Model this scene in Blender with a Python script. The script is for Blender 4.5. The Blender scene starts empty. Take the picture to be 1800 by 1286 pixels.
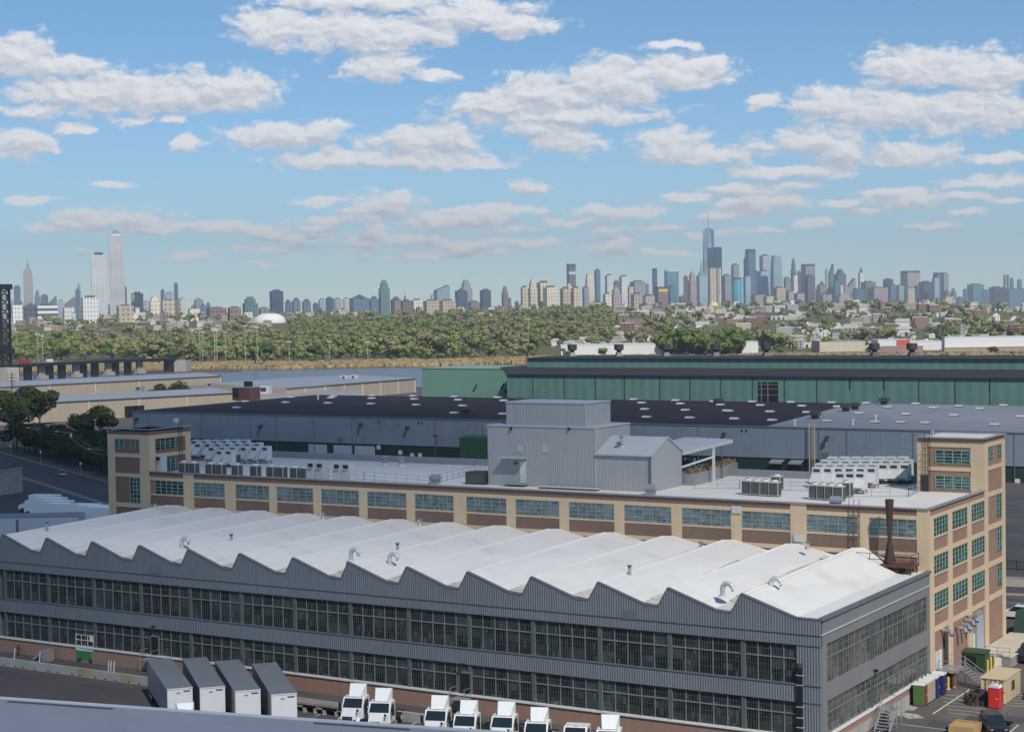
import bpy, math, random
import numpy as np
from mathutils import Vector, Matrix
R = math.radians
scn = bpy.context.scene
COL = scn.collection
rnd = random.Random(7)

# ------------------------------------------------------------------ camera
FOC, YAW, PITCH, ROLL = 2998.49, -0.5522, 0.0330, -0.0161
CP = np.array([164.12, -145.67, 39.74])
_fw = np.array([math.sin(YAW)*math.cos(PITCH), math.cos(YAW)*math.cos(PITCH), -math.sin(PITCH)])
_rt = np.array([math.cos(YAW), -math.sin(YAW), 0.0])
_up = np.cross(_rt, _fw)
_r = math.cos(ROLL)*_rt + math.sin(ROLL)*_up
_u = -math.sin(ROLL)*_rt + math.cos(ROLL)*_up
HF = np.array([math.sin(YAW), math.cos(YAW), 0.0])       # horizontal forward
cam = bpy.data.objects.new('camera', bpy.data.cameras.new('camera'))
COL.objects.link(cam)
cam.data.sensor_width = 36.0
cam.data.lens = FOC/1800*36
cam.data.clip_start = 1.0
cam.data.clip_end = 60000
cam.matrix_world = Matrix(((_r[0], _u[0], -_fw[0], CP[0]), (_r[1], _u[1], -_fw[1], CP[1]), (_r[2], _u[2], -_fw[2], CP[2]), (0, 0, 0, 1)))
scn.camera = cam

# ------------------------------------------------------------------ render + light
SUN_AZ, SUN_EL = -36.0, 45.0         # direction towards the sun, from +X towards -Y
scn.view_settings.view_transform = 'Standard'
scn.view_settings.look = 'None'
scn.view_settings.gamma = 1.0
scn.view_settings.use_curve_mapping = False
scn.view_settings.exposure = 0.15
cy = scn.cycles
cy.max_bounces = 6; cy.diffuse_bounces = 2; cy.glossy_bounces = 2; cy.transmission_bounces = 3
cy.volume_bounces = 0; cy.transparent_max_bounces = 8
cy.use_denoising = True
try: cy.volume_step_rate = 4
except Exception: pass
sd = bpy.data.lights.new('sun', 'SUN'); sd.energy = 4.3; sd.angle = R(0.5); sd.color = (1.0, 0.93, 0.82)
so = bpy.data.objects.new('sun', sd); COL.objects.link(so)
sdir = Vector((math.cos(R(SUN_EL))*math.cos(R(SUN_AZ)), math.cos(R(SUN_EL))*math.sin(R(SUN_AZ)), math.sin(R(SUN_EL))))
so.rotation_euler = sdir.to_track_quat('Z', 'Y').to_euler()
so.location = (200, -200, 300)

HAZE = 7.5e-5
CLOUD_OP = .88
SHADOWS = [(-155, 85, 300, 250, 0)]
# pixel of the photograph -> point in the place
def ray(x, y): return (x-900)/FOC*_r-(y-643)/FOC*_u+_fw
def onx(x, y, X): d = ray(x, y); return CP+d*((X-CP[0])/d[0])
def ony(x, y, Y): d = ray(x, y); return CP+d*((Y-CP[1])/d[1])
def onz(x, y, Z): d = ray(x, y); return CP+d*((Z-CP[2])/d[2])
def hor(x): return 558-.0161*x
def F(x, depth, z):
    d = ray(x, hor(x)+0.0); t = depth/(d@HF); p = CP+d*t; return np.array([p[0], p[1], z])
def ZY(x, y, depth):
    d = ray(x, y); return float((CP+d*(depth/(d@HF)))[2])
def WX(dpx, depth): return dpx/FOC*depth

# ------------------------------------------------------------------ sky with clouds (world)
CLOUDS = [  # x, y centre, half width, half height, in the photograph's pixels -> fixed directions in the sky
(30,98,75,40),(100,118,88,22),(140,168,150,34),(215,158,90,36),(385,158,126,36),(300,172,190,26),(60,190,80,12),
(478,48,80,34),(620,58,170,34),(735,62,92,24),(650,2,210,20),(905,46,92,20),(820,22,130,24),(670,118,78,26),(765,138,52,10),
(860,188,100,24),(950,168,110,36),(1075,148,135,44),(1185,128,112,32),(1000,204,200,16),(1230,110,70,12),
(42,252,66,31),(130,231,44,11),(245,215,34,9),(300,212,30,7),(327,252,31,15),(30,270,80,12),
(500,240,110,24),(560,230,60,22),(725,250,100,26),(780,245,72,28),(600,282,140,18),(835,288,78,12),(690,284,200,16),
(945,228,68,16),(1000,250,68,24),(1175,258,76,30),(1260,274,80,18),(1430,252,112,27),(1480,260,80,30),(1400,300,120,13),(1620,272,88,21),
(1455,185,78,33),(1565,190,160,32),(1710,196,150,40),(1595,118,96,36),(1730,125,125,44),(1345,180,36,15),(1760,281,70,12),(1735,320,90,10),
(932,331,44,15),(200,386,120,20),(400,401,90,13),(310,400,90,10),(680,356,78,21),(600,384,90,12),(800,384,110,15),(850,372,70,13),
(330,449,45,7),(140,436,26,5),(1100,371,112,14),(1330,354,90,22),(1480,358,50,8),(1600,354,90,17),(1700,342,80,9),(1270,378,70,12),
(700,418,120,12),(820,428,120,12),(950,424,60,9),(1078,428,60,14),(760,448,80,7),(480,434,80,7),(540,415,90,9),(1150,446,90,5),(200,324,60,9),(50,350,48,7),(1330,306,80,11),(620,440,60,6),(1180,80,60,9),(560,350,50,7),(640,368,60,8),(760,372,60,8),(900,372,60,8),(1000,388,60,7),(560,398,50,6),(660,402,50,6),(900,398,50,7),(1160,398,60,7),(1240,412,60,5),(680,452,50,4),(860,446,50,5),(460,462,40,4),(1060,404,40,6),(1420,392,50,6),(1530,372,50,6),(1560,338,60,7),(1700,372,50,6),(1220,348,60,8),(1290,330,70,8),(1400,326,60,8),(480,404,50,7),(250,400,70,7),(90,398,50,6),(1780,352,40,6),(1640,392,60,6),(1340,402,60,6)]
wd = bpy.data.worlds.new('World'); scn.world = wd; wd.use_nodes = True
try: wd.cycles.sampling_method = 'MANUAL'; wd.cycles.sample_map_resolution = 512
except Exception: pass
nt = wd.node_tree; N = nt.nodes; N.clear()
def nnew(tree, t, **k):
    n = tree.nodes.new(t)
    for a, b in k.items(): setattr(n, a, b)
    return n
def vm(tree, op, a, b=None):
    n = nnew(tree, 'ShaderNodeVectorMath', operation=op)
    for i, v in enumerate((a, b)):
        if v is None: continue
        if isinstance(v, bpy.types.NodeSocket): tree.links.new(v, n.inputs[i])
        else: n.inputs[i].default_value = v
    return n.outputs['Value'] if op in ('LENGTH', 'DOT_PRODUCT') else n.outputs[0]
def mm(tree, op, a, b=None, c=None, clamp=False):
    n = nnew(tree, 'ShaderNodeMath', operation=op); n.use_clamp = clamp
    for i, v in enumerate((a, b, c)):
        if v is None: continue
        if isinstance(v, bpy.types.NodeSocket): tree.links.new(v, n.inputs[i])
        else: n.inputs[i].default_value = v
    return n.outputs[0]
grp = bpy.data.node_groups.new('cloud_field', 'ShaderNodeTree')
grp.interface.new_socket('P', in_out='INPUT', socket_type='NodeSocketVector')
grp.interface.new_socket('D', in_out='OUTPUT', socket_type='NodeSocketFloat')
gi = grp.nodes.new('NodeGroupInput'); go = grp.nodes.new('NodeGroupOutput')
acc = None
for (cx, cyy, a, b) in CLOUDS:
    d = ray(cx, cyy); k = d@HF
    U, V = (d@_rt)/k, d[2]/k
    v = vm(grp, 'SUBTRACT', gi.outputs[0], (U, V, 0))
    v = vm(grp, 'MULTIPLY', v, (FOC/(a*1.26), FOC/(b*1.45), 0))
    l = vm(grp, 'LENGTH', v)
    acc = l if acc is None else mm(grp, 'SMOOTH_MIN', acc, l, 0.25)
grp.links.new(acc, go.inputs[0])
tc = N.new('ShaderNodeTexCoord')
dirv = tc.outputs['Generated']
kk = mm(nt, 'MAXIMUM', vm(nt, 'DOT_PRODUCT', dirv, tuple(HF)), 0.05)
uu = mm(nt, 'DIVIDE', vm(nt, 'DOT_PRODUCT', dirv, tuple(_rt)), kk)
vv = mm(nt, 'DIVIDE', vm(nt, 'DOT_PRODUCT', dirv, (0, 0, 1)), kk)
cmb = N.new('ShaderNodeCombineXYZ'); nt.links.new(uu, cmb.inputs[0]); nt.links.new(vv, cmb.inputs[1])
Pv = cmb.outputs[0]
# billow warp
sc1 = vm(nt, 'MULTIPLY', Pv, (38, 62, 1))
n1 = N.new('ShaderNodeTexNoise'); n1.inputs['Scale'].default_value = 1.0; n1.inputs['Detail'].default_value = 6; n1.inputs['Roughness'].default_value = .58
nt.links.new(sc1, n1.inputs['Vector'])
wv = vm(nt, 'SUBTRACT', n1.outputs['Color'], (.5, .5, .5))
Pw = vm(nt, 'ADD', Pv, vm(nt, 'MULTIPLY', wv, (.022, .014, 0)))
g1 = N.new('ShaderNodeGroup'); g1.node_tree = grp; nt.links.new(Pw, g1.inputs[0])
Pu = vm(nt, 'ADD', Pw, (0.002, .0055, 0))
g2 = N.new('ShaderNodeGroup'); g2.node_tree = grp; nt.links.new(Pu, g2.inputs[0])
n2 = N.new('ShaderNodeTexNoise'); n2.inputs['Scale'].default_value = 1.0; n2.inputs['Detail'].default_value = 8; n2.inputs['Roughness'].default_value = .62
nt.links.new(vm(nt, 'MULTIPLY', Pv, (75, 140, 1)), n2.inputs['Vector'])
nz0 = mm(nt, 'SUBTRACT', n2.outputs['Fac'], .5)
def puff(vec):
    v = N.new('ShaderNodeTexVoronoi'); v.voronoi_dimensions = '2D'; v.feature = 'SMOOTH_F1'; v.inputs['Scale'].default_value = 1.0; v.inputs['Smoothness'].default_value = .35
    v.inputs['Detail'].default_value = 3.0; v.inputs['Roughness'].default_value = .55; v.inputs['Lacunarity'].default_value = 2.3
    nt.links.new(vec, v.inputs['Vector']); return v.outputs['Distance']
wp = vm(nt, 'ADD', vm(nt, 'MULTIPLY', Pv, (58, 105, 1)), vm(nt, 'MULTIPLY', wv, (1.6, 1.6, 0)))
pf = puff(wp); pf2 = puff(vm(nt, 'ADD', wp, (.10, .28, 0)))
rel = mm(nt, 'SUBTRACT', pf2, pf)
nz = mm(nt, 'ADD', mm(nt, 'MULTIPLY', mm(nt, 'SUBTRACT', pf, .40), .36), mm(nt, 'MULTIPLY', nz0, .52))
dd = mm(nt, 'SUBTRACT', 1.0, mm(nt, 'ADD', g1.outputs[0], mm(nt, 'MULTIPLY', nz, 1.25)))
mr = N.new('ShaderNodeMapRange'); mr.interpolation_type = 'SMOOTHSTEP'
nt.links.new(dd, mr.inputs['Value']); mr.inputs['From Min'].default_value = -.12; mr.inputs['From Max'].default_value = .34
dens = mm(nt, 'MULTIPLY', mr.outputs[0], .93)
# lit top / dull base
sh = mm(nt, 'SUBTRACT', g2.outputs[0], g1.outputs[0])
sh = mm(nt, 'ADD', mm(nt, 'MULTIPLY', sh, .8), mm(nt, 'MULTIPLY', rel, .62))
mr2 = N.new('ShaderNodeMapRange'); mr2.interpolation_type = 'SMOOTHSTEP'
nt.links.new(sh, mr2.inputs['Value']); mr2.inputs['From Min'].default_value = -.60; mr2.inputs['From Max'].default_value = .55
cmix = N.new('ShaderNodeMixRGB'); nt.links.new(mr2.outputs[0], cmix.inputs[0])
CS = 10.0
cmix.inputs[1].default_value = (.50*CS, .53*CS, .60*CS, 1); cmix.inputs[2].default_value = (.86*CS, .85*CS, .86*CS, 1)
# thin veil of air low down
sky = N.new('ShaderNodeTexSky'); sky.sky_type = 'NISHITA'; sky.sun_disc = False
sky.sun_elevation = R(SUN_EL); sky.sun_rotation = R(90-SUN_AZ)
sky.altitude = 40; sky.air_density = 1.0; sky.dust_density = .0; sky.ozone_density = 3.0
hf = N.new('ShaderNodeMapRange'); nt.links.new(vv, hf.inputs['Value']); hf.inputs['From Min'].default_value = 0.; hf.inputs['From Max'].default_value = .17
tm = N.new('ShaderNodeMixRGB'); nt.links.new(hf.outputs[0], tm.inputs[0]); tm.inputs[1].default_value = (.66, .86, 1.10, 1); tm.inputs[2].default_value = (.54, .765, .93, 1)
tint = vm(nt, 'MULTIPLY', sky.outputs[0], tm.outputs[0])
mx = N.new('ShaderNodeMixRGB'); nt.links.new(dens, mx.inputs[0]); nt.links.new(tint, mx.inputs[1]); nt.links.new(cmix.outputs[0], mx.inputs[2])
bg = N.new('ShaderNodeBackground'); bg.inputs[1].default_value = .10; nt.links.new(mx.outputs[0], bg.inputs[0])
wo = N.new('ShaderNodeOutputWorld'); nt.links.new(bg.outputs[0], wo.inputs[0])

# ------------------------------------------------------------------ materials
MAT = {}
def mat(name, col, rough=.75, metal=0., n=(.35, .18), n2=None, streak=None, rib=None, spec=.5, bump=0, inst=0., stain=None, alpha=None):
    """procedural painted / rough surface. n=(scale per metre, amount); rib=(period m, depth, colour amount) vertical ribs; stain=(scale, colour, amount)"""
    if name in MAT: return MAT[name]
    m = bpy.data.materials.new(name); m.use_nodes = True; t = m.node_tree; t.nodes.clear()
    b = t.nodes.new('ShaderNodeBsdfPrincipled'); o = t.nodes.new('ShaderNodeOutputMaterial'); t.links.new(b.outputs[0], o.inputs[0])
    b.inputs['Roughness'].default_value = rough; b.inputs['Metallic'].default_value = metal
    b.inputs['Specular IOR Level'].default_value = spec
    g = t.nodes.new('ShaderNodeNewGeometry'); pos = g.outputs['Position']
    def noise(scale, detail=4, rr=.6):
        q = t.nodes.new('ShaderNodeTexNoise'); q.inputs['Scale'].default_value = scale; q.inputs['Detail'].default_value = detail; q.inputs['Roughness'].default_value = rr
        t.links.new(pos, q.inputs['Vector']); return q.outputs['Fac']
    k = mm(t, 'MULTIPLY', mm(t, 'SUBTRACT', noise(n[0]), .5), n[1]*3)
    if n2: k = mm(t, 'ADD', k, mm(t, 'MULTIPLY', mm(t, 'SUBTRACT', noise(n2[0], 3), .5), n2[1]*3))
    if streak:
        sv = vm(t, 'MULTIPLY', pos, (streak[0], streak[0], streak[0]*.07)); sq = t.nodes.new('ShaderNodeTexNoise'); sq.inputs['Scale'].default_value = 1; sq.inputs['Detail'].default_value = 4; sq.inputs['Roughness'].default_value = .65; t.links.new(sv, sq.inputs['Vector'])
        k = mm(t, 'ADD', k, mm(t, 'MULTIPLY', mm(t, 'SUBTRACT', sq.outputs['Fac'], .5), streak[1]*3))
    if inst:
        oi = t.nodes.new('ShaderNodeObjectInfo')
        k = mm(t, 'ADD', k, mm(t, 'MULTIPLY', mm(t, 'SUBTRACT', oi.outputs['Random'], .5), inst*2))
    hgt = None
    if rib:
        s = t.nodes.new('ShaderNodeSeparateXYZ'); t.links.new(pos, s.inputs[0])
        ph = mm(t, 'MULTIPLY', mm(t, 'ADD', s.outputs[0], s.outputs[1]), 2*math.pi/rib[0])
        w = mm(t, 'SINE', ph); hgt = w
        if rib[2]: k = mm(t, 'ADD', k, mm(t, 'MULTIPLY', w, rib[2]))
    k = mm(t, 'ADD', k, 1.0)
    vmn = nnew(t, 'ShaderNodeVectorMath', operation='SCALE'); vmn.inputs[0].default_value = col[:3]; t.links.new(k, vmn.inputs['Scale'])
    out = vmn.outputs[0]
    if stain:
        f = mm(t, 'MULTIPLY', mm(t, 'GREATER_THAN', 0, 1), 0) if False else noise(stain[0], 5, .65)
        r = t.nodes.new('ShaderNodeMapRange'); t.links.new(f, r.inputs['Value']); r.inputs['From Min'].default_value = .52; r.inputs['From Max'].default_value = .72
        r.inputs['To Max'].default_value = stain[2]
        x = t.nodes.new('ShaderNodeMixRGB'); t.links.new(r.outputs[0], x.inputs[0]); t.links.new(out, x.inputs[1]); x.inputs[2].default_value = (*stain[1], 1); out = x.outputs[0]
    t.links.new(out, b.inputs['Base Color'])
    if hgt is not None or bump:
        bp = t.nodes.new('ShaderNodeBump'); bp.inputs['Strength'].default_value = 1.0
        if hgt is not None: bp.inputs['Distance'].default_value = rib[1]; t.links.new(hgt, bp.inputs['Height'])
        else: bp.inputs['Distance'].default_value = bump; t.links.new(noise(6, 4), bp.inputs['Height'])
        t.links.new(bp.outputs[0], b.inputs['Normal'])
    MAT[name] = m; return m

def glass(name, dark, light, cell=(1.5, 1.2), f=.35, rough=.12, spec=.6, zoff=0.0):
    """window glass seen from outside: each pane reads a little differently (blinds, curtains, painted panes)"""
    if name in MAT: return MAT[name]
    m = bpy.data.materials.new(name); m.use_nodes = True; t = m.node_tree; t.nodes.clear()
    b = t.nodes.new('ShaderNodeBsdfPrincipled'); o = t.nodes.new('ShaderNodeOutputMaterial'); t.links.new(b.outputs[0], o.inputs[0])
    b.inputs['Roughness'].default_value = rough; b.inputs['Specular IOR Level'].default_value = spec
    g = t.nodes.new('ShaderNodeNewGeometry'); s = t.nodes.new('ShaderNodeSeparateXYZ'); t.links.new(g.outputs['Position'], s.inputs[0])
    a = mm(t, 'FLOOR', mm(t, 'DIVIDE', mm(t, 'ADD', s.outputs[0], s.outputs[1]), cell[0]))
    c = mm(t, 'FLOOR', mm(t, 'DIVIDE', mm(t, 'ADD', s.outputs[2], zoff), cell[1]))
    cb = t.nodes.new('ShaderNodeCombineXYZ'); t.links.new(a, cb.inputs[0]); t.links.new(c, cb.inputs[1])
    w = t.nodes.new('ShaderNodeTexWhiteNoise'); t.links.new(cb.outputs[0], w.inputs['Vector'])
    q = t.nodes.new('ShaderNodeTexNoise'); q.inputs['Scale'].default_value = .22; q.inputs['Detail'].default_value = 3; t.links.new(g.outputs['Position'], q.inputs['Vector'])
    k = mm(t, 'ADD', mm(t, 'MULTIPLY', w.outputs['Value'], .5), mm(t, 'MULTIPLY', q.outputs['Fac'], .9))
    a2 = mm(t, 'FLOOR', mm(t, 'DIVIDE', mm(t, 'ADD', s.outputs[0], s.outputs[1]), cell[0]/5)); c2_ = mm(t, 'FLOOR', mm(t, 'DIVIDE', s.outputs[2], cell[1]/2)); cb2 = t.nodes.new('ShaderNodeCombineXYZ'); t.links.new(a2, cb2.inputs[0]); t.links.new(c2_, cb2.inputs[1])
    w2 = t.nodes.new('ShaderNodeTexWhiteNoise'); t.links.new(cb2.outputs[0], w2.inputs['Vector'])
    k = mm(t, 'ADD', k, mm(t, 'MULTIPLY', mm(t, 'GREATER_THAN', w2.outputs['Value'], .90), .35)); k = mm(t, 'ADD', k, mm(t, 'MULTIPLY', mm(t, 'SUBTRACT', w2.outputs['Value'], .5), .15))
    r = t.nodes.new('ShaderNodeMapRange'); t.links.new(k, r.inputs['Value']); r.inputs['From Min'].default_value = 1.05-f; r.inputs['From Max'].default_value = 1.2
    x = t.nodes.new('ShaderNodeMixRGB'); t.links.new(r.outputs[0], x.inputs[0]); x.inputs[1].default_value = (*dark, 1); x.inputs[2].default_value = (*light, 1)
    t.links.new(x.outputs[0], b.inputs['Base Color'])
    MAT[name] = m; return m

def tower(name, wall, win, mod=(9, 11), duty=(.5, .55), rough=.6, spec=.5, metal=0.):
    """facade of a far tower: a grid of windows in wall"""
    if name in MAT: return MAT[name]
    m = bpy.data.materials.new(name); m.use_nodes = True; t = m.node_tree; t.nodes.clear()
    b = t.nodes.new('ShaderNodeBsdfPrincipled'); o = t.nodes.new('ShaderNodeOutputMaterial'); t.links.new(b.outputs[0], o.inputs[0])
    b.inputs['Specular IOR Level'].default_value = spec; b.inputs['Metallic'].default_value = metal
    tcn = t.nodes.new('ShaderNodeTexCoord'); s = t.nodes.new('ShaderNodeSeparateXYZ'); t.links.new(tcn.outputs['Object'], s.inputs[0])
    a = mm(t, 'LESS_THAN', mm(t, 'FRACT', mm(t, 'DIVIDE', mm(t, 'ADD', s.outputs[0], s.outputs[1]), mod[0])), duty[0])
    c = mm(t, 'LESS_THAN', mm(t, 'FRACT', mm(t, 'DIVIDE', s.outputs[2], mod[1])), duty[1])
    f = mm(t, 'MULTIPLY', a, c)
    oi = t.nodes.new('ShaderNodeObjectInfo')
    q = t.nodes.new('ShaderNodeTexNoise'); q.inputs['Scale'].default_value = .02; q.inputs['Detail'].default_value = 3; t.links.new(tcn.outputs['Object'], q.inputs['Vector'])
    x = t.nodes.new('ShaderNodeMixRGB'); t.links.new(f, x.inputs[0]); x.inputs[1].default_value = (*wall, 1); x.inputs[2].default_value = (*win, 1)
    k = mm(t, 'ADD', mm(t, 'MULTIPLY', oi.outputs['Random'], .3), mm(t, 'MULTIPLY', q.outputs['Fac'], .5)); k = mm(t, 'ADD', k, .6)
    sc_ = nnew(t, 'ShaderNodeVectorMath', operation='SCALE'); t.links.new(x.outputs[0], sc_.inputs[0]); t.links.new(k, sc_.inputs['Scale'])
    t.links.new(sc_.outputs[0], b.inputs['Base Color'])
    rg = mm(t, 'SUBTRACT', rough, mm(t, 'MULTIPLY', f, rough*.6)); t.links.new(rg, b.inputs['Roughness'])
    MAT[name] = m; return m

def leaf(name, c1, c2, c3, obj=True):
    """foliage: clump to clump and tree to tree colour"""
    if name in MAT: return MAT[name]
    m = bpy.data.materials.new(name); m.use_nodes = True; t = m.node_tree; t.nodes.clear()
    b = t.nodes.new('ShaderNodeBsdfPrincipled'); o = t.nodes.new('ShaderNodeOutputMaterial'); t.links.new(b.outputs[0], o.inputs[0])
    b.inputs['Roughness'].default_value = .85; b.inputs['Specular IOR Level'].default_value = .15
    g = t.nodes.new('ShaderNodeNewGeometry')
    def noise(scale, det=3):
        q = t.nodes.new('ShaderNodeTexNoise'); q.inputs['Scale'].default_value = scale; q.inputs['Detail'].default_value = det; t.links.new(g.outputs['Position'], q.inputs['Vector']); return q.outputs['Fac']
    if obj:
        oi = t.nodes.new('ShaderNodeObjectInfo'); tr = oi.outputs['Random']
    else:
        vo = t.nodes.new('ShaderNodeTexVoronoi'); vo.inputs['Scale'].default_value = 1/14.; vo.voronoi_dimensions = '2D'; t.links.new(g.outputs['Position'], vo.inputs['Vector'])
        sp = t.nodes.new('ShaderNodeSeparateXYZ'); t.links.new(vo.outputs['Color'], sp.inputs[0]); tr = sp.outputs[0]
    x = t.nodes.new('ShaderNodeValToRGB'); e = x.color_ramp.elements
    e[0].position = .1; e[0].color = (*c1, 1); e[1].position = .9; e[1].color = (*c3, 1); y = e.new(.5); y.color = (*c2, 1)
    big = noise(.0045, 3)
    t.links.new(mm(t, 'ADD', mm(t, 'MULTIPLY', tr, .45), mm(t, 'MULTIPLY', mm(t, 'SUBTRACT', big, .32), 1.7)), x.inputs[0])
    k = mm(t, 'ADD', mm(t, 'MULTIPLY', noise(.22, 2), .8), .62)
    sc_ = nnew(t, 'ShaderNodeVectorMath', operation='SCALE'); t.links.new(x.outputs[0], sc_.inputs[0]); t.links.new(k, sc_.inputs['Scale'])
    t.links.new(sc_.outputs[0], b.inputs['Base Color'])
    MAT[name] = m; return m

# ------------------------------------------------------------------ mesh builder
ORG = {}
class MB:
    def __init__(s): s.v = []; s.f = []; s.m = []; s.mats = []
    def mi(s, m):
        if m not in s.mats: s.mats.append(m)
        return s.mats.index(m)
    def poly(s, pts, m):
        k = len(s.v); s.v += [tuple(float(c) for c in p) for p in pts]; s.f.append(tuple(range(k, k+len(pts)))); s.m.append(s.mi(m)); return s
    def box(s, x0, x1, y0, y1, z0, z1, m, top=None, rot=0., c=None, skip=''):
        P = [(x0, y0, z0), (x1, y0, z0), (x1, y1, z0), (x0, y1, z0), (x0, y0, z1), (x1, y0, z1), (x1, y1, z1), (x0, y1, z1)]
        if rot:
            cx, cyy = c if c else ((x0+x1)/2, (y0+y1)/2); ca, sa = math.cos(rot), math.sin(rot)
            P = [(cx+(x-cx)*ca-(y-cyy)*sa, cyy+(x-cx)*sa+(y-cyy)*ca, z) for x, y, z in P]
        k = len(s.v); s.v += P
        for key, q in (('b', (3, 2, 1, 0)), ('t', (4, 5, 6, 7)), ('f', (0, 1, 5, 4)), ('r', (1, 2, 6, 5)), ('k', (2, 3, 7, 6)), ('l', (3, 0, 4, 7))):
            if key in skip: continue
            s.f.append(tuple(k+i for i in q)); s.m.append(s.mi(top if (top and key == 't') else m))
        return s
    def beam(s, p, q, w, m, h=None):
        p, q = Vector(p), Vector(q); d = (q-p); L = d.length
        if L < 1e-6: return s
        h = h or w; d.normalize(); up = Vector((0, 0, 1)) if abs(d.z) < .95 else Vector((1, 0, 0))
        a = d.cross(up).normalized()*w/2; b = a.cross(d).normalized()*h/2
        k = len(s.v)
        for o in (p, q): s.v += [tuple(o+a+b), tuple(o-a+b), tuple(o-a-b), tuple(o+a-b)]
        for i in range(4): j = (i+1) % 4; s.f.append((k+i, k+j, k+4+j, k+4+i)); s.m.append(s.mi(m))
        s.f += [(k+3, k+2, k+1, k), (k+4, k+5, k+6, k+7)]; s.m += [s.mi(m)]*2
        return s
    def cyl(s, p, q, r0, m, r1=None, n=10, cap=True):
        r1 = r0 if r1 is None else r1
        p, q = Vector(p), Vector(q); d = (q-p).normalized(); up = Vector((0, 0, 1)) if abs(d.z) < .95 else Vector((1, 0, 0))
        a = d.cross(up).normalized(); b = a.cross(d).normalized(); k = len(s.v)
        for o, r in ((p, r0), (q, r1)):
            for i in range(n): t = 2*math.pi*i/n; s.v.append(tuple(o+a*r*math.cos(t)+b*r*math.sin(t)))
        for i in range(n): j = (i+1) % n; s.f.append((k+j, k+i, k+n+i, k+n+j)); s.m.append(s.mi(m))
        if cap:
            s.f += [tuple(range(k, k+n)), tuple(range(k+2*n-1, k+n-1, -1))]; s.m += [s.mi(m)]*2
        return s
    def tube(s, path, r, m, n=10):
        k = len(s.v); P = [Vector(p) for p in path]
        for i, p in enumerate(P):
            d = (P[min(i+1, len(P)-1)]-P[max(i-1, 0)]).normalized(); a = Vector((0, 1, 0)); c = d.cross(a).normalized()
            rr = r[i] if hasattr(r, '__len__') else r
            for j in range(n): t = 2*math.pi*j/n; s.v.append(tuple(p+a*rr*math.cos(t)+c*rr*math.sin(t)))
        for i in range(len(P)-1):
            for j in range(n): q = (j+1) % n; s.f.append((k+i*n+j, k+i*n+q, k+(i+1)*n+q, k+(i+1)*n+j)); s.m.append(s.mi(m))
        return s
    def prism(s, pts, z0, z1, m, top=None):
        n = len(pts); k = len(s.v)
        s.v += [(x, y, z0) for x, y in pts]+[(x, y, z1) for x, y in pts]
        for i in range(n): j = (i+1) % n; s.f.append((k+i, k+j, k+n+j, k+n+i)); s.m.append(s.mi(m))
        s.f += [tuple(range(k+n, k+2*n)), tuple(range(k+n-1, k-1, -1))]; s.m += [s.mi(top or m), s.mi(m)]
        return s
    def extr(s, prof, axis, a0, a1, m, mats=None):
        """profile [(u,z)] extruded along axis 'x' (u=y) or 'y' (u=x)"""
        P = (lambda u, z, a: (a, u, z)) if axis == 'x' else (lambda u, z, a: (u, a, z))
        n = len(prof); k = len(s.v)
        s.v += [P(u, z, a0) for u, z in prof]+[P(u, z, a1) for u, z in prof]
        for i in range(n):
            j = (i+1) % n; s.f.append((k+i, k+j, k+n+j, k+n+i)); s.m.append(s.mi(mats[i] if mats else m))
        s.f += [tuple(range(k+n-1, k-1, -1)), tuple(range(k+n, k+2*n))]; s.m += [s.mi(m)]*2
        return s
    def build(s, name, parent=None, smooth=False, org=None):
        me = bpy.data.meshes.new(name)
        if org is None: org = ORG.get(parent.name) if parent else None
        V = np.array(s.v, float)
        if org is None:
            lo, hi = V.min(0), V.max(0); org = np.array([(lo[0]+hi[0])/2, (lo[1]+hi[1])/2, lo[2]]); loc = org
        else: loc = np.zeros(3) if parent else np.array(org, float)
        org = np.array(org, float)
        me.from_pydata([tuple(p) for p in (V-org)], [], s.f)
        for m in s.mats: me.materials.append(m)
        me.polygons.foreach_set('material_index', s.m)
        if smooth: me.polygons.foreach_set('use_smooth', [True]*len(s.f))
        # make every closed shell face outwards
        import bmesh
        if len(s.f) < 30000:
            bm = bmesh.new(); bm.from_mesh(me); bmesh.ops.recalc_face_normals(bm, faces=bm.faces); bm.to_mesh(me); bm.free()
        me.update()
        o = bpy.data.objects.new(name, me); COL.objects.link(o)
        o.location = loc
        if parent: o.parent = parent
        ORG[o.name] = org
        return o
def tag(o, label=None, cat=None, group=None, kind=None):
    if label: o['label'] = label
    if cat: o['category'] = cat
    if group: o['group'] = group
    if kind: o['kind'] = kind
    return o
def thing(name, loc, label, cat, group=None, rz=0.):
    o = bpy.data.objects.new(name, None); COL.objects.link(o); o.location = tuple(float(c) for c in loc); o.rotation_euler = (0, 0, rz)
    o.empty_display_size = .5
    ORG[o.name] = np.array(loc, float) if not rz else np.zeros(3)
    return tag(o, label, cat, group)
def local(name, label, cat, group=None):
    """a thing whose parts are modelled round its own origin, to be moved later"""
    o = thing(name, (0, 0, 0), label, cat, group); return o
KIDS = {}
def copy_tree(root, loc, rz=0., label=None, group=None, scale=None):
    def rec(o, par):
        c = o.copy(); COL.objects.link(c)
        if par is not None: c.parent = par
        for ch in o.children: rec(ch, c)
        return c
    c = rec(root, None); c.location = tuple(float(q) for q in loc); c.rotation_euler = (0, 0, rz)
    if scale: c.scale = scale if hasattr(scale, '__len__') else (scale,)*3
    if label: c['label'] = label
    if group: c['group'] = group
    return c
def place(root, loc, rz=0., label=None, scale=None):
    root.location = tuple(float(q) for q in loc); root.rotation_euler = (0, 0, rz)
    if label: root['label'] = label
    if scale: root.scale = scale if hasattr(scale, '__len__') else (scale,)*3
    return root
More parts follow.
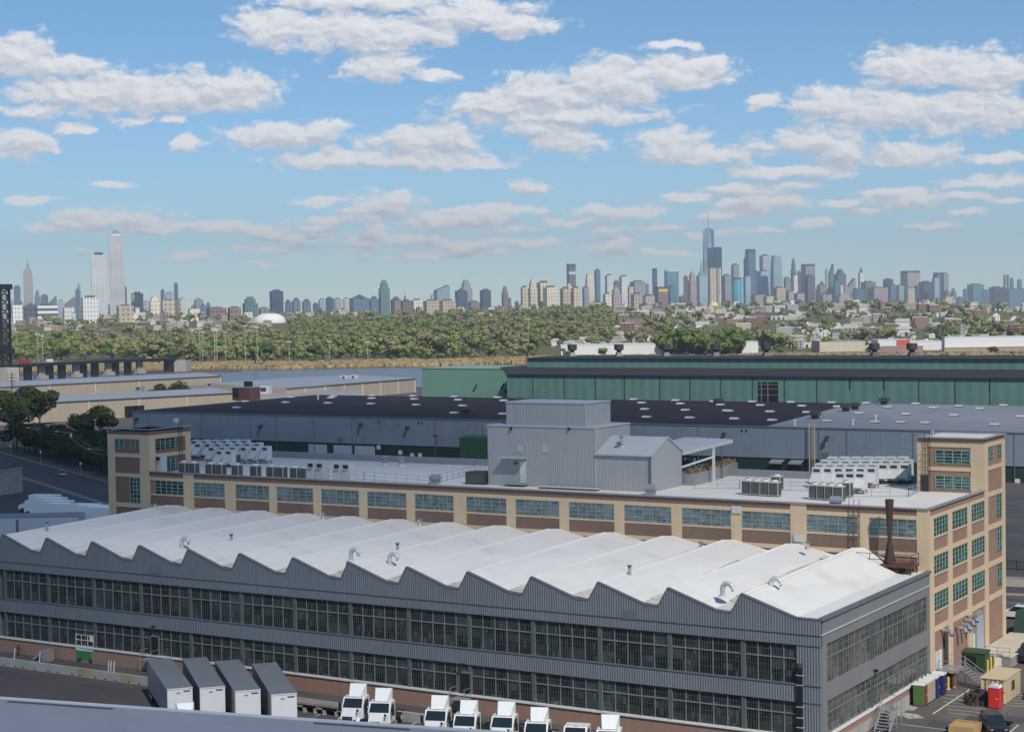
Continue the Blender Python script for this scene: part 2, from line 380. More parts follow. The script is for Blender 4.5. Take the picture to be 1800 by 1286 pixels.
ORD = ['first', 'second', 'third', 'fourth', 'fifth', 'sixth', 'seventh', 'eighth', 'ninth', 'tenth', 'eleventh', 'twelfth', 'thirteenth', 'fourteenth', 'fifteenth', 'sixteenth', 'seventeenth', 'eighteenth', 'nineteenth', 'twentieth']
# ------------------------------------------------------------------ palette
M_slate = mat('slate_metal', (.168, .189, .211), rough=.5, rib=(.27, .022, .06), n=(.25, .08), n2=(.04, .12), streak=(1.1, .10), spec=.4)
M_slate2 = mat('slate_trim', (.135, .148, .162), rough=.5, n=(.3, .08), spec=.4)
M_side = mat('slate_side', (.20, .20, .205), rough=.45, rib=(.27, .012, .02), n=(.2, .08), streak=(1.0, .10), spec=.4)
M_white = mat('roof_membrane', (.69, .685, .65), rough=.6, n=(.09, .06), n2=(.7, .03), stain=(.16, (.50, .47, .36), .45), spec=.3)
M_white2 = mat('roof_white', (.74, .72, .66), rough=.6, n=(.2, .05), stain=(.25, (.52, .50, .44), .4), spec=.3)
M_brick = mat('brick_wall', (.30, .188, .140), rough=.85, n=(.5, .10), n2=(5, .13), streak=(1.5, .10), stain=(.3, (.27, .17, .13), .5), spec=.2)
M_brick_shaded = mat('brick_shaded', (.205, .135, .105), rough=.85, n=(.5, .10), n2=(5, .13), streak=(1.5, .10), stain=(.4, (.22, .13, .10), .5), spec=.2)  # copy of the brick with the dim front's shade put into its colour
M_tan = mat('painted_concrete', (.60, .455, .30), rough=.8, n=(.4, .06), n2=(3, .03), streak=(1.6, .07), stain=(.35, (.50, .40, .30), .45), spec=.2)
M_conc = mat('concrete', (.36, .35, .32), rough=.9, n=(.5, .14), n2=(4, .06), stain=(.6, (.22, .21, .19), .5), spec=.2)
M_sill = mat('white_sill', (.62, .62, .60), rough=.7, n=(.8, .06))
M_coping = mat('grey_coping', (.30, .30, .31), rough=.5, n=(.6, .08), metal=.2)
M_mull = mat('mullion_grey', (.17, .19, .185), rough=.6, n=(.5, .05))
M_muntd = mat('muntin_dark', (.070, .082, .084), rough=.6, n=(.5, .05))
M_teal = mat('teal_frame', (.25, .40, .35), rough=.6, n=(.5, .08))
M_tealg = mat('grey_teal_frame', (.24, .31, .31), rough=.6, n=(.5, .08))
M_glassA = glass('factory_glass', (.008, .011, .013), (.085, .115, .108), cell=(1.524, 1.25), f=.46)
M_glassB = glass('side_glass', (.045, .048, .045), (.16, .15, .125), cell=(1.55, 1.2), f=.45)
M_glassC = glass('office_glass', (.075, .10, .108), (.21, .27, .27), cell=(1.02, .5), f=.55, rough=.18)
M_glassD = glass('tower_glass', (.008, .020, .018), (.11, .20, .17), cell=(.8, .5), f=.35)
M_pent = mat('penthouse_metal', (.36, .365, .37), rough=.45, rib=(.30, .018, .025), n=(.2, .05), n2=(.9, .03), streak=(1.3, .06), spec=.4)
M_penttrim = mat('penthouse_trim', (.42, .44, .46), rough=.5, n=(.4, .04))
M_seam = mat('seam_roof', (.45, .48, .50), rough=.4, n=(.3, .06), spec=.5)
M_steel = mat('galvanised', (.42, .43, .44), rough=.4, metal=.5, n=(1, .12))
M_chrome = mat('bright_steel', (.75, .76, .78), rough=.22, metal=.9, n=(1, .06))
M_black = mat('black_paint', (.012, .012, .014), rough=.4, n=(1, .2))
M_dark = mat('dark_grey', (.04, .04, .045), rough=.6, n=(1, .2))
M_offw = mat('offwhite_paint', (.62, .63, .60), rough=.5, n=(.8, .06), inst=.05)
M_offw2 = mat('unit_white', (.50, .51, .51), rough=.5, n=(.8, .08), inst=.06)
M_grille = mat('coil_grille', (.085, .085, .08), rough=.7, n=(2, .2), rib=(.16, .02, .25))
M_rust = mat('rust_brown', (.060, .030, .023), rough=.85, n=(1.2, .3))
M_rustred = mat('rust_red', (.10, .042, .032), rough=.85, n=(1.2, .3))
M_red = mat('red_paint', (.55, .03, .025), rough=.45, n=(1, .08))
M_yellow = mat('yellow_paint', (.68, .50, .10), rough=.6, n=(1, .12))
M_green = mat('green_paint', (.03, .20, .055), rough=.5, n=(1, .1))
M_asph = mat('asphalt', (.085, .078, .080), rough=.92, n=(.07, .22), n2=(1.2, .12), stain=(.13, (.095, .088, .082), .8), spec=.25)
M_asphR = mat('asphalt_sun_tone', (.105, .098, .092), rough=.92, n=(.07, .22), n2=(1.2, .12), stain=(.2, (.16, .145, .125), .8), spec=.25)  # paler asphalt copy, the lot's sunshine is put into its colour
M_asphN = mat('asphalt_street', (.075, .073, .076), rough=.9, n=(.05, .2), n2=(.9, .1), stain=(.1, (.10, .10, .10), .6), spec=.25)
M_line = mat('road_paint', (.55, .53, .45), rough=.8, n=(2, .25))
M_kerb = mat('kerb_concrete', (.30, .28, .25), rough=.9, n=(1, .15))
M_plat = mat('dock_concrete', (.27, .26, .235), rough=.9, n=(.3, .2), n2=(2, .12), stain=(.4, (.14, .135, .125), .7))

b = 7.62
XC, YB = 106.87, 31.28
ZR, ZV, ZW1, ZW0, ZM1, ZM0, ZS = 13.0, 11.2, 8.70, 5.06, 3.42, .32, .32
YD = -2.5           # truck yard level
GZ = -1.6           # ground

# ------------------------------------------------------------------ sawtooth factory
XL = -1.25
fac = thing('sawtooth_factory', (52, 15, GZ), 'long slate grey metal factory with white sawtooth roof and two bands of dark steel windows', 'factory')
prof = [(XL, ZV)]
for i in range(14):
    x = i*b
    if i: prof += [(x-2.436, ZV), (x-1.054, ZV)]
    else: prof += [(x-1.054, ZV)]
    prof += [(x, ZR)]
prof += [(14*b-2.3, ZV), (XC, ZV-.04)]
w = MB()
# gable fascia with teeth (front)
for (x0, z0), (x1, z1) in zip(prof[:-1], prof[1:]):
    if x1-x0 < .01: continue
    w.poly([(x0, 0, ZW1), (x1, 0, ZW1), (x1, 0, z1), (x0, 0, z0)], M_slate)
    w.poly([(x0, .35, ZW1), (x1, .35, ZW1), (x1, .35, z1), (x0, .35, z0)], M_slate2)
w.poly([(XL, 0, ZW1), (XC, 0, ZW1), (XC, .35, ZW1), (XL, .35, ZW1)], M_slate2)
w.box(XL, XC, 0, .35, ZM1, ZW0, M_slate)
XP = 104.45
w.box(XP, XC, .003, .347, ZS-.0, ZM1, M_slate); w.box(XP, XC, .003, .347, ZW0, ZW1, M_slate)
w.box(XL, XL+.3, .003, .347, ZS, ZM1, M_slate); w.box(XL, XL+.3, .003, .347, ZW0, ZW1, M_slate)
w.build('front_wall', fac)
t_ = MB()
for (x0, z0), (x1, z1) in zip(prof[:-1], prof[1:]):
    t_.beam((x0, .12, z0-.05), (x1, .12, z1-.03), .34, M_slate2, .16)
t_.beam((XL, -.03, 9.72), (XC, -.03, 9.72), .12, M_slate2, .10)
t_.beam((XL, -.03, ZW1+.03), (XC, -.03, ZW1+.03), .1, M_slate2, .12)
t_.beam((XL, -.03, ZW0+.02), (XC, -.03, ZW0+.02), .12, M_slate2, .14)
t_.beam((XL, -.03, ZM1+.04), (XC, -.03, ZM1+.04), .08, M_slate2, .1)
t_.build('roof_trim', fac)
s_ = MB(); s_.box(XL, XC+.06, -.14, .3, .14, ZS, M_sill); s_.box(XC-.3, XC+.14, .3, YB, .14, ZS, M_sill); s_.build('window_sill', fac)
p_ = MB(); p_.box(XL+.02, XC-.02, .02, .4, YD-.3, .14, M_brick); p_.box(XC-.4, XC-.02, .4, YB, -.55, .14, M_brick)
p_.box(XC-.42, XC+.02, .4, YB, -2.6, -.55, M_conc); p_.build('brick_base', fac)
# right side wall (faces +X)
ysA, ysB = 1.45, 30.4
r_ = MB()
r_.box(XC-.35, XC-.001, .36, YB, ZW1, ZV-.2, M_side); r_.box(XC-.35, XC-.001, .36, YB, ZM1, ZW0, M_side)
for z0, z1 in ((ZS, ZM1), (ZW0, ZW1)):
    r_.box(XC-.35, XC-.002, .36, ysA, z0, z1, M_side); r_.box(XC-.35, XC-.002, ysB, YB, z0, z1, M_side)
r_.build('side_wall', fac)
r2 = MB(); r2.beam((XC, 0, ZV-.02), (XC, YB, ZV-.02), .4, M_slate2, .3)
r2.beam((XC+.05, 0, 9.72), (XC+.05, YB, 9.72), .12, M_penttrim, .10); r2.build('eave_trim', fac)
# interior dark back wall so that panes read deep, and left wall
l_ = MB(); l_.box(XL, XL+.3, .36, YB-.2, -2.6, ZV, M_slate); l_.build('end_wall', fac)
# roof: lofted between the front teeth and the higher rear line
roofm = MB()
rear = []
for (x, z) in prof: rear.append((x, z+(0 if x > 103 else .35+(.75 if z < 12 else .25))))
YF_, YR_ = .35, 29.3
def strip(pf, y0, pr, y1):
    for (a, bq), (c, d) in zip(list(zip(pf, pr))[:-1], list(zip(pf, pr))[1:]):
        roofm.poly([(a[0], y0, a[1]-.06), (c[0], y0, c[1]-.06), (d[0], y1, d[1]-.06), (bq[0], y1, bq[1]-.06)], M_white)
strip(prof, YF_, rear, YR_)
hip = [(x+(.5 if z > 13 else 0), min(z, 12.55)+(.0 if z < 13 else .85)) for x, z in rear]
strip(rear, YR_, hip, YB-.02)
roofm.build('roof', fac)
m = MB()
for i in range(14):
    x = i*b; m.poly([(x, .5, ZR-.045), (x+.32, .5, ZR-.15), (x+.32, YR_, ZR+.46), (x, YR_, ZR+.565)], mat('ridge_highlight', (.76, .75, .72), rough=.6, n=(.6, .06)))  # bright edge of each ridge painted as a lighter strip
m.build('ridge_highlight', fac)
M_dirt_shade = mat('valley_dirt_shade', (.50, .49, .44), rough=.9, n=(.25, .35), n2=(2, .2))  # dirt and fold shade painted together as one greyer valley strip
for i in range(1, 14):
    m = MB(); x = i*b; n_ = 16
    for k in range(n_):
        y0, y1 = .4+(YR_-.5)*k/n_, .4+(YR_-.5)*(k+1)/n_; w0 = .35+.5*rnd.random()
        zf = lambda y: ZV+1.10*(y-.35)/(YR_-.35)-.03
        m.poly([(x-2.436-w0, y0, zf(y0)+w0*.33), (x-1.06, y0, zf(y0)), (x-1.06, y1, zf(y1)), (x-2.436-w0, y1, zf(y1)+w0*.33)], M_dirt_shade)
    m.build('valley_shade_strip', fac)
# membrane lap seams and patches
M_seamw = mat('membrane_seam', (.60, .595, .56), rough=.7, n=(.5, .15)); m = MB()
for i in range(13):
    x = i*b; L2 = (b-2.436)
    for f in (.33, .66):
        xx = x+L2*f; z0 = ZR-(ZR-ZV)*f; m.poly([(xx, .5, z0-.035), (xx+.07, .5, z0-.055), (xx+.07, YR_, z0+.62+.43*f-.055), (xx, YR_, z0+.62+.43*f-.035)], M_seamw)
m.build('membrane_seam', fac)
# front windows: one window per bay and storey
def winmesh(x0, x1, z0, z1, y, tz, npan, ncol, rowsU, rowsL, gm):
    m = MB()
    m.poly([(x0, y, z0), (x1, y, z0), (x1, y, z1), (x0, y, z1)], gm)
    pw = (x1-x0)/npan
    for k in range(npan+1):
        x = x0+k*pw; m.box(x-.045, x+.045, y-.10, y-.012, z0, z1, M_mull)
        if k < npan:
            for c in range(1, ncol): xx = x+pw*c/ncol; m.box(xx-.016, xx+.016, y-.05, y-.012, z0, z1, M_muntd)
    m.box(x0, x1, y-.12, y-.012, tz-.055, tz+.055, M_mull)
    for k in range(1, rowsU): z = tz+(z1-tz)*k/rowsU; m.box(x0, x1, y-.045, y-.012, z-.016, z+.016, M_muntd)
    for k in range(1, rowsL): z = z0+(tz-z0)*k/rowsL; m.box(x0, x1, y-.045, y-.012, z-.016, z+.016, M_muntd)
    return m
GP = np.array([52, 15, GZ])
def shared(mesh_mb, name, parent, offs, org):
    """first window from the builder, the others as copies"""
    o = mesh_mb.build(name, parent, org=org)
    o.location = Vector(offs[0])-Vector(GP if parent is fac else ORG[parent.name]); out = [o]
    for f in offs[1:]:
        c = o.copy(); COL.objects.link(c); c.parent = parent; c.location = Vector(f)-Vector(GP if parent is fac else ORG[parent.name]); out.append(c)
    return out
mU = winmesh(.26, b-.16, ZW0, ZW1, .22, 7.36, 5, 5, 2, 3, M_glassA)
mL = winmesh(.26, b-.16, ZS, ZM1, .22, 2.25, 5, 5, 2, 3, M_glassA)
shared(mU, 'window', fac, [(i*b, 0, 0) for i in range(13)], (0, 0, 0))
doors = {4: 2, 9: 1}
shared(mL, 'window', fac, [(i*b, 0, 0) for i in range(13)], (0, 0, 0))
winmesh(13*b+.26, XP, ZW0, ZW1, .22, 7.36, 4, 5, 2, 3, M_glassA).build('window', fac)
winmesh(13*b+.26, XP, ZS, ZM1, .22, 2.25, 4, 5, 2, 3, M_glassA).build('window', fac)
for i in range(14):
    for z0, z1 in ((ZS, ZM1), (ZW0, ZW1)): pc = MB(); pc.box(i*b-.16, i*b+.26, .06, .3, z0, z1, mat('post_green', (.085, .108, .10), rough=.6, n=(1, .1))); pc.build('window_post', fac)
# side windows (two long bands, split by one post)
def sidewin(y0, y1, z0, z1, X, tz, npan, ncol, rowsU, rowsL, gm, fm, fm2, fw_=.045):
    m = MB(); m.poly([(X, y0, z0), (X, y1, z0), (X, y1, z1), (X, y0, z1)], gm); pw = (y1-y0)/npan
    for k in range(npan+1):
        y = y0+k*pw; m.box(X+.012, X+.07, y-fw_, y+fw_, z0, z1, fm)
        if k < npan:
            for c in range(1, ncol): yy = y+pw*c/ncol; m.box(X+.012, X+.035, yy-.016, yy+.016, z0, z1, fm2)
    if tz: m.box(X+.012, X+.08, y0, y1, tz-.05, tz+.05, fm)
    lo, hi = z0, z1
    rows = [(tz or z1, hi, rowsU), (lo, tz or z1, rowsL)]
    for a, c, nr in rows:
        for k in range(1, nr): z = a+(c-a)*k/nr; m.box(X+.012, X+.035, y0, y1, z-.018, z+.018, fm2)
    return m
for z0, z1, tz in ((ZW0, ZW1, 7.36), (ZS, ZM1, 2.25)):
    sidewin(ysA, 13.35, z0, z1, XC-.2, tz, 8, 2, 2, 3, M_glassB, M_mull, M_mull).build('window', fac)
    sidewin(13.75, ysB, z0, z1, XC-.2, tz, 11, 2, 2, 3, M_glassB, M_mull, M_mull).build('window', fac)
for z0, z1 in ((ZW0, ZW1), (ZS, ZM1)): q_ = MB(); q_.box(XC-.3, XC-.05, 13.36, 13.74, z0, z1, M_muntd); q_.build('window_post', fac)
# blue tarps / boxes stored behind some panes read through as pale patches: dark doors in the lower band
for px, w_ in ((273, 1.1), (817, 1.3)):
    X = ony(px, 1160, .1)[0]
    d_ = MB(); d_.box(X-w_/2, X+w_/2, .04, .2, ZS, 2.45, M_black); d_.box(X-w_/2-.12, X+w_/2+.12, .05, .19, ZS, 2.6, M_mull); d_.build('door', fac)
    a_ = MB(); a_.box(X-.9, X+.9, -1.5, -.15, -.05, .02, M_steel)
    for dx in (-.88, .88):
        a_.beam((X+dx, -1.48, .02), (X+dx, -1.48, 1.1), .05, M_steel); a_.beam((X+dx, -.2, 1.1), (X+dx, -1.48, 1.1), .05, M_steel)
        a_.beam((X+dx, -.2, .55), (X+dx, -1.48, .55), .04, M_steel); a_.beam((X+dx, -1.48, -1.55), (X+dx, -1.48, 0), .07, M_steel)
    a_.build('door_landing', fac)
# black conduit on the end pier
c_ = MB(); c_.box(XP+.12, XP+.62, -.28, -.05, -1.5, 6.6, M_black); c_.cyl((XP+.37, -.16, 6.6), (XP+.37, -.16, 7.0), .25, M_dark)
for z in (5.9, 5.0, 3.0, 2.0, 1.1): c_.box(XP+.05, XP+.7, -.31, -.02, z, z+.07, M_penttrim)
c_.build('vertical_duct', fac)
# faint louvre panels on the gable
for px, py in ((272, 1000), (1105, 1080)):
    P = ony(px, py, 0); v_ = MB(); v_.box(P[0]-.8, P[0]+.8, -.05, -.001, P[2]-.5, P[2]+.45, M_slate2); v_.build('wall_louvre', fac)
# goose lamps over the doors
for px, py in ((273, 1100), (817, 1166), (1537, 1178)):
    if px < 1500: P = ony(px, py, 0); m = MB(); m.beam((P[0], 0, P[2]), (P[0], -.4, P[2]+.12), .06, M_black); m.box(P[0]-.16, P[0]+.16, -.6, -.3, P[2]-.06, P[2]+.12, M_black)
    else: P = onx(px, py, XC); m = MB(); m.box(XC, XC+.35, P[1]-.18, P[1]+.18, P[2]-.12, P[2]+.14, M_black)
    m.build('wall_lamp', fac)

# roof vents on the sawtooth roof: stacks, goosenecks, turbine vents
def roofz(X, Y):
    x = X % b; t = min(max(Y/26.5, 0), 1)
    z = ZR+(ZV-ZR)*min(x/(b-2.436), 1) if x < b-1.054 else ZV+(ZR-ZV)*(x-b+1.054)/1.054
    return z+t*(.6 if z > 12.1 else 1.0)-.1
def on_roof(px, py):
    Y = 5.
    for _ in range(12):
        z = 12.2; P = onz(px, py, z)
        for _ in range(6): P = onz(px, py, roofz(P[0], P[1]))
    return P
stack0 = local('vent_stack', '', 'roof vent')
m = MB(); m.cyl((0, 0, 0), (0, 0, .25), .34, M_offw2, .2, n=12); m.cyl((0, 0, .25), (0, 0, 1.35), .17, M_steel, n=12); m.build('pipe', stack0)
m = MB(); m.cyl((0, 0, 1.35), (0, 0, 1.55), .12, M_dark, .26, n=12); m.cyl((0, 0, 1.55), (0, 0, 1.62), .28, M_steel, .2, n=12); m.build('cap', stack0)
def goose(name):
    g = local(name, '', 'roof vent'); m = MB(); pts = []
    for k in range(9):
        a = math.pi*(k/8)*.92; pts.append((.55-.55*math.cos(a), 0, .75+.55*math.sin(a)))
    m.tube([(0, 0, 0), (0, 0, .4)]+pts, [.24]*2+[.24]*len(pts), mat('galv_light', (.50, .51, .52), rough=.45, metal=.15, n=(1, .1)), n=12)
    m.build('duct', g, smooth=True); m = MB(); m.cyl((0, 0, 0), (0, 0, .16), .5, M_offw2, .34, n=12); m.build('flashing', g); m = MB(); m.box(.98, 1.08, -.18, .18, .58, .74, M_coping); m.build('mouth', g); return g
goose0 = goose('gooseneck_vent')
turb0 = local('turbine_vent', '', 'roof vent')
m = MB(); m.cyl((0, 0, 0), (0, 0, .35), .3, M_steel, .18, n=12); m.build('base', turb0)
m = MB()
for z0, z1, r0, r1 in ((.35, .5, .2, .32), (.5, .68, .32, .32), (.68, .86, .32, .1)): m.cyl((0, 0, z0), (0, 0, z1), r0, M_chrome, r1, n=16, cap=False)
m.build('turbine', turb0, smooth=True)
vents = [('s', 83, 938, 'leftmost thin vent stack on the white sawtooth roof'), ('s', 407, 961, 'thin vent stack on the white sawtooth roof between two curved vents'),
 ('s', 699, 978, 'thin vent stack just behind the curved vent at the middle of the sawtooth roof'), ('s', 1107, 1020, 'thin vent stack casting a shadow on the sawtooth roof, right of the middle'),
 ('g', 247, 958, 'curved duct vent half hidden behind the fourth tooth of the sawtooth roof'), ('g', 320, 964, 'curved duct vent left of a thin stack on the sawtooth roof'),
 ('g', 617, 985, 'curved duct vent peeking over a tooth near the middle of the sawtooth roof'), ('g', 685, 993, 'curved duct vent in front of a thin stack near the middle of the sawtooth roof'),
 ('g', 1270, 1048, 'left one of two big curved duct vents at the right end of the sawtooth roof'), ('g', 1355, 1039, 'rightmost curved duct vent on the sawtooth roof'),
 ('t', 273, 893, 'shiny turbine vent at the left rear of the sawtooth roof'), ('t', 568, 909, 'shiny turbine vent at the rear of the sawtooth roof, second from left'),
 ('t', 738, 920, 'shiny turbine vent at the rear ridge, third from left'), ('t', 1232, 962, 'shiny turbine vent at the rear of the sawtooth roof, second from right'),
 ('t', 1419, 962, 'rightmost shiny turbine vent at the rear of the sawtooth roof')]
used = set()
for k, px, py, lab in vents:
    src = {'s': stack0, 'g': goose0, 't': turb0}[k]
    P = on_roof(px, py) if k != 't' else ony(px, py, 26.8)
    if k == 't': P[2] = max(P[2]-.15, 12.4)
    if k in used: o = copy_tree(src, P, 0, lab)
    else: o = place(src, P, 0, lab); used.add(k)
    o['group'] = 'vents on the sawtooth roof'

# ------------------------------------------------------------------ brick building
bb = thing('brick_office_building', (50, 46, GZ), 'tan and brick industrial building with stair towers at both ends behind the sawtooth roof', 'building')
YK = 60.3; XW = -13.1; ZP = 17.83
wl = MB()
# core walls (brick), set back 12 cm behind the painted frame
wl.box(XW+.12, XC-.12, YB+.12, YK, GZ-.6, ZP-.02, M_brick, top=M_white2, skip='t')
wl.build('brick_wall', bb)
fr = MB()
PX = [9.67+7.49*i for i in range(13)]
for i, x in enumerate(PX):
    hw = .95 if i in (0, 5, 11) else .66
    fr.box(x-hw, x+hw, YB, YB+.4, GZ, ZP-.78 if i not in (11,) else ZP-.06, M_tan)
fr.box(1.2, 3.1, YB, YB+.4, GZ, ZP-.06, M_tan)
fr.box(105.5, XC, YB, YB+.4, GZ, ZP-.06, M_tan)
for z0, z1 in ((16.62, 17.06), (12.62, 13.1), (8.6, 9.15)):
    fr.box(-5.1, 105.5, YB+.01, YB+.3, z0, z1, M_tan)
fr.box(-5.1, 105.5, YB+.02, YB+.3, 14.52, 14.72, M_tan)
# side frame
side_p = [(YB+.012, 32.87), (37.9, 39.4), (45.05, 46.55), (51.8, 53.25), (59.2, 60.4)]
for y0, y1 in side_p: fr.box(XC-.4, XC+.002, y0, y1, GZ, (ZP-.78 if y1 < 51 else 23.2), M_tan)
for y0, y1 in zip([p[1] for p in side_p[:-1]], [p[0] for p in side_p[1:]]):
    lv = [(16.65, 17.06), (12.6, 13.1), (8.6, 9.15), (4.4, 4.98)] if y0 < 50 else [(22.75, 23.2), (20.0, 20.45), (16.85, 17.4), (12.9, 13.5), (8.55, 9.15), (4.55, 5.2)]
    for z0, z1 in lv: fr.box(XC-.3, XC-.01, y0, y1, z0, z1, M_tan)
    if y0 < 50:
        for z in (14.5, 10.45, 6.45): fr.box(XC-.3, XC-.012, y0, y1, z, z+.18, M_tan)
fr.build('frame', bb)
cp = MB()
cp.beam((-5.1, YB+.1, ZP), (XC, YB+.1, ZP), .55, M_coping, .12); cp.beam((XC-.1, YB, ZP), (XC-.1, 51.6, ZP), .55, M_coping, .12)
cp.box(-13, 99, YK-.3, YK+.1, 17.0, 18.35, M_coping)
cp.build('coping', bb)
rf = MB(); rf.box(XW+.3, XC-.3, YB+.3, YK-.3, 17.2, 17.42, M_white2); rf.build('roof', bb)
# front windows of the top floor
def owin(x0, x1, z0, z1, y, nc, nr, gm, fm, fw_=.04):
    m = MB(); m.poly([(x0, y, z0), (x1, y, z0), (x1, y, z1), (x0, y, z1)], gm)
    for k in range(nc+1): x = x0+(x1-x0)*k/nc; m.box(x-fw_, x+fw_, y-.07, y-.012, z0, z1, fm)
    for k in range(nr+1): z = z0+(z1-z0)*k/nr; m.box(x0, x1, y-.05, y-.012, z-fw_*.8, z+fw_*.8, fm)
    return m
ow = owin(-3.05, 3.05, 14.72, 16.62, YB+.09, 5, 4, M_glassC, M_tealg)
offs = [(PX[i]+3.745+(.28 if i in (0, 5, 11) else 0), 0, 0) for i in range(12)]
o0 = ow.build('window', bb, org=(0, 0, 0)); o0.location = Vector(offs[0])-Vector((50, 46, GZ))
for f in offs[1:]:
    c = o0.copy(); COL.objects.link(c); c.parent = bb; c.location = Vector(f)-Vector((50, 46, GZ))
owin(PX[12]+.68, 105.45, 14.72, 16.62, YB+.088, 5, 4, M_glassC, M_tealg).build('window', bb)
owin(3.15, 8.7, 14.72, 16.62, YB+.088, 5, 4, M_glassC, M_tealg).build('window', bb)
owin(-4.1, 1.2, 14.72, 16.62, YB+.088, 5, 4, M_glassD, M_teal).build('window', bb)
# side windows
for y0, y1 in ((32.87, 37.9), (39.4, 45.05), (46.55, 51.8)):
    for z0, z1 in ((14.68, 16.65), (10.63, 12.6), (6.63, 8.6)):
        sidewin(y0, y1, z0, z1, XC-.1, None, 5, 1, 1, 4, M_glassD, M_teal, M_teal).build('window', bb)
for z0, z1 in ((14.0, 16.85), (9.9, 12.9), (5.75, 8.55)):
    sidewin(57.0, 58.9, z0, z1, XC-.09, None, 2, 1, 1, 5, M_glassD, M_teal, M_teal).build('window', bb)
for y0, y1 in ((53.7, 55.4), (57.2, 58.9)):
    sidewin(y0, y1, 21.1, 22.6, XC-.09, None, 2, 1, 1, 3, M_glassD, M_teal, M_teal).build('window', bb)
# brick friezes proud of nothing: brick with shade in its colour under the front windows
db = MB(); db.box(-5.0, 105.4, YB+.06, YB+.3, 13.1, 14.52, M_brick_shaded); db.box(-5.0, 105.4, YB+.055, YB+.3, 17.06, ZP-.06, M_brick_shaded)
db.box(XC-.3, XC-.045, YB+.02, 51.8, 17.06, ZP-.06, M_brick); db.build('brick_frieze', bb)
# right stair tower
XT0 = 98.85; YT = 51.6; ZT = 23.85
tw = MB(); tw.box(XT0+.1, XC-.1, YT+.1, YK, 17.3, ZT-.08, M_brick, top=M_white2, skip='b'); tw.build('tower_wall', bb)
tf = MB()
tf.box(XT0, XT0+1.25, YT, YT+.4, 17.3, 23.2, M_tan); tf.box(105.3, XC+.001, YT, YT+.4, 17.3, 23.2, M_tan)
for z0, z1 in ((22.75, 23.2), (19.95, 20.4)): tf.box(XT0+1.25, 105.3, YT+.01, YT+.3, z0, z1, M_tan)
tf.box(XT0, XT0+.4, YT+.4, YK, 17.3, 23.2, M_tan); tf.build('tower_frame', bb)
tc_ = MB(); tc_.beam((XT0-.05, YT+.1, ZT), (XC+.05, YT+.1, ZT), .5, M_coping, .12); tc_.beam((XC-.05, YT, ZT), (XC-.05, YK+.1, ZT), .5, M_coping, .12)
tc_.beam((XT0+.1, YT, ZT), (XT0+.1, YK, ZT), .5, M_coping, .12); tc_.beam((XT0, YK, ZT), (XC, YK, ZT), .5, M_coping, .12)
tc_.box(XT0+.3, XC-.3, YT+.3, YK-.2, ZT-.3, ZT-.12, M_white2); tc_.build('tower_roof', bb)
for z0, z1 in ((20.85, 22.35), (17.85, 19.35)):
    owin(101.1, 105.25, z0, z1, YT+.06, 4, 4, M_glassD, M_teal).build('window', bb)
lad = MB()
for x in (99.9, 100.5):
    lad.beam((x, YT-.25, 17.4), (x, YT-.25, 24.6), .05, M_rust)
for k in range(18): lad.beam((99.9, YT-.25, 17.7+k*.38), (100.5, YT-.25, 17.7+k*.38), .03, M_rust)
for k in range(6):
    z = 19.4+k*.8; lad.beam((99.8, YT-.25, z), (99.8, YT-.95, z), .03, M_rust); lad.beam((100.6, YT-.25, z), (100.6, YT-.95, z), .03, M_rust); lad.beam((99.8, YT-.95, z), (100.6, YT-.95, z), .03, M_rust)
for x in (99.8, 100.2, 100.6): lad.beam((x, YT-.95, 19.4), (x, YT-.95, 23.6), .03, M_rust)
lad.build('caged_ladder', bb)
m = MB(); m.box(101.2-1.9, 101.2-.95, YT-.05, YT+.05, 17.4, 19.4, M_dark); m.build('tower_door', bb)
m = MB(); m.cyl((100.4, YT+1.2, ZT), (100.4, YT+1.2, ZT+.5), .12, M_chrome); m.cyl((100.4, YT+1.2, ZT+.5), (100.4, YT+1.2, ZT+.9), .3, M_chrome, .06); m.build('tower_vent', bb)
# left stair tower
XA, XB_, YL2, ZTL = XW, -5.1, 39.9, 23.7
tw = MB(); tw.box(XA+.1, XB_-.1, YB+.1, YL2, GZ, ZTL-.3, M_brick_shaded, top=mat('grey_roof', (.28, .31, .35), rough=.7, n=(.3, .1))); tw.build('tower_wall', bb)
tf = MB()
tf.box(XA, XA+1.35, YB, YB+.4, GZ, 22.9, M_tan); tf.box(-6.9, XB_+.001, YB-.001, YB+.4, GZ, 22.9, M_tan)
for z0, z1 in ((22.3, 22.9), (19.7, 20.25), (16.9, 17.4), (12.6, 13.2)): tf.box(XA+1.35, -6.9, YB+.01, YB+.3, z0, z1, M_tan)
tf.box(XB_-.4, XB_, YB+.4, 32.6, 17.4, 22.9, M_tan); tf.box(XB_-.4, XB_, 38.8, YL2, 17.4, 22.9, M_tan)
tf.box(XB_-.3, XB_-.01, 32.6, 38.8, 22.3, 22.9, M_tan); tf.box(XB_-.3, XB_-.01, 32.6, 38.8, 19.7, 20.2, M_tan)
tf.build('tower_frame', bb)
tr = MB()
for p, q in (((XA, YB+.1), (XB_, YB+.1)), ((XB_-.1, YB), (XB_-.1, YL2)), ((XA+.1, YB), (XA+.1, YL2)), ((XA, YL2), (XB_, YL2))):
    tr.beam((p[0], p[1], ZTL), (q[0], q[1], ZTL), .5, M_coping, .12)
tr.box(XA+.3, XB_-.3, YB+.3, YL2-.3, ZTL-.45, ZTL-.3, mat('grey_roof', (.28, .31, .35), rough=.7, n=(.3, .1)))
tr.build('tower_roof', bb)
owin(-11.7, -9.9, 20.9, 22.2, YB+.06, 2, 4, M_glassD, M_teal).build('window', bb)
owin(-8.55, -6.95, 20.9, 22.2, YB+.06, 2, 4, M_glassD, M_teal).build('window', bb)
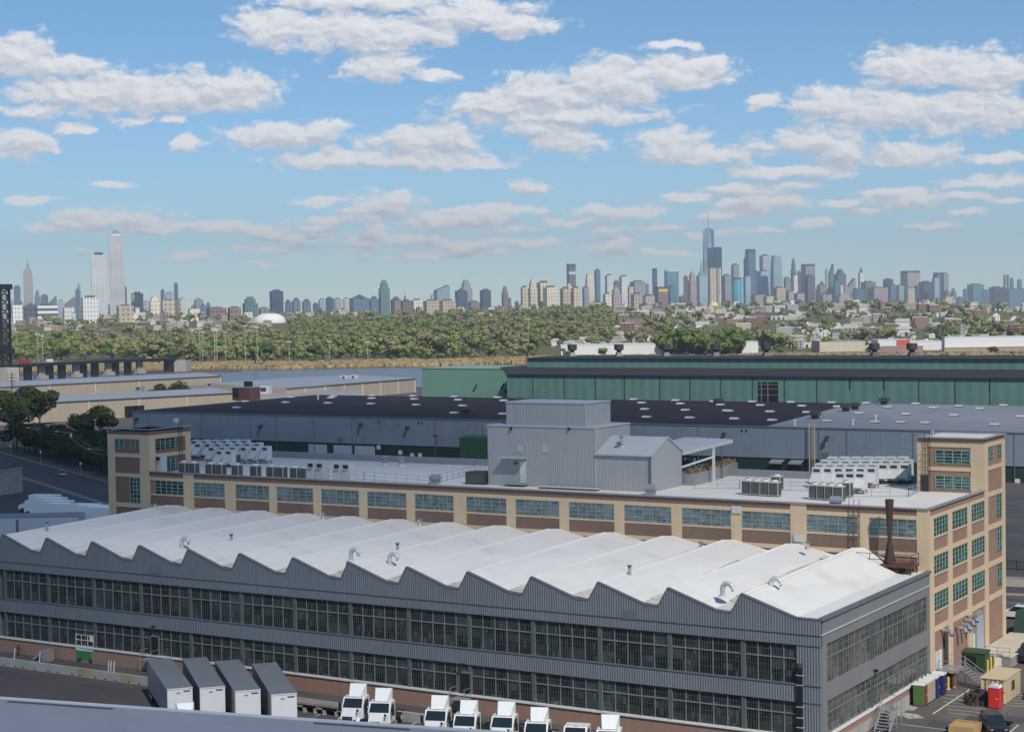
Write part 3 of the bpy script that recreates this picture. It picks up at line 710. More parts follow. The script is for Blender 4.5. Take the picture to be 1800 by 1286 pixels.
owin(-8.9, -6.95, 13.3, 16.85, YB+.06, 3, 6, M_glassD, M_teal).build('window', bb)
for z0, z1 in ((20.75, 22.2), (17.7, 19.4)):
    sidewin(32.6, 36.6, z0, z1, XB_-.07, None, 4, 1, 1, 4, M_glassD, M_teal, M_teal).build('window', bb)
lad = MB()
for y in (37.2, 37.8): lad.beam((XB_+.25, y, 17.4), (XB_+.25, y, 24.9), .05, M_rust)
for k in range(19): lad.beam((XB_+.25, 37.2, 17.6+k*.38), (XB_+.25, 37.8, 17.6+k*.38), .03, M_rust)
lad.build('ladder', bb)
m = MB(); m.box(-5.9, -5.3, 37.2, 37.8, 24.3, 24.9, M_offw); m.beam((-5.6, 37.5, 23.6), (-5.6, 37.5, 24.3), .08, M_steel); m.build('flood_lamp', bb)
# ground level of the sunny side: roller door, doors, bricked frames
m = MB(); m.box(XC-.3, XC+.05, 47.9, 51.0, -.55, 3.9, M_steel); m.box(XC-.3, XC+.10, 48.25, 50.65, -.5, 3.5, mat('roller_door', (.36, .40, .43), rough=.5, n=(.5, .06))); m.build('roller_door', bb)
m = MB(); m.box(XC-.3, XC+.02, 36.2, 37.2, .1, 4.0, M_dark); m.build('doorway', bb)
for y in (33.1, 34.4): m = MB(); m.box(XC-.3, XC+.04, y, y+.75, -.1, 2.2, M_offw); m.build('door', bb)
m = MB(); m.box(XC-.3, XC+.04, 46.8, 47.5, -.5, 1.8, M_offw); m.build('door', bb)
for k, (y, z) in enumerate(((35.4, 4.3), (40.6, 3.7), (42.1, 3.75), (43.6, 4.0), (44.8, 4.25))):
    m = MB(); m.cyl((XC, y, z), (XC+.8, y, z), .2, M_chrome, n=12); m.cyl((XC+.8, y, z), (XC+1.05, y, z-.5), .22, M_chrome, n=12); m.cyl((XC+1.05, y, z-.5), (XC+1.05, y, z-.62), .24, M_dark, n=12)
    m.build('wall_vent', bb)
m = MB(); m.cyl((XC+.9, 44.6, 4.35), (XC+.9, 46.6, 4.45), .28, M_chrome, n=12); m.build('wall_vent', bb)
m = MB(); m.cyl((XC+.12, 37.4, -1.4), (XC+.12, 37.4, 4.2), .08, M_tan); m.cyl((XC+.12, 37.7, -1.4), (XC+.12, 37.7, 4.2), .08, M_tan); m.build('drain_pipe', bb)
# rusty ladder-like pipes up the front
m = MB()
for x in (98.0, 98.55, 99.15):
    m.beam((x, YB-.12, 12.4), (x, YB-.12, 18.6), .05, M_rust)
for z in (13.2, 14.4, 15.6, 16.8): m.beam((98.0, YB-.1, z), (99.2, YB-.1, z), .05, M_rust)
m.build('conduit', bb)
for px, py in ((1295, 895), (1404, 945)):
    P = ony(px, py, YB); m = MB(); m.box(P[0]-.55, P[0]+.55, YB-.15, YB-.002, P[2]-.4, P[2]+.4, M_offw2); m.build('vent_cover', bb)

# ------------------------------------------------------------------ rusty fan platform and flared stack
fs = thing('rusty_platform', (103, 29, 11.4), 'rusty steel service platform with railing at the rear right corner of the sawtooth roof', 'platform')
m = MB(); m.box(98.9, 105.9, 28.3, 30.9, 11.85, 12.05, M_rustred); m.box(99.5, 104.5, 28.8, 30.6, 11.2, 11.85, M_rust); m.build('deck', fs)
m = MB()
for x, y in ((98.95, 28.35), (101.3, 28.35), (103.6, 28.35), (105.85, 28.35), (105.85, 30.8), (98.95, 30.8)):
    m.beam((x, y, 12.0), (x, y, 13.2), .06, M_rust)
for z in (12.6, 13.2): m.beam((98.95, 28.35, z), (105.85, 28.35, z), .06, M_rust); m.beam((105.85, 28.35, z), (105.85, 30.8, z), .06, M_rust); m.beam((98.95, 28.35, z), (98.95, 30.8, z), .06, M_rust)
m.build('railing', fs)
m = MB()
for x in (105.7, 104.2): m.beam((x, 28.5, 10.2), (x, 28.5, 11.9), .14, M_rust); m.beam((x, 30.6, 10.2), (x, 30.6, 11.9), .14, M_rust); m.beam((x, 28.5, 11.9), (x-1.2, 28.5, 10.9), .1, M_rust)
m.beam((99.3, 28.5, 10.9), (99.3, 28.5, 11.9), .14, M_rust); m.build('brace', fs)
st = thing('flared_stack', (103.1, 29.6, 12.05), 'tall rusty brown exhaust stack flaring towards its top, on the rusty platform', 'chimney')
m = MB(); m.cyl((103.1, 29.6, 12.05), (103.1, 29.6, 14.4), .72, M_rust, .26, n=4); m.build('base', st)
m = MB(); m.cyl((103.1, 29.6, 14.3), (103.1, 29.6, 18.6), .20, M_rust, .44, n=16); m.cyl((103.1, 29.6, 18.6), (103.1, 29.6, 18.9), .46, M_rust, .46, n=16); m.build('flue', st)

# ------------------------------------------------------------------ penthouse on the brick roof
ph = thing('rooftop_penthouse', (58, 42, 17.42), 'pale grey ribbed metal penthouse with a pitched lean-to on the brick building roof', 'penthouse')
x0, x1, y0, y1 = 47.1, 62.8, 38.0, 47.2
zt = ony(863.5, 747.3, 38.0)[2]
m = MB(); m.box(x0, x1, y0, y1, 17.4, zt, M_pent, top=M_seam); m.build('lower_wall', ph)
zt2 = ony(889.8, 706.5, 40.0)[2]; xa, xb = ony(889.8, 740, 40.0)[0], ony(1029, 740, 40.0)[0]
m = MB(); m.box(xa, xb, 40.0, 46.6, zt, zt2, M_pent, top=M_seam); m.build('upper_wall', ph)
m = MB()
for (a, b_, c, d, z) in ((x0, x1, y0, y1, zt), (xa, xb, 40., 46.6, zt2)):
    for p, q in (((a, c), (b_, c)), ((b_, c), (b_, d)), ((a, c), (a, d)), ((a, d), (b_, d))): m.beam((*p, z), (*q, z), .22, M_penttrim, .16)
m.beam((x1, y0-.03, 17.4), (x1, y0-.03, zt), .1, M_penttrim); m.beam((xb, 39.97, zt), (xb, 39.97, zt2), .1, M_penttrim); m.build('roof_trim', ph)
# lean-to with a gable roof, ridge along X
lx1 = 70.55; ze = ony(1138.5, 801, 38.0)[2]; zr = ze+1.9; yr = 42.2
m = MB(); m.extr([(38.0, 17.4), (38.0, ze), (yr, zr), (46.2, ze-.0), (46.2, 17.4)], 'x', x1, lx1, M_pent); m.build('annex_wall', ph)
m = MB(); m.poly([(x1, 37.8, ze-.0), (lx1+.1, 37.8, ze-.0), (lx1+.1, yr, zr+.12), (x1, yr, zr+.12)], M_seam); m.poly([(x1, 46.4, ze), (lx1+.1, 46.4, ze), (lx1+.1, yr, zr+.12), (x1, yr, zr+.12)], M_seam)
for k in range(7):
    xx = x1+.3+k*(lx1-x1-.3)/6; m.beam((xx, 37.8, ze+.04), (xx, yr, zr+.16), .08, M_penttrim)
m.beam((x1, 37.78, ze), (lx1+.1, 37.78, ze), .18, M_penttrim); m.beam((lx1+.08, 37.8, ze), (lx1+.08, yr, zr+.1), .16, M_penttrim); m.beam((lx1+.08, yr, zr+.1), (lx1+.08, 46.4, ze), .16, M_penttrim)
m.cyl((lx1-.1, 37.75, 17.5), (lx1-.1, 37.75, ze), .07, M_dark); m.build('annex_roof', ph)
# canopy behind, sloping up to the right rear
P = [(lx1-6.5, 46.5), (lx1+.2, 46.3), (lx1+3.2, 54.6), (lx1-4.2, 56.0)]
zc = [ze-.1, ze-.1, ze+.9, ze+.9]
m = MB(); m.poly([(p[0], p[1], z) for p, z in zip(P, zc)], M_seam); m.poly([(p[0], p[1], z-.45) for p, z in zip(P, zc)], M_penttrim)
for i in range(4): j = (i+1) % 4; m.poly([(*P[i], zc[i]-.45), (*P[j], zc[j]-.45), (*P[j], zc[j]), (*P[i], zc[i])], M_penttrim)
for k in range(1, 7):
    f = k/7; a = [P[0][i]*(1-f)+P[1][i]*f for i in (0, 1)]; c = [P[3][i]*(1-f)+P[2][i]*f for i in (0, 1)]; m.beam((*a, ze-.05), (*c, ze+.95), .08, M_penttrim)
m.build('canopy', ph)
m = MB(); m.beam((lx1+1.9, 51.5, 17.4), (lx1+1.9, 51.5, ze+.2), .28, M_offw); m.build('canopy_post', ph); m = MB(); m.beam((lx1-.3, 46.6, 19.7), (lx1+1.9, 51.5, 20.7), .2, M_offw); m.build('canopy_brace', ph); m = MB(); m.beam((lx1+.9, 56.2, 17.4), (lx1+.9, 56.2, ze), .12, M_slate2); m.build('canopy_post', ph)
m = MB(); dx0, dx1 = onz(936, 849, 17.5)[0], onz(949, 849, 17.5)[0]; m.box(dx0, dx1, 37.93, 38.02, 17.9, 20.6, M_offw); m.build('door', ph)
m = MB(); m.box(dx0-2.4, dx1+.2, 36.7, 38.0, 21.0, 21.14, M_penttrim); m.beam((dx0-.6, 37.8, 20.3), (dx0-.6, 38.0, 20.3), .3, M_dark); m.build('door_canopy', ph)
m = MB(); m.box(dx0-2.0, dx1+.3, 36.9, 38.0, 17.7, 17.85, M_steel)
for xx in (dx0-2.0, dx0-.9, dx1+.3): m.beam((xx, 36.95, 17.8), (xx, 36.95, 18.9), .05, M_steel)
for z in (18.35, 18.9): m.beam((dx0-2.0, 36.95, z), (dx1+.3, 36.95, z), .04, M_steel)
m.build('door_landing', ph)
for px in (914, 958): P_ = ony(px, 788, 38.0); m = MB(); m.box(P_[0]-.42, P_[0]+.42, 37.94, 38.0, P_[2]-.45, P_[2]+.45, M_penttrim); m.build('wall_louvre', ph)
for px in (899, 1001): P_ = ony(px, 752.5, 38.0); m = MB(); m.box(P_[0]-.12, P_[0]+.12, 37.7, 38.0, P_[2]-.2, P_[2]+.1, M_black); m.build('wall_lamp', ph)
m = MB(); P_ = np.array([65.3, 40.2, ze+1.0])
m.cyl(tuple(P_), tuple(P_+[0, 0, .9]), .22, M_chrome, .22, n=12); m.cyl(tuple(P_+[0, 0, .9]), tuple(P_+[0, 0, 1.2]), .38, M_chrome, .1, n=12)
m.beam(tuple(P_+[-.6, -.8, -.2]), tuple(P_+[.5, -.8, .2]), .1, M_dark); m.beam(tuple(P_+[-.4, -.8, -.2]), tuple(P_+[0, 0, .6]), .06, M_dark); m.build('roof_vent', ph)
# ribbed walkway grate in front of the penthouse
g_ = thing('roof_skid', (59, 36.6, 17.42), 'long low skid with white cross bars lying in front of the penthouse', 'roof skid')
m = MB(); gx0, gx1 = onz(974, 852, 17.5)[0], onz(1066, 858, 17.5)[0]
m.box(gx0, gx1, 36.4, 36.5, 17.45, 17.6, M_dark); m.box(gx0, gx1, 37.3, 37.4, 17.45, 17.6, M_dark); m.box(gx0, gx1, 36.5, 37.3, 17.43, 17.46, M_dark); m.build('rail', g_)
m = MB()
for k in range(22): xx = gx0+(gx1-gx0)*k/21; m.beam((xx-.1, 36.4, 17.66), (xx+.1, 37.4, 17.66), .16, M_offw, .08)
m.build('cross_bar', g_)
# ducts on the front parapet
for px, py, lab in ((862+318, 866, None),):
    pass
def fan_box(px, py, X_lab, s=1.0):
    P = onz(px, py, 17.5); o = thing('exhaust_fan', (P[0], max(P[1], 32.2), 17.42), X_lab, 'exhaust fan', 'exhaust fans on the brick building roof')
    x, y = P[0], max(P[1], 32.2)
    m = MB(); m.box(x-.5*s, x+.5*s, y-.4, y+.4, 17.42, 17.8, M_coping); m.build('curb', o)
    m = MB(); m.cyl((x-.6*s, y, 18.2), (x+.45*s, y, 18.2), .5*s, mat('fan_bluegrey', (.24, .29, .34), rough=.45, n=(1, .1)), n=16); m.cyl((x+.45*s, y, 18.2), (x+.65*s, y, 18.2), .3*s, M_coping, n=16); m.build('housing', o); return o
fan_box(1144, 868, 'blue-grey fan box at the foot of the penthouse right corner')
fan_box(766, 849, 'blue-grey fan box on the parapet left of the penthouse')
fan_box(305, 820, 'blue-grey fan at the left stair tower behind the grey unit')
fan_box(1464, 892, 'blue-grey fan box in front of the right bank of condensers')
# black tank left of penthouse
o = thing('black_cooler', (45.3, 38.6, 17.42), 'black louvred box standing against the left side of the penthouse', 'cooler')
m = MB(); m.box(44.0, 46.9, 37.4, 40.0, 17.42, 19.0, M_dark); m.build('casing', o)
m = MB(); m.box(44.1, 46.8, 37.36, 37.4, 17.6, 18.85, M_grille); m.build('grille', o)
for px, py, lab, c in ((677, 817, 'dark grey mushroom vent on the white roof left of the penthouse', M_coping), (706, 819, 'pale mushroom vent on the white roof left of the penthouse', M_steel)):
    P = onz(px, py, 17.4); o = thing('mushroom_vent', P, lab, 'roof vent'); m = MB(); m.cyl(P, P+[0, 0, .3], .5, M_offw, .42, n=12); m.build('base', o)
    m = MB(); m.cyl(P+[0, 0, .3], P+[0, 0, 1.1], .42, c, n=12); m.cyl(P+[0, 0, 1.1], P+[0, 0, 1.35], .62, c, .3, n=12); m.build('hood', o)
# raised planter deck right of the penthouse with steps
pd = thing('roof_terrace', (74, 52, 17.42), 'raised grey terrace with dry grasses along its edge, right of the penthouse canopy', 'terrace')
A_ = onz(1223, 852, 17.5); B_ = onz(1297, 831, 17.5)
dA = B_-A_; nrm = np.array([-dA[1], dA[0], 0]); nrm /= np.linalg.norm(nrm)
m = MB(); C1, C2 = A_+nrm*5.5, B_+nrm*3
m.prism([A_[:2], B_[:2], C2[:2], C1[:2]], 17.42, 18.9, M_coping, M_plat); m.build('wall', pd)
m = MB()
for k in range(500):
    f = rnd.random(); q = A_*(1-f)+B_*f+nrm*rnd.uniform(.15, 1.5); h = rnd.uniform(.25, .8); a = rnd.random()*6.3
    m.poly([(q[0], q[1], 18.9), (q[0]+.28*math.cos(a), q[1]+.28*math.sin(a), 18.9), (q[0]+.1*math.cos(a+.6)+.1, q[1]+.3*math.sin(a+1), 18.9+h)], mat('dry_grass', (.30, .21, .095), rough=.9, n=(1, .3)) if k % 5 else mat('moss_green', (.12, .15, .06), rough=.9, n=(1, .3)))
tag(m.build('planting', pd), kind='stuff')
m = MB(); Q = onz(1200, 835, 17.5)
for k in range(6): m.box(Q[0]+k*.1, Q[0]+1.3+k*.1, Q[1]-.3*k+.6, Q[1]-.3*k+.9, 17.42+(5-k)*.25-.05, 17.42+(5-k)*.25+.02, M_steel)
for xx in (0, 1.4):
    for zz in (.5, 1.0): m.beam((Q[0]+xx, Q[1]+.9, 18.7+zz), (Q[0]+xx+.5, Q[1]-.9, 17.3+zz), .06, M_offw2)
m.build('stair', pd)
m = MB()
for k in range(5):
    q = onz(1196+k*4, 818, 18.9); m.box(q[0]-.5, q[0]+.5, q[1]-.4, q[1]+.4, 18.9, 19.6, mat('blue_seat', (.04, .12, .28), rough=.6))
m.build('seat', pd)

# ------------------------------------------------------------------ roof railings
def railing(pts, z, lab, n_each=1.9, h=1.07, c=None):
    c = c or M_steel; o = thing('roof_railing', (*pts[0][:2], z), lab, 'railing', 'railings on the brick building roof'); m = MB(); m2 = MB()
    for p, q in zip(pts[:-1], pts[1:]):
        p, q = np.array(p[:2]), np.array(q[:2]); L = np.linalg.norm(q-p); k = max(1, int(L/n_each))
        for i in range(k+1): s = p+(q-p)*i/k; m.beam((*s, z), (*s, z+h), .05, c)
        for zz in (h, h*.55, .12): m2.beam((*p, z+zz), (*q, z+zz), .045, c)
    m.build('post', o); m2.build('rail', o); return o
P1, P2, P3 = onz(640, 842, 17.5), onz(755, 851, 17.5), onz(853, 826, 17.5)
railing([onz(520, 830, 17.5), P1, P2, P3], 17.42, 'grey pipe railing on the white roof left of the penthouse')
railing([onz(1222, 858, 17.5), onz(1300, 858, 17.5), onz(1420, 862, 17.5)], 17.42, 'pale pipe railing on the white roof between the terrace and the right condensers')
railing([onz(1500, 872, 17.5), onz(1597, 872, 17.5), onz(1640, 852, 17.5)], 17.42, 'pale pipe railing in front of the white hooded units at the right')

# ------------------------------------------------------------------ air handling units
cond0 = local('condenser_unit', '', 'condenser')
m = MB(); m.box(-.62, .62, -.5, .5, .12, 1.75, M_offw2); m.build('casing', cond0)
m = MB(); m.box(-.54, .54, -.53, -.5, .22, 1.62, M_grille); m.box(.62, .65, -.42, .42, .22, 1.62, M_grille); m.build('grille', cond0)
m = MB(); m.cyl((0, 0, 1.75), (0, 0, 1.98), .42, M_offw, .36, n=14); m.cyl((0, 0, 1.98), (0, 0, 2.0), .3, M_dark, .3, n=14); m.build('fan_shroud', cond0)
m = MB(); m.box(-.6, .6, -.45, .45, 0, .12, M_dark); m.build('skid', cond0)
hood0 = local('hooded_unit', '', 'air handler')
m = MB(); m.extr([(-.45, .45), (.9, .45), (.9, 2.0), (.2, 2.0), (.0, 1.65)], 'x', -.62, .62, M_offw); m.build('casing', hood0)
m = MB(); m.extr([(-.95, .75), (-.85, .70), (.02, 1.72), (-.1, 1.78)], 'x', -.62, .62, M_offw); m.build('slanted_panel', hood0)
m = MB(); m.extr([(-.1, 1.8), (.9, 2.0), (.9, 2.55), (.0, 2.5)], 'x', -.6, .6, M_offw); m.box(-.42, .42, -.09, -.04, 1.95, 2.3, M_dark); m.build('hood', hood0)
m = MB()
for x in (-.55, .55):
    for y in (-.4, .8): m.beam((x, y, 0), (x, y, .45), .08, M_dark)
    m.beam((x, -.44, .40), (x, .84, .40), .1, M_dark)
for y in (-.4, .8): m.beam((-.6, y, .40), (.6, y, .40), .12, M_dark)
m.build('stand', hood0)
gray0 = local('tall_grey_unit', '', 'air handler')
m = MB(); m.box(-.7, .7, -.5, .6, .1, 2.5, M_offw2); m.build('casing', gray0)
m = MB(); m.box(-.4, .4, -.54, -.5, 1.85, 2.35, M_black); m.extr([(-.5, 1.8), (-.78, 1.78), (-.5, 1.7)], 'x', -.4, .4, M_offw); m.build('discharge_slot', gray0)
m = MB(); m.box(-.7, .7, -.45, .55, 0, .1, M_dark); m.build('skid', gray0)
used2 = set()
def unit(src, px, py, lab, grp_, z=17.5, rz=0, P=None):
    P = onz(px, py, z) if P is None else P
    P = np.array([P[0], P[1], 17.42])
    if src.name not in used2: used2.add(src.name); o = place(src, P, rz, lab)
    else: o = copy_tree(src, P, rz, lab)
    o['group'] = grp_; return o
Lc = [352, 366, 381, 402, 419, 445, 452+14, 508, 521, 536, 551, 558+8]
posL = [(350, 829), (366, 830), (399, 831), (415, 832), (446, 833), (475, 835), (506, 836), (522, 837), (547, 838), (562, 839)]
for k, (px, py) in enumerate(posL):
    unit(cond0, px, py, f'{ORD[k]} grille-fronted condenser from the left along the front parapet of the brick roof', 'condensers along the front parapet', P=np.array([onz(px, py, 17.5)[0], 33.1, 0]))
for k, (px, py) in enumerate([(316, 823), (331, 824), (586, 838), (600, 839), (626, 841), (640, 842)]):
    lab = ['left one of the two tall grey units beside the left stair tower', 'right one of the two tall grey units beside the left stair tower', 'leftmost of four tall grey units right of the front condensers', 'second of four tall grey units right of the front condensers', 'third of four tall grey units right of the front condensers', 'last of four tall grey units right of the front condensers'][k]
    unit(gray0, px, py, lab, 'tall grey units on the brick roof', P=np.array([onz(px, py, 17.5)[0], 33.2, 0]))
for k, (px, py) in enumerate([(1315, 868), (1330, 869), (1347, 870), (1362, 871), (1366, 860)]):
    unit(cond0, px, py, f'{ORD[k]} from left of the five grille-fronted condensers right of the roof terrace', 'five condensers right of the penthouse')
for k, (px, py) in enumerate([(1433, 876), (1447, 877), (1461, 878), (1475, 879), (1488, 872)]):
    unit(cond0, px, py, f'{ORD[k]} from left of the condensers in front of the white hooded units', 'five condensers before the hooded units')
for k, px in enumerate([395, 408]):
    unit(cond0, px, 806, ['left', 'right'][k]+' small condenser standing among the hooded units near the left tower', 'condensers among the left hooded units', P=onz(px+6, 817, 17.5))
rw5 = ['frontmost', 'second', 'third', 'fourth', 'rearmost']
for r_i, (py, xa_, xb_, nn) in enumerate([(866, 1477, 1512, 3), (856, 1436, 1532, 6), (849, 1440, 1590, 9), (842, 1450, 1594, 9), (836, 1462, 1586, 7)]):
    for k in range(nn):
        unit(hood0, xa_+(xb_-xa_)*k/max(1, nn-1), py, f'white hooded air handler, {ORD[k]} from left in the {rw5[r_i]} row by the right tower', 'white hooded units beside the right stair tower', rz=R(rnd.uniform(-4, 4)))
for r_i, (py, xa_, xb_, nn) in enumerate([(820, 386, 402, 2), (813, 372, 466, 6), (806, 348, 452, 7), (800, 342, 430, 6)]):
    for k in range(nn):
        unit(hood0, xa_+(xb_-xa_)*k/max(1, nn-1), py, f'grey-white hooded air handler, {ORD[k]} from left in the {["front", "second", "third", "rear"][r_i]} row by the left tower', 'hooded units near the left stair tower', rz=R(rnd.uniform(-4, 4)))
# ------------------------------------------------------------------ ground and paved surfaces
M_gr = bpy.data.materials.new('ground_mix'); M_gr.use_nodes = True
t = M_gr.node_tree; t.nodes.clear()
b_ = t.nodes.new('ShaderNodeBsdfPrincipled'); o_ = t.nodes.new('ShaderNodeOutputMaterial'); t.links.new(b_.outputs[0], o_.inputs[0]); b_.inputs['Roughness'].default_value = .95; b_.inputs['Specular IOR Level'].default_value = .15
gg = t.nodes.new('ShaderNodeNewGeometry')
def _n(scale, det=4):
    q = t.nodes.new('ShaderNodeTexNoise'); q.inputs['Scale'].default_value = scale; q.inputs['Detail'].default_value = det; t.links.new(gg.outputs['Position'], q.inputs['Vector']); return q.outputs['Fac']
dep = mm(t, 'SUBTRACT', vm(t, 'DOT_PRODUCT', gg.outputs['Position'], tuple(HF)), float(CP@HF))
farm = mm(t, 'GREATER_THAN', dep, 1200.)
c1 = t.nodes.new('ShaderNodeMixRGB'); t.links.new(_n(.15), c1.inputs[0]); c1.inputs[1].default_value = (.055, .053, .055, 1); c1.inputs[2].default_value = (.105, .098, .088, 1)
c2 = t.nodes.new('ShaderNodeMixRGB'); t.links.new(_n(.012, 5), c2.inputs[0]); c2.inputs[1].default_value = (.075, .095, .030, 1); c2.inputs[2].default_value = (.16, .14, .075, 1)
c3 = t.nodes.new('ShaderNodeMixRGB'); t.links.new(farm, c3.inputs[0]); t.links.new(c1.outputs[0], c3.inputs[1]); t.links.new(c2.outputs[0], c3.inputs[2]); t.links.new(c3.outputs[0], b_.inputs['Base Color'])
def gz(dp, s=0.):
    """height of the land at a given depth from the viewpoint"""
    if dp < -40: return -12.
    if dp < 930: return -2.62
    if dp < 960: return -2.62-(dp-930)/30*3.4
    sh = 1325+14*math.sin(s/70.)+8*math.sin(s/23.)
    if dp < sh: return -6.0
    if dp < sh+30: return -6+(dp-sh)/30*3.8
    if dp < 2050: return -2.2
    if dp < 3250:
        f = (dp-2050)/1200; f = f*f*(3-2*f); return -2.2+f*(29.5+3*math.sin(s/260.)+1.5*math.sin(s/90.+1))
    if dp < 4600:
        f = (dp-3250)/1350; f = f*f*(3-2*f); return 27.3*(1-f)
    return 0.
def W(s, dp, z):  # lateral, depth -> world
    p = CP+HF*dp+_rt*s; return (p[0], p[1], z)
deps = [-250, -40.1, -39.9, 60, 200, 400, 600, 800, 929.9, 930, 945, 960, 1100, 1280]+[1290+5*i for i in range(20)]+[1400, 1600, 1800, 2049.9]+[2050+60*i for i in range(21)]+[3310+130*i for i in range(11)]+[5500, 9000, 16000, 40000]
V, Fc = [], []
for dp in deps:
    hw = 600+dp*.75 if dp > 0 else 600
    for j in range(81):
        s = -hw+2*hw*j/80; V.append(W(s, dp, gz(dp, s) if dp > 0 else -2.62))
for i in range(len(deps)-1):
    for j in range(80): a = i*81+j; Fc.append((a, a+1, a+82, a+81))
me = bpy.data.meshes.new('ground'); me.from_pydata(V, [], Fc); me.materials.append(M_gr); me.polygons.foreach_set('use_smooth', [True]*len(Fc))
g = bpy.data.objects.new('ground', me); COL.objects.link(g); tag(g, kind='structure')
def sheet(name, pts, m, z=None, kind='structure', label=None, cat=None):
    q = MB(); q.poly([(p[0], p[1], (z if z is not None else p[2])) for p in pts], m); o = q.build(name); return tag(o, label, cat, None, kind)
# raised street-level slab behind the walk; the truck yard lies 0.9 m lower in front of it
pl = MB(); pl.prism([(-1370, -2.6), (106.9, -2.6), (106.9, -60), (600, -60), W(900, 930, 0)[:2], W(-1300, 930, 0)[:2]], -2.7, GZ, M_plat, mat('lot_paving', (.085, .082, .085), rough=.92, n=(.04, .2), n2=(.8, .12), stain=(.07, (.14, .13, .115), .7), spec=.2))
tag(pl.build('pavement'), kind='structure')
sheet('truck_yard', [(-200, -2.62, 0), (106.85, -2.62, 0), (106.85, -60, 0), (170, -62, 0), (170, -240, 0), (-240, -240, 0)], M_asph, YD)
# walk edge: pale worn kerb with yellow stretches
kb = MB(); kb.box(-60, 106.85, -3.05, -2.62, YD, GZ+.06, M_conc)
for x0, x1 in ((15.4, 17.9), (22.4, 24.6)): kb.box(x0, x1, -3.07, -2.9, YD+.25, GZ+.065, mat('worn_ochre', (.36, .28, .13), rough=.9, n=(1.2, .3), stain=(1.1, (.30, .29, .27), 1.0)))
for k in range(26): xx = -20+k*1.9+rnd.uniform(-.4, .4); kb.box(xx, xx+.2, -3.09, -3.0, YD+.1, YD+.25, M_dark)
tag(kb.build('dock_wall'), 'worn pale concrete dock wall with yellow stretches along the truck yard', 'wall')
# low dock shelf on trestles further right
dk = thing('concrete_dock', (52, -4.5, YD), 'weathered concrete dock shelf on trestles along the foot of the factory', 'dock')
q1, q2 = onz(521, 1208, -1.5), onz(800, 1247, -1.5)
m = MB(); m.box(q1[0]+3, q1[0]+13.0, -4.9, -3.1, -1.62, -1.4, M_plat); m.build('deck', dk)
m = MB()
for x in (q1[0]+4.0, q1[0]+6.6, q1[0]+9.4):
    m.box(x, x+.3, -4.8, -4.4, YD, -1.62, M_conc); m.box(x, x+1.5, -4.8, -4.5, -1.95, -1.62, M_conc); m.box(x+1.2, x+1.5, -4.8, -4.4, YD, -1.62, M_conc)
m.box(q1[0]+11, q1[0]+12.2, -4.7, -3.2, YD, -1.62, M_conc); m.build('trestle', dk)
# white parking paint in the yard
ln = MB()
for px, py, qx, qy in ((546, 1262, 580, 1247), (712, 1279, 738, 1266), (684, 1272, 706, 1262), (548, 1261, 556, 1257)):
    a, c = onz(px, py, YD), onz(qx, qy, YD); d = (c-a)/np.linalg.norm(c-a); nn = np.array([-d[1], d[0], 0])*.08
    ln.poly([(*(a-nn)[:2], YD+.01), (*(a+nn)[:2], YD+.01), (*(c+nn)[:2], YD+.01), (*(c-nn)[:2], YD+.01)], M_line)
tag(ln.build('yard_markings'), kind='structure')

# ------------------------------------------------------------------ foreground roof (the near building below the viewpoint)
z0 = 21.0
fg = thing('near_building', onz(300, 1260, z0)*np.array([1, 1, 0])+np.array([0, 0, YD]), 'blue-grey flat roof of the near building across the bottom left corner', 'building')
e0, e1, e2 = onz(-260, 1208.5, z0), onz(560, 1266, z0), onz(1180, 1307, z0)
k0, k1 = e0+(CP-e0)*.72, e2+(CP-e2)*.72
k0[2] = k1[2] = z0
M_fg = mat('bluegrey_roof', (.150, .172, .215), rough=.6, n=(.25, .08), n2=(1.8, .05), stain=(.3, (.12, .145, .20), .6), spec=.4)
m = MB(); m.prism([p[:2] for p in (e0, k0, k1, e2, e1)], z0-.5, z0, M_fg); m.build('roof', fg)
inn = lambda p, f=.01: np.array([*(p+(CP-p)*f)[:2], 0])
m = MB(); m.prism([inn(p)[:2] for p in (e0, e2)]+[inn(k1, -.02)[:2], inn(k0, -.02)[:2]], YD, z0-.5, M_slate2); m.build('wall', fg)
m = MB()
m.beam((*e0[:2], z0+.03), (*e1[:2], z0+.03), .25, mat('roof_edge', (.30, .33, .40), rough=.5), .07); m.beam((*e1[:2], z0+.03), (*e2[:2], z0+.03), .25, MAT['roof_edge'], .07)
m.build('edge_trim', fg)
for (pa, pb, qa, qb) in ((14, 1232, 198, 1245), (552, 1270, 720, 1281.5)):
    m = MB(); a, c = onz(pa, pb, z0+.02), onz(qa, qb, z0+.02); m.beam(a, c, .16, M_dark, .05); m.build('gutter_gap', fg)

# ------------------------------------------------------------------ semi trailers
tr0 = local('semi_trailer', '', 'trailer')
M_trw = mat('trailer_nose', (.66, .67, .68), rough=.4, n=(.8, .05)); M_trs = mat('trailer_side', (.33, .34, .35), rough=.4, n=(.5, .08), metal=.3); M_trr = mat('trailer_roof', (.165, .188, .21), rough=.55, n=(.3, .10), n2=(2, .05))
L_, Wd = 16.1, 2.6
m = MB(); m.box(-L_, 0, -Wd/2, Wd/2, 1.15, 4.08, M_trs, top=M_trr); m.box(-.001, .05, -Wd/2+.03, Wd/2-.03, 1.12, 4.05, M_trw); m.build('box_body', tr0)
m = MB(); m.beam((.05, -Wd/2, 4.09), (.05, Wd/2, 4.09), .12, M_offw, .1)
for s in (-1, 1): m.beam((-L_, s*Wd/2, 4.08), (0, s*Wd/2, 4.08), .06, M_steel, .08); m.beam((-L_, s*Wd/2, 1.15), (0, s*Wd/2, 1.15), .06, M_steel, .14)
m.build('rail', tr0)
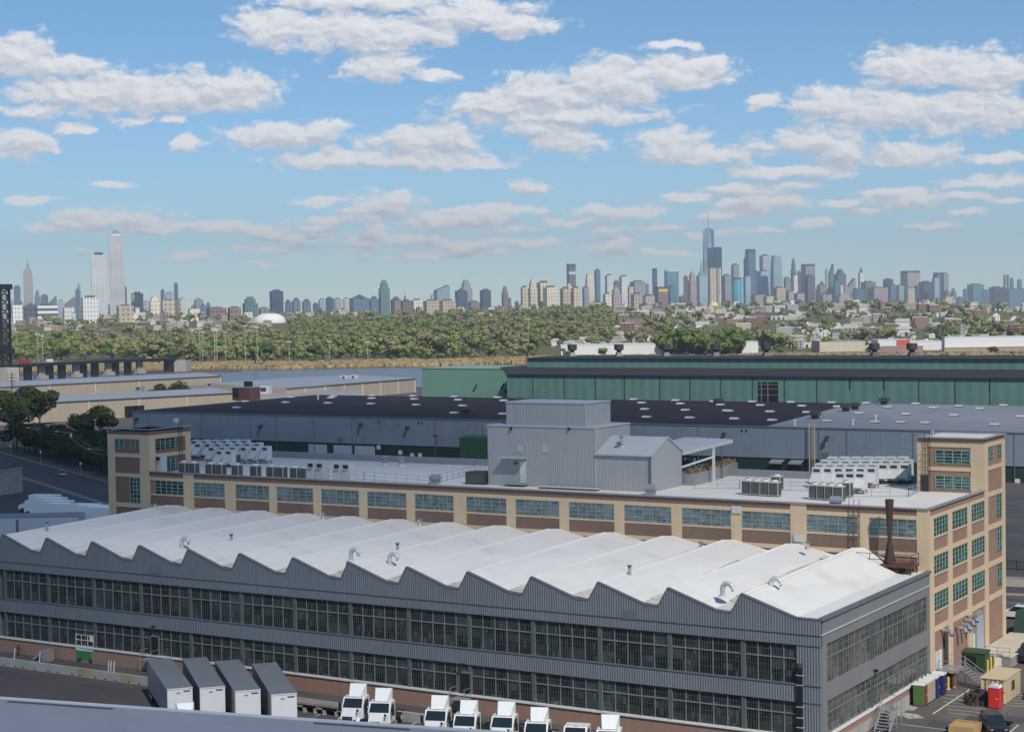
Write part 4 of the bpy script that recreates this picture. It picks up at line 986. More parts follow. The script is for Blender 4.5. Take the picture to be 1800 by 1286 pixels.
m = MB(); m.box(.05, .07, .35, 1.05, 3.72, 3.86, M_dark); m.build('marker_plate', tr0); m = MB(); m.box(.05, .07, -.35, .05, 3.55, 3.72, M_coping); m.build('marker_plate', tr0)
for y in (-.9, -.6, .9): m = MB(); m.box(.05, .12, y-.06, y+.06, 1.3, 1.5, M_dark); m.build('air_coupling', tr0)
for x in (-L_+1.6, -L_+2.9):
    for s in (-1, 1): m = MB(); m.cyl((x, s*.75, .5), (x, s*1.28, .5), .5, M_black, n=16); m.cyl((x, s*1.281, .5), (x, s*1.30, .5), .24, M_offw, n=12); m.build('wheel', tr0)
for s in (-1, 1): m = MB(); m.box(-2.9, -2.7, s*.9-.07, s*.9+.07, 0, 1.15, M_dark); m.box(-3.0, -2.6, s*.9-.15, s*.9+.15, 0, .06, M_dark); m.build('landing_leg', tr0)
m = MB(); m.box(-L_+.8, -L_+3.7, -.45, .45, .6, 1.15, M_dark); m.build('bogie', tr0)
TRZ = 1.58
noses = [((325-4, 543), (515, 522)), ((598, 535), (795, 510)), ((900, 560), (1098, 540)), ((1208, 592), (1410, 570))]
far_ = [((140, 290), (350, 283)), ((425, 258), (635, 240)), ((705, 285), (915, 265)), ((1022, 300), (1230, 288))]
tlab = ['first semi trailer from the left, with its dark side to the empty yard', 'second semi trailer from the left in the row of four', 'third semi trailer from the left in the row of four', 'rightmost of the four semi trailers, next to the concrete dock']
for k, ((a, c), (fa, fc)) in enumerate(zip(noses, far_)):
    A = onz(230+a[0]/4.865, 1100+a[1]/4.865, TRZ); B = onz(230+c[0]/4.865, 1100+c[1]/4.865, TRZ); M_ = (A+B)/2
    Af = onz(230+fa[0]/4.865, 1100+fa[1]/4.865, TRZ); Bf = onz(230+fc[0]/4.865, 1100+fc[1]/4.865, TRZ); Mf = (Af+Bf)/2
    d = M_-Mf; ang = math.atan2(d[1], d[0])
    loc = (M_[0], M_[1], YD)
    if k == 0: place(tr0, loc, ang, tlab[k])
    else: copy_tree(tr0, loc, ang, tlab[k])
for o in bpy.data.objects:
    if o.parent is None and o.name.startswith('semi_trailer'): o['group'] = 'semi trailers parked side by side in the yard'

# ------------------------------------------------------------------ white tractor trucks
tk0 = local('tractor_truck', '', 'truck')
M_tw = mat('truck_white', (.74, .76, .76), rough=.3, n=(.8, .03), spec=.6)
M_wsh = mat('windscreen', (.012, .02, .022), rough=.08, n=(1, .3), spec=.9)
# local: +x forward. cab
m = MB()
m.extr([(-1.9, .95), (-1.9, 2.85), (-1.7, 2.98), (-.25, 2.95), (.35, 2.0), (.35, .95)], 'y', -1.12, 1.12, M_tw)
m.build('cab', tk0)
m = MB(); ys = ((1.0, .35), (.92, 1.0), (.8, 1.85))
k0_ = [(.35, -1.02, .75), (.35, 1.02, .75), (1.95, .88, .75), (1.95, -.88, .75)]
k1_ = [(.35, -1.0, 1.98), (.35, 1.0, 1.98), (1.85, .72, 1.62), (1.85, -.72, 1.62)]
m.poly(k1_, M_tw); m.poly(k0_, M_tw)
for i in range(4): j = (i+1) % 4; m.poly([k0_[i], k0_[j], k1_[j], k1_[i]], M_tw)
m.build('bonnet', tk0)
m = MB(); m.box(1.93, 2.02, -.52, .52, .7, 1.5, M_black)
for z in (.85, 1.0, 1.15, 1.3): m.box(2.02, 2.04, -.5, .5, z, z+.03, M_chrome)
m.build('grille', tk0)
for s in (-1, 1):
    m = MB(); m.box(1.72, 1.99, s*.78-.16, s*.78+.16, 1.0, 1.25, M_chrome); m.build('headlight', tk0)
    m = MB(); m.cyl((1.15, s*.78, .52), (1.15, s*1.14, .52), .52, M_black, n=18); m.cyl((1.15, s*1.141, .52), (1.15, s*1.16, .52), .26, M_offw, n=12); m.build('wheel', tk0)
    m = MB(); pts = []
    for q in range(7): a = math.pi*q/6; pts.append((1.15+.68*math.cos(a), .55+.62*math.sin(a)))
    for p, q in zip(pts[:-1], pts[1:]): m.beam((p[0], s*.98, p[1]), (q[0], s*.98, q[1]), .38, M_tw, .07)
    m.build('mudguard', tk0)
    m = MB(); m.box(-1.45, -.35, s*1.115-.012, s*1.115+.022, 1.95, 2.7, M_wsh); m.poly([(-.35, s*1.135, 1.95), (.1, s*1.135, 1.95), (-.3, s*1.135, 2.7), (-.35, s*1.135, 2.7)], M_wsh); m.build('side_window', tk0)
    m = MB(); m.box(.05, .2, s*1.42-.12, s*1.42+.12, 1.75, 2.45, M_black); m.beam((.0, s*1.1, 2.3), (.12, s*1.35, 2.3), .05, M_black); m.build('mirror', tk0)
    m = MB(); m.cyl((1.6, s*.85, 1.5), (1.6, s*.95, 2.05), .03, M_black); m.box(1.5, 1.62, s*.95-.1, s*.95+.1, 1.95, 2.2, M_black); m.build('fender_mirror', tk0)
m = MB(); m.poly([(-.215, -.95, 2.85), (-.215, .95, 2.85), (.345, 1.02, 2.04), (.345, -1.02, 2.04)], M_wsh); 
for v in range(4): m.v[v] = (m.v[v][0]+.045, m.v[v][1], m.v[v][2]+.03)
m.build('windscreen', tk0)
m = MB()
for y in (-.75, -.18, 0, .18, .75): m.box(-.42, -.28, y-.04, y+.04, 2.95, 3.02, mat('amber_lamp', (.5, .2, .03), rough=.4))
m.build('roof_lamp', tk0)
m = MB(); m.box(1.95, 2.15, -1.05, 1.05, .4, .78, M_tw); m.build('bumper', tk0)
m = MB(); m.box(-6.1, .2, -.42, -.3, .75, .98, M_black); m.box(-6.1, .2, .3, .42, .75, .98, M_black); m.box(-5.4, -4.2, -.5, .5, 1.0, 1.12, M_dark); m.build('chassis', tk0)
for x in (-4.3, -5.55):
    for s in (-1, 1): m = MB(); m.cyl((x, s*.55, .52), (x, s*1.15, .52), .52, M_black, n=18); m.cyl((x, s*1.151, .52), (x, s*1.17, .52), .25, M_offw, n=12); m.build('wheel', tk0)
m = MB(); m.cyl((-2.0, 1.0, .62), (-.9, 1.0, .62), .3, M_chrome, n=14); m.build('fuel_tank', tk0)
fa0 = MB(); fa0.poly([(-.45, -.62, 3.0), (-.45, .62, 3.0), (-1.55, .80, 4.1), (-1.55, -.80, 4.1)], M_tw)
fa0.poly([(-.45, -.62, 3.0), (-1.55, -.80, 4.1), (-1.75, -.9, 4.1), (-1.75, -.9, 3.0)], M_tw); fa0.poly([(-.45, .62, 3.0), (-1.55, .80, 4.1), (-1.75, .9, 4.1), (-1.75, .9, 3.0)], M_tw)
fa0.poly([(-1.55, -.8, 4.1), (-1.55, .8, 4.1), (-1.75, .9, 4.1), (-1.75, -.9, 4.1)], M_tw); fa0.poly([(-1.75, -.9, 4.1), (-1.75, .9, 4.1), (-1.75, .9, 3.0), (-1.75, -.9, 3.0)], M_tw)
fobj = fa0.build('wind_deflector', tk0)
Tq = [(622.5, 1224), (668.7, 1232.5), (767.5, 1246), (818.5, 1255), (884.5, 1257.5), (943.5, 1268), (1012, 1275), (1069.5, 1281.5), (329, 1259)]
tl = ['leftmost white tractor truck of the row, beside the concrete dock', 'second white tractor truck, its rear wheels and fuel tank showing', 'third white tractor truck from the left, parked before the door landing', 'fourth white tractor truck from the left', 'fifth white tractor truck from the left, in the middle of the row', 'sixth white tractor truck from the left', 'white tractor truck without a roof deflector, second from right', 'rightmost white tractor truck, cut off by the bottom of the photo', 'white tractor truck in front of the first trailer, only its roof deflector showing']
for k, ((px, py), lab) in enumerate(zip(Tq, tl)):
    P = onz(px, py, YD+3.0); ang = math.atan2(-.94, .33)+R(rnd.uniform(-2.5, 2.5)); d = np.array([math.cos(ang), math.sin(ang), 0])
    loc = P+d*.3; loc[2] = YD
    if k == 8: ang = math.atan2(-.7, .7)
    if k == 0: place(tk0, loc, ang, lab)
    else:
        c = copy_tree(tk0, loc, ang, lab)
        if k == 6:
            for ch in list(c.children):
                if ch.name.startswith('wind_deflector'): bpy.data.objects.remove(ch)
for o in bpy.data.objects:
    if o.parent is None and o.name.startswith('tractor_truck'): o['group'] = 'white tractor trucks parked in the yard'

# ------------------------------------------------------------------ things on the walk, left
sl = onz(156, 1162, GZ); sl[1] = max(sl[1], -1.9)
o = thing('scissor_lift', (*sl[:2], GZ), 'green scissor lift with a white railed basket on the walk beside the factory', 'scissor lift', rz=R(2)); o.scale = (1.1, 1.0, 1.12)
m = MB(); m.box(-1.25, 1.25, -.6, .6, .25, 1.0, M_green); m.box(-1.1, 1.1, -.62, .62, 1.0, 1.3, M_green); m.build('chassis', o)
for sx in (-.85, .85):
    for sy in (-.62, .62): m = MB(); m.cyl((sx, sy-.1, .25), (sx, sy+.1, .25), .25, M_dark, n=12); m.build('wheel', o)
m = MB()
for q in (1.1, 1.3): m.beam((-1.0, -.3, q), (1.0, -.3, q+.12), .07, M_green); m.beam((1.0, .3, q), (-1.0, .3, q+.12), .07, M_green)
m.build('scissor_arm', o)
m = MB(); m.box(-1.3, 1.3, -.65, .65, 1.25, 1.75, M_offw); m.build('platform', o)
m = MB()
for x in (-1.27, -.45, .45, 1.27):
    for y in (-.62, .62): m.beam((x, y, 1.85), (x, y, 2.95), .06, M_offw)
for z in (2.4, 2.95):
    for y in (-.62, .62): m.beam((-1.27, y, z), (1.27, y, z), .06, M_offw)
    for x in (-1.27, 1.27): m.beam((x, -.62, z), (x, .62, z), .06, M_offw)
m.box(.75, 1.25, -.66, -.6, 2.3, 2.95, M_offw); m.build('railing', o)
P = onz(88, 1157, GZ)
o = thing('metal_steps', (P[0], -1.3, GZ), 'pale metal steps standing on the walk left of the green scissor lift', 'steps')
m = MB()
for k in range(5): m.box(P[0]-1.3+k*.36, P[0]-.85+k*.36, -1.9, -.8, GZ+.2+k*.24, GZ+.27+k*.24, M_offw2)
m.build('tread', o); m = MB(); m.prism([(P[0]+.2, -1.92), (P[0]+1.1, -1.92), (P[0]+1.1, -.78), (P[0]+.2, -.78)], GZ, GZ+1.35, M_coping); m.build('landing', o)
m = MB(); m.extr([(P[0]-1.35, GZ), (P[0]-1.1, GZ), (P[0]+.5, GZ+1.2), (P[0]+.2, GZ+1.2)], 'y', -1.96, -1.92, M_coping); m.build('stringer', o)
P = onz(37, 1150, GZ)
o = thing('fire_standpipe', (P[0], -.7, GZ), 'dark red standpipe beside the brick base at the far left', 'standpipe')
m = MB(); m.cyl((P[0], -.7, GZ), (P[0], -.7, GZ+1.1), .16, M_rustred, n=12); m.build('pipe', o); m = MB(); m.cyl((P[0], -.7, GZ+1.1), (P[0], -.7, GZ+1.3), .24, M_rustred, .12, n=12); m.cyl((P[0]-.3, -.7, GZ+.8), (P[0]+.3, -.7, GZ+.8), .09, M_rustred); m.build('cap', o)
for k, (px, py, lab) in enumerate(((27, 1157, 'leaning white post on the dock wall near the red standpipe'), (71, 1163, 'leaning white post on the dock wall before the metal steps'), (207, 1179, 'white post at the left of the metal door landing'), (214, 1175, 'taller white post beside the metal door landing'), (227, 1170, 'white post behind the metal door landing'))):
    P = onz(px, py, GZ+.05); m = MB(); m.cyl((P[0], -2.7, GZ), (P[0]+.18, -2.7, GZ+1.35), .07, M_offw, n=8); tag(m.build('guard_post'), lab, 'post', 'white posts along the dock wall')
for k, (px, py, lab) in enumerate(((746, 1250, 'left one of two thin posts behind the trucks'), (756, 1247, 'right one of two thin posts behind the trucks'), (994, 1275, 'thin dark post between the sixth truck and the plain cab'))):
    P = onz(px, py, YD); m = MB(); m.cyl((P[0], P[1], YD), (P[0], P[1], YD+2.4), .06, M_offw if k < 2 else M_dark, n=8); m.box(P[0]-.13, P[0]+.13, P[1]-.05, P[1]+.05, YD+2.3, YD+2.55, M_offw if k < 2 else M_black); tag(m.build('yard_post'), lab, 'post', 'posts in the truck yard')

# ------------------------------------------------------------------ right-hand lot
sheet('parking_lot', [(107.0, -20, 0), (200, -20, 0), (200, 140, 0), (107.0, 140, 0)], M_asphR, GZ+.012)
ln = MB()
def pline(a, c, w=.12, z=GZ+.022):
    d = (c-a)/np.linalg.norm(c-a); nn = np.array([-d[1], d[0], 0])*w/2
    ln.poly([(*(a-nn)[:2], z), (*(a+nn)[:2], z), (*(c+nn)[:2], z), (*(c-nn)[:2], z)], M_line)
Q7 = lambda a, c: onz(1540+a/6.923, 1120+c/6.923, GZ)
pline(Q7(690, 930), Q7(1155, 620), .18); pline(Q7(220, 1045), Q7(860, 1122), .14); pline(Q7(30, 1149), Q7(220, 1045), .14); pline(Q7(1630, 1149), Q7(1735, 1060), .14)
for k in range(6): A = Q7(780+k*20, 690+k*45); pline(A, A+np.array([5.5, 0.2, 0]), .10)
for k in range(5): A = Q7(1700-k*30, 700+k*30); pline(A, A+np.array([3.5, 0.4, 0]), .10)
tag(ln.build('lot_markings'), kind='structure')
# tar crack fillers and darker repair patches on the paving
rk = random.Random(9); ck = MB(); M_tar = mat('crack_tar', (.030, .028, .030), rough=.7, n=(1, .1)); M_pat = mat('repair_patch', (.060, .056, .058), rough=.95, n=(.6, .2))
def cracks(n, x0, x1, y0, y1, z, L=7):
    for _ in range(n):
        p = np.array([rk.uniform(x0, x1), rk.uniform(y0, y1), z]); a = rk.random()*6.28
        for _k in range(rk.randint(3, 7)):
            a += rk.uniform(-.6, .6); q = p+np.array([math.cos(a), math.sin(a), 0])*rk.uniform(.6, L/5); d = (q-p)/np.linalg.norm(q-p); nn = np.array([-d[1], d[0], 0])*rk.uniform(.03, .06)
            ck.poly([tuple(p-nn), tuple(p+nn), tuple(q+nn), tuple(q-nn)], M_tar); p = q
cracks(26, 108.5, 121, 8, 46, GZ+.018); cracks(30, -5, 60, -30, -4, YD+.008)
for _ in range(9):
    x, y = rk.uniform(109, 119), rk.uniform(14, 45); ck.box(x, x+rk.uniform(1, 3), y, y+rk.uniform(1, 4), GZ, GZ+.0145, M_pat, skip='bfrkl')
for _ in range(8):
    x, y = rk.uniform(0, 50), rk.uniform(-20, -5); ck.box(x, x+rk.uniform(2, 6), y, y+rk.uniform(1, 3), YD-.1, YD+.005, M_pat, skip='bfrkl')
tag(ck.build('pavement_cracks'), kind='structure')
# gravel heaps / pale patches
for px, py, r, lab in ((1585, 1243, 1.2, 'pale rubble patch at the foot of the metal stairs by the side wall'), (1598, 1258, 1.0, 'pale rubble heap right of the metal stairs')):
    P = onz(px, py, GZ); m = MB()
    for k in range(60):
        a, d, s = rnd.random()*6.28, rnd.random()**.5*r, rnd.uniform(.08, .25); x, y = P[0]+d*math.cos(a)*1.3, P[1]+d*math.sin(a)*.8
        m.box(x-s, x+s, y-s, y+s, GZ, GZ+s*1.1*(1-d/r)+.05, M_conc, rot=rnd.random()*3)
    tag(m.build('rubble'), lab, 'rubble', kind='stuff')
# portable toilets
def toilet(name, wall, door, roofm_):
    o = local(name, '', 'portable toilet'); m = MB(); m.box(-.56, .56, -.56, .56, .08, 2.15, wall)
    for s in (-.4, -.2, 0, .2, .4): m.box(s-.03, s+.03, -.59, -.56, .2, 2.0, wall); m.box(.56, .59, s-.03, s+.03, .2, 2.0, door) if False else None
    m.build('cabin', o); m = MB(); m.box(.56, .60, -.48, .48, .15, 2.05, door); m.box(.60, .62, .28, .4, 1.0, 1.12, M_offw); m.build('door', o)
    m = MB(); m.extr([(-.62, 2.15), (.62, 2.15), (.5, 2.35), (0, 2.42), (-.5, 2.35)], 'x', -.62, .62, roofm_); m.build('roof', o)
    m = MB(); m.box(-.58, .62, -.58, .58, 0, .1, M_dark); m.build('base', o)
    m = MB(); m.cyl((-.35, .35, 2.3), (-.35, .35, 2.6), .06, M_dark); m.build('vent_pipe', o); return o
M_tg = mat('toilet_green', (.10, .19, .055), rough=.5, n=(1, .1)); M_tb = mat('toilet_brown', (.17, .055, .03), rough=.5, n=(1, .1)); M_tblu = mat('toilet_blue', (.022, .030, .13), rough=.5, n=(1, .1)); M_tbei = mat('toilet_beige', (.42, .33, .24), rough=.5, n=(1, .1))
G_t = 'portable toilets along the side wall'
for nm, wall, door, x, y, lab in (('portable_toilet', M_tg, M_tb, 107.95, 24.6, 'green portable toilet with a brown door, nearest of the row by the side wall'), ('portable_toilet', M_tbei, M_tbei, 107.95, 25.95, 'first beige portable toilet behind the green one'), ('portable_toilet', M_tbei, M_tbei, 107.95, 27.2, 'second beige portable toilet, next to the blue ones'),
                                  ('portable_toilet', M_tblu, M_tblu, 108.0, 28.5, 'first dark blue portable toilet, in line with the beige ones'), ('portable_toilet', M_tblu, M_tblu, 108.15, 30.3, 'farthest dark blue portable toilet of the row by the side wall')):
    place(toilet(nm, wall, door, M_offw), (x, y, GZ), R(rnd.uniform(-2, 2)), lab)['group'] = G_t
P = Q7(1430, 868); place(toilet('portable_toilet', M_red, M_red, M_offw), (P[0], P[1]+.6, GZ), R(-92), 'bright red portable toilet with a white roof in front of the tan container')
# tan office container
M_ct = mat('container_tan', (.50, .40, .24), rough=.6, rib=(.55, .05, .04), n=(.5, .06))
o = thing('office_container', (114.4, 31.2, GZ), 'tan shipping container office with one small window in the right-hand lot', 'container')
m = MB(); m.box(113.1, 115.6, 28.3, 34.2, GZ+.12, 1.0, M_ct); m.build('body', o)
m = MB(); m.box(113.0, 115.7, 28.2, 34.3, 1.0, 1.08, mat('container_roof', (.52, .42, .27), rough=.7, n=(.6, .06))); m.build('roof', o)
m = MB(); m.box(115.6, 115.64, 30.8, 31.9, -.55, .45, M_dark); m.build('window', o)
m = MB()
for x in (113.2, 114.0, 114.8, 115.5): m.beam((x, 28.26, GZ+.2), (x, 28.26, .95), .07, M_tan)
m.box(113.1, 115.6, 28.2, 28.28, -.3, -.2, M_rust); m.build('frame', o)
# scrap cluster beside it
P = Q7(1210, 800); m = MB()
for k in range(46):
    x, y, s = P[0]+rnd.uniform(-.9, 1.8), P[1]+rnd.uniform(-1.2, 1.6), rnd.uniform(.12, .4); z = GZ+rnd.uniform(0, .9)*(1-abs(x-P[0])/3)
    if k % 2: m.beam((x, y, z), (x+rnd.uniform(-1, 1), y+rnd.uniform(-.6, .6), GZ+rnd.uniform(.2, 1.5)), .12, M_rust)
    else: m.box(x-s, x+s, y-s, y+s, GZ, z+s, M_rust if k % 4 else M_dark, rot=rnd.random())
m.cyl((P[0]+.5, P[1]+.6, GZ+.3), (P[0]+.5, P[1]+.6, GZ+1.5), .55, M_dark, n=14); tag(m.build('scrap_heap'), 'heap of brown scrap and machine parts at the corner of the tan container', 'scrap heap')
# tray / tan dumpster at the bottom edge
P = onz(1702, 1283, GZ); o = thing('debris_bin', (*P[:2], GZ), 'open tan bin at the bottom edge beside the black car', 'bin')
m = MB(); m.box(P[0]-1.2, P[0]+1.2, P[1]-2.4, P[1]+.4, GZ, GZ+.9, mat('bin_tan', (.42, .28, .12), rough=.7, n=(1, .15)), skip='t'); m.build('body', o); m = MB(); m.box(P[0]-1.1, P[0]+1.1, P[1]-2.3, P[1]+.3, GZ+.1, GZ+.7, mat('sand_fill', (.40, .26, .12), rough=.9, n=(2, .25))); m.build('contents', o)
# stairs by the side wall (grey steel), long stair to the landing
P = onz(1541, 1278, GZ)
o = thing('side_stair', (108.3, 13.6, GZ), 'grey steel stair with railings rising to the side door near the bottom edge', 'stairs')
m = MB()
for k in range(7): m.box(107.2, 108.9, 12.2+k*.0, 12.5, GZ, GZ+.01, M_steel) if False else m.box(107.55, 108.95, 14.2-.28*k*1.0-.3, 14.2-.28*k, GZ+1.75-.25*k-.05, GZ+1.75-.25*k, M_steel)
m.build('tread', o)
m = MB(); m.box(XC+.05, 108.95, 14.2, 15.6, GZ+1.75, GZ+1.85, M_steel); m.build('landing', o)
m = MB()
for x in (107.5, 109.0):
    m.beam((x, 14.2, GZ+1.75), (x, 12.0, GZ-.0), .1, M_steel, .22); m.beam((x, 14.2, GZ+2.8), (x, 12.0, GZ+1.05), .05, M_steel); m.beam((x, 14.2, GZ+2.3), (x, 12.0, GZ+.55), .05, M_steel)
    for y, z in ((14.2, 1.75), (13.1, .9), (12.05, 0)): m.beam((x, y, GZ+z), (x, y, GZ+z+1.05), .05, M_steel)
for x, y in ((109.0, 14.2), (109.0, 15.6), (107.0, 15.6)): m.beam((x, y, GZ), (x, y, GZ+2.85), .07, M_steel)
m.beam((109.0, 14.2, GZ+2.85), (109.0, 15.6, GZ+2.85), .05, M_steel); m.beam((109.0, 15.6, GZ+2.85), (107, 15.6, GZ+2.85), .05, M_steel); m.build('railing', o)
m = MB(); m.box(107.35, 107.45, 15.7, 22.5, GZ, GZ+1.3, M_conc)
tag(m.build('low_wall'), 'low pale concrete wall along the side of the factory', 'wall')
o = thing('long_stair', (109.5, 35, GZ), 'long grey steel stair running down from the raised landing to the lot', 'stairs')
m = MB(); m.box(XC+.05, 109.0, 33.2, 36.6, .2, .32, M_steel); m.build('landing', o)
m = MB(); A, B = np.array([109.0, 35.6, .25]), np.array([112.6, 34.0, GZ+.1])
dd_ = (B-A); dn = np.array([-dd_[1], dd_[0], 0]); dn = dn/np.linalg.norm(dn)*.6
for k in range(9): q = A+dd_*(k+.5)/9; m.beam(tuple(q-dn), tuple(q+dn), .3, M_steel, .05)
m.build('tread', o); m = MB()
for s in (-1, 1):
    m.beam(tuple(A+dn*s), tuple(B+dn*s), .08, M_steel, .25)
    for hh in (.55, 1.05): m.beam(tuple(A+dn*s+[0, 0, hh]), tuple(B+dn*s+[0, 0, hh]), .06, M_steel)
    for f in (0, .33, .66, 1): q = A+dd_*f+dn*s; m.beam(tuple(q), tuple(q+[0, 0, 1.05]), .05, M_steel)
for x, y in ((109.0, 33.2), (109.0, 36.6), (107.2, 33.2)): m.beam((x, y, GZ), (x, y, 1.35), .08, M_steel)
for z in (.85, 1.35): m.beam((107.2, 33.2, z), (109.0, 33.2, z), .05, M_steel); m.beam((109.0, 36.6, z), (107.2, 36.6, z), .05, M_steel)
m.build('railing', o)
o = thing('red_compactor', (107.8, 34.6, GZ), 'red machine standing under the raised steel landing', 'machine')
m = MB(); m.box(107.1, 108.5, 33.6, 35.4, GZ, GZ+1.25, M_rustred); m.build('body', o); m = MB()
for z in (.3, .6, .9): m.box(107.05, 108.55, 33.56, 33.6, GZ+z, GZ+z+.08, M_rust)
m.build('rib', o)
for k, (px, py, lab) in enumerate(((1667, 1211, 'yellow bollard left of a pair before the red machine'), (1675, 1207, 'yellow bollard right of a pair before the red machine'), (1736, 1180, 'nearest of three yellow bollards beside the dumpster'), (1742, 1176, 'middle one of three yellow bollards beside the dumpster'), (1748, 1171, 'farthest of three yellow bollards beside the dumpster'))):
    P = onz(px, py, GZ); m = MB(); m.cyl(P, P+[0, 0, 1.3], .12, M_yellow, n=12); m.cyl(P+[0, 0, 1.3], P+[0, 0, 1.38], .12, M_yellow, .03, n=12); m.cyl(P, P+[0, 0, .05], .25, M_yellow, n=12); tag(m.build('bollard'), lab, 'bollard', 'yellow bollards in the right-hand lot')
M_dg = mat('dumpster_green', (.030, .065, .030), rough=.5, n=(1, .15))
o = thing('dumpster', (110, 44, GZ), 'dark green dumpster with an open side between the long stair and the loading dock', 'dumpster')
P = onz(1712, 1177, GZ)
m = MB(); m.box(P[0]-1.5, P[0]+1.5, P[1]-.9, P[1]+1.0, GZ+.15, GZ+2.1, M_dg); m.build('body', o); m = MB(); m.box(P[0]-1.3, P[0]+.5, P[1]-.93, P[1]-.9, GZ+.7, GZ+1.8, M_black); m.build('opening', o)
m = MB(); m.extr([(P[1]-1.0, GZ+2.1), (P[1]+1.1, GZ+2.1), (P[1]+.9, GZ+2.35), (P[1]-.8, GZ+2.3)], 'x', P[0]-1.6, P[0]+1.6, M_dg); m.build('lid', o)
ORG[o.name] = np.array([110, 44, GZ])
for k, (px, py, c, lab) in enumerate(((1748, 1168, M_offw, 'pale covered crate beyond the dumpster near the yellow bollards'), (1690, 1160, M_conc, 'pale drum-like bin between the wall and the dumpster'))):
    P = onz(px, py, GZ); m = MB(); m.box(P[0]-.9, P[0]+.9, P[1]-.7, P[1]+.7, GZ, GZ+1.1, c, rot=.3); m.box(P[0]-.95, P[0]+.95, P[1]-.75, P[1]+.75, GZ+1.1, GZ+1.2, M_coping, rot=.3); tag(m.build('covered_crate'), lab, 'crate')
# loading dock slab
m = MB(); m.box(XC+.02, 111.2, 47.0, 62.0, GZ, -.5, M_plat, top=mat('dock_top', (.50, .46, .36), rough=.9, n=(.5, .15), n2=(2, .08)))
for y in (49, 53, 57): m.box(111.2, 111.32, y, y+.5, GZ+.3, -.55, M_dark)
tag(m.build('loading_dock'), 'pale concrete loading dock at the right end of the brick building', 'dock')
o = railing([(108.2, 46.9), (111.0, 46.9)], -.5, 'steel railing at the near edge of the pale loading dock', 1.3); o['group'] = 'dock railings'
for k, (px, py) in enumerate(((1677, 1165), (1689, 1157), (1702, 1149))):
    pass

# cars
def car(name, col, lab, kind='car', L=4.6, Wc=1.85, H=1.45, group=None):
    o = thing(name, (0, 0, 0), lab, kind, group); h = H; x0, x1 = -L/2, L/2
    if kind == 'van': pr = [(x0, .35), (x0, h*.97), (x1*.45, h), (x1*.78, h*.55), (x1, h*.48), (x1, .35)]; cabp = [(x1*.42, h*.9), (x1*.72, h*.58)]
    elif kind == 'suv': pr = [(x0, .35), (x0, h*.66), (x0+.12, h*.62), (x1*.52, h*.62), (x1, h*.52), (x1, .35)]
    else: pr = [(x0, .32), (x0, h*.62), (x0*.55, h*.64), (x1*.42, h*.62), (x1, h*.5), (x1, .32)]
    m = MB(); m.extr(pr, 'y', -Wc/2, Wc/2, col); m.build('body', o)
    if kind != 'van':
        cb = [(x0*.97 if kind == 'suv' else x0*.72, h*.62), (x0*.88 if kind == 'suv' else x0*.38, h*.97), (x1*.12, h), (x1*.46, h*.62)]
        m = MB(); m.extr(cb, 'y', -Wc/2+.10, Wc/2-.10, M_wsh); m.build('window', o)
        m = MB(); m.box(cb[1][0], cb[2][0], -Wc/2+.12, Wc/2-.12, h*.97, h*1.01, col); m.build('roof', o)
    else:
        m = MB(); m.box(x1*.5, x1*.62, -Wc/2-.01, Wc/2+.01, h*.6, h*.85, M_wsh); m.build('window', o)
    for x in (x0*.62, x1*.64):
        for s in (-1, 1): m = MB(); m.cyl((x, s*(Wc/2-.2), .33), (x, s*(Wc/2+.01), .33), .33, M_black, n=14); m.build('wheel', o)
    for s in (-1, 1): m = MB(); m.box(x1-.06, x1+.02, s*Wc*.36-.15, s*Wc*.36+.15, h*.38, h*.48, M_chrome); m.build('headlight', o)
    return o
M_cb = mat('car_black', (.010, .012, .018), rough=.2, n=(1, .1), spec=.8); M_cw = mat('car_white', (.70, .70, .70), rough=.25, n=(1, .02)); M_cs = mat('car_silver', (.32, .34, .36), rough=.25, n=(1, .02)); M_cr = mat('car_red', (.35, .02, .015), rough=.3, n=(1, .02)); M_cblu = mat('car_blue', (.03, .08, .2), rough=.25, n=(1, .02))
P = onz(1743, 1282, GZ); place(car('parked_car', M_cb, 'black car parked in the lot at the bottom right edge', H=1.6, L=4.7, kind='suv', group=None), (P[0]+.3, P[1]-.3, GZ), R(-62))
P = onz(1797, 1160, GZ); place(car('parked_suv', M_cb, 'large black sport utility vehicle cut by the right edge beside the dark green tarp', 'suv', L=5.2, H=1.95, Wc=2.0), (P[0]+.8, P[1]+.5, GZ), R(-100))
P = onz(1806, 1222, GZ); place(car('parked_car', M_cr, 'dark red car barely showing at the right edge beside the tan container'), (P[0]+1.3, P[1], GZ), R(-90))
P = onz(1788, 1120, GZ); m = MB(); m.extr([(P[1]-1.5, GZ), (P[1]+6, GZ), (P[1]+5.0, GZ+3.0), (P[1]+.2, GZ+3.3)], 'x', P[0]-.2, P[0]+6, mat('tarp_green', (.02, .055, .035), rough=.6, n=(.8, .3))); tag(m.build('tarp_stack'), 'dark green tarpaulin covered stack at the right edge behind the black vehicle', 'tarp')
P = onz(1784, 1086, GZ); place(car('parked_car', M_cw, 'white pickup parked by the white paint lines beyond the building corner', H=1.7, L=5.0, kind='suv'), (P[0]+.4, P[1], GZ), R(185))
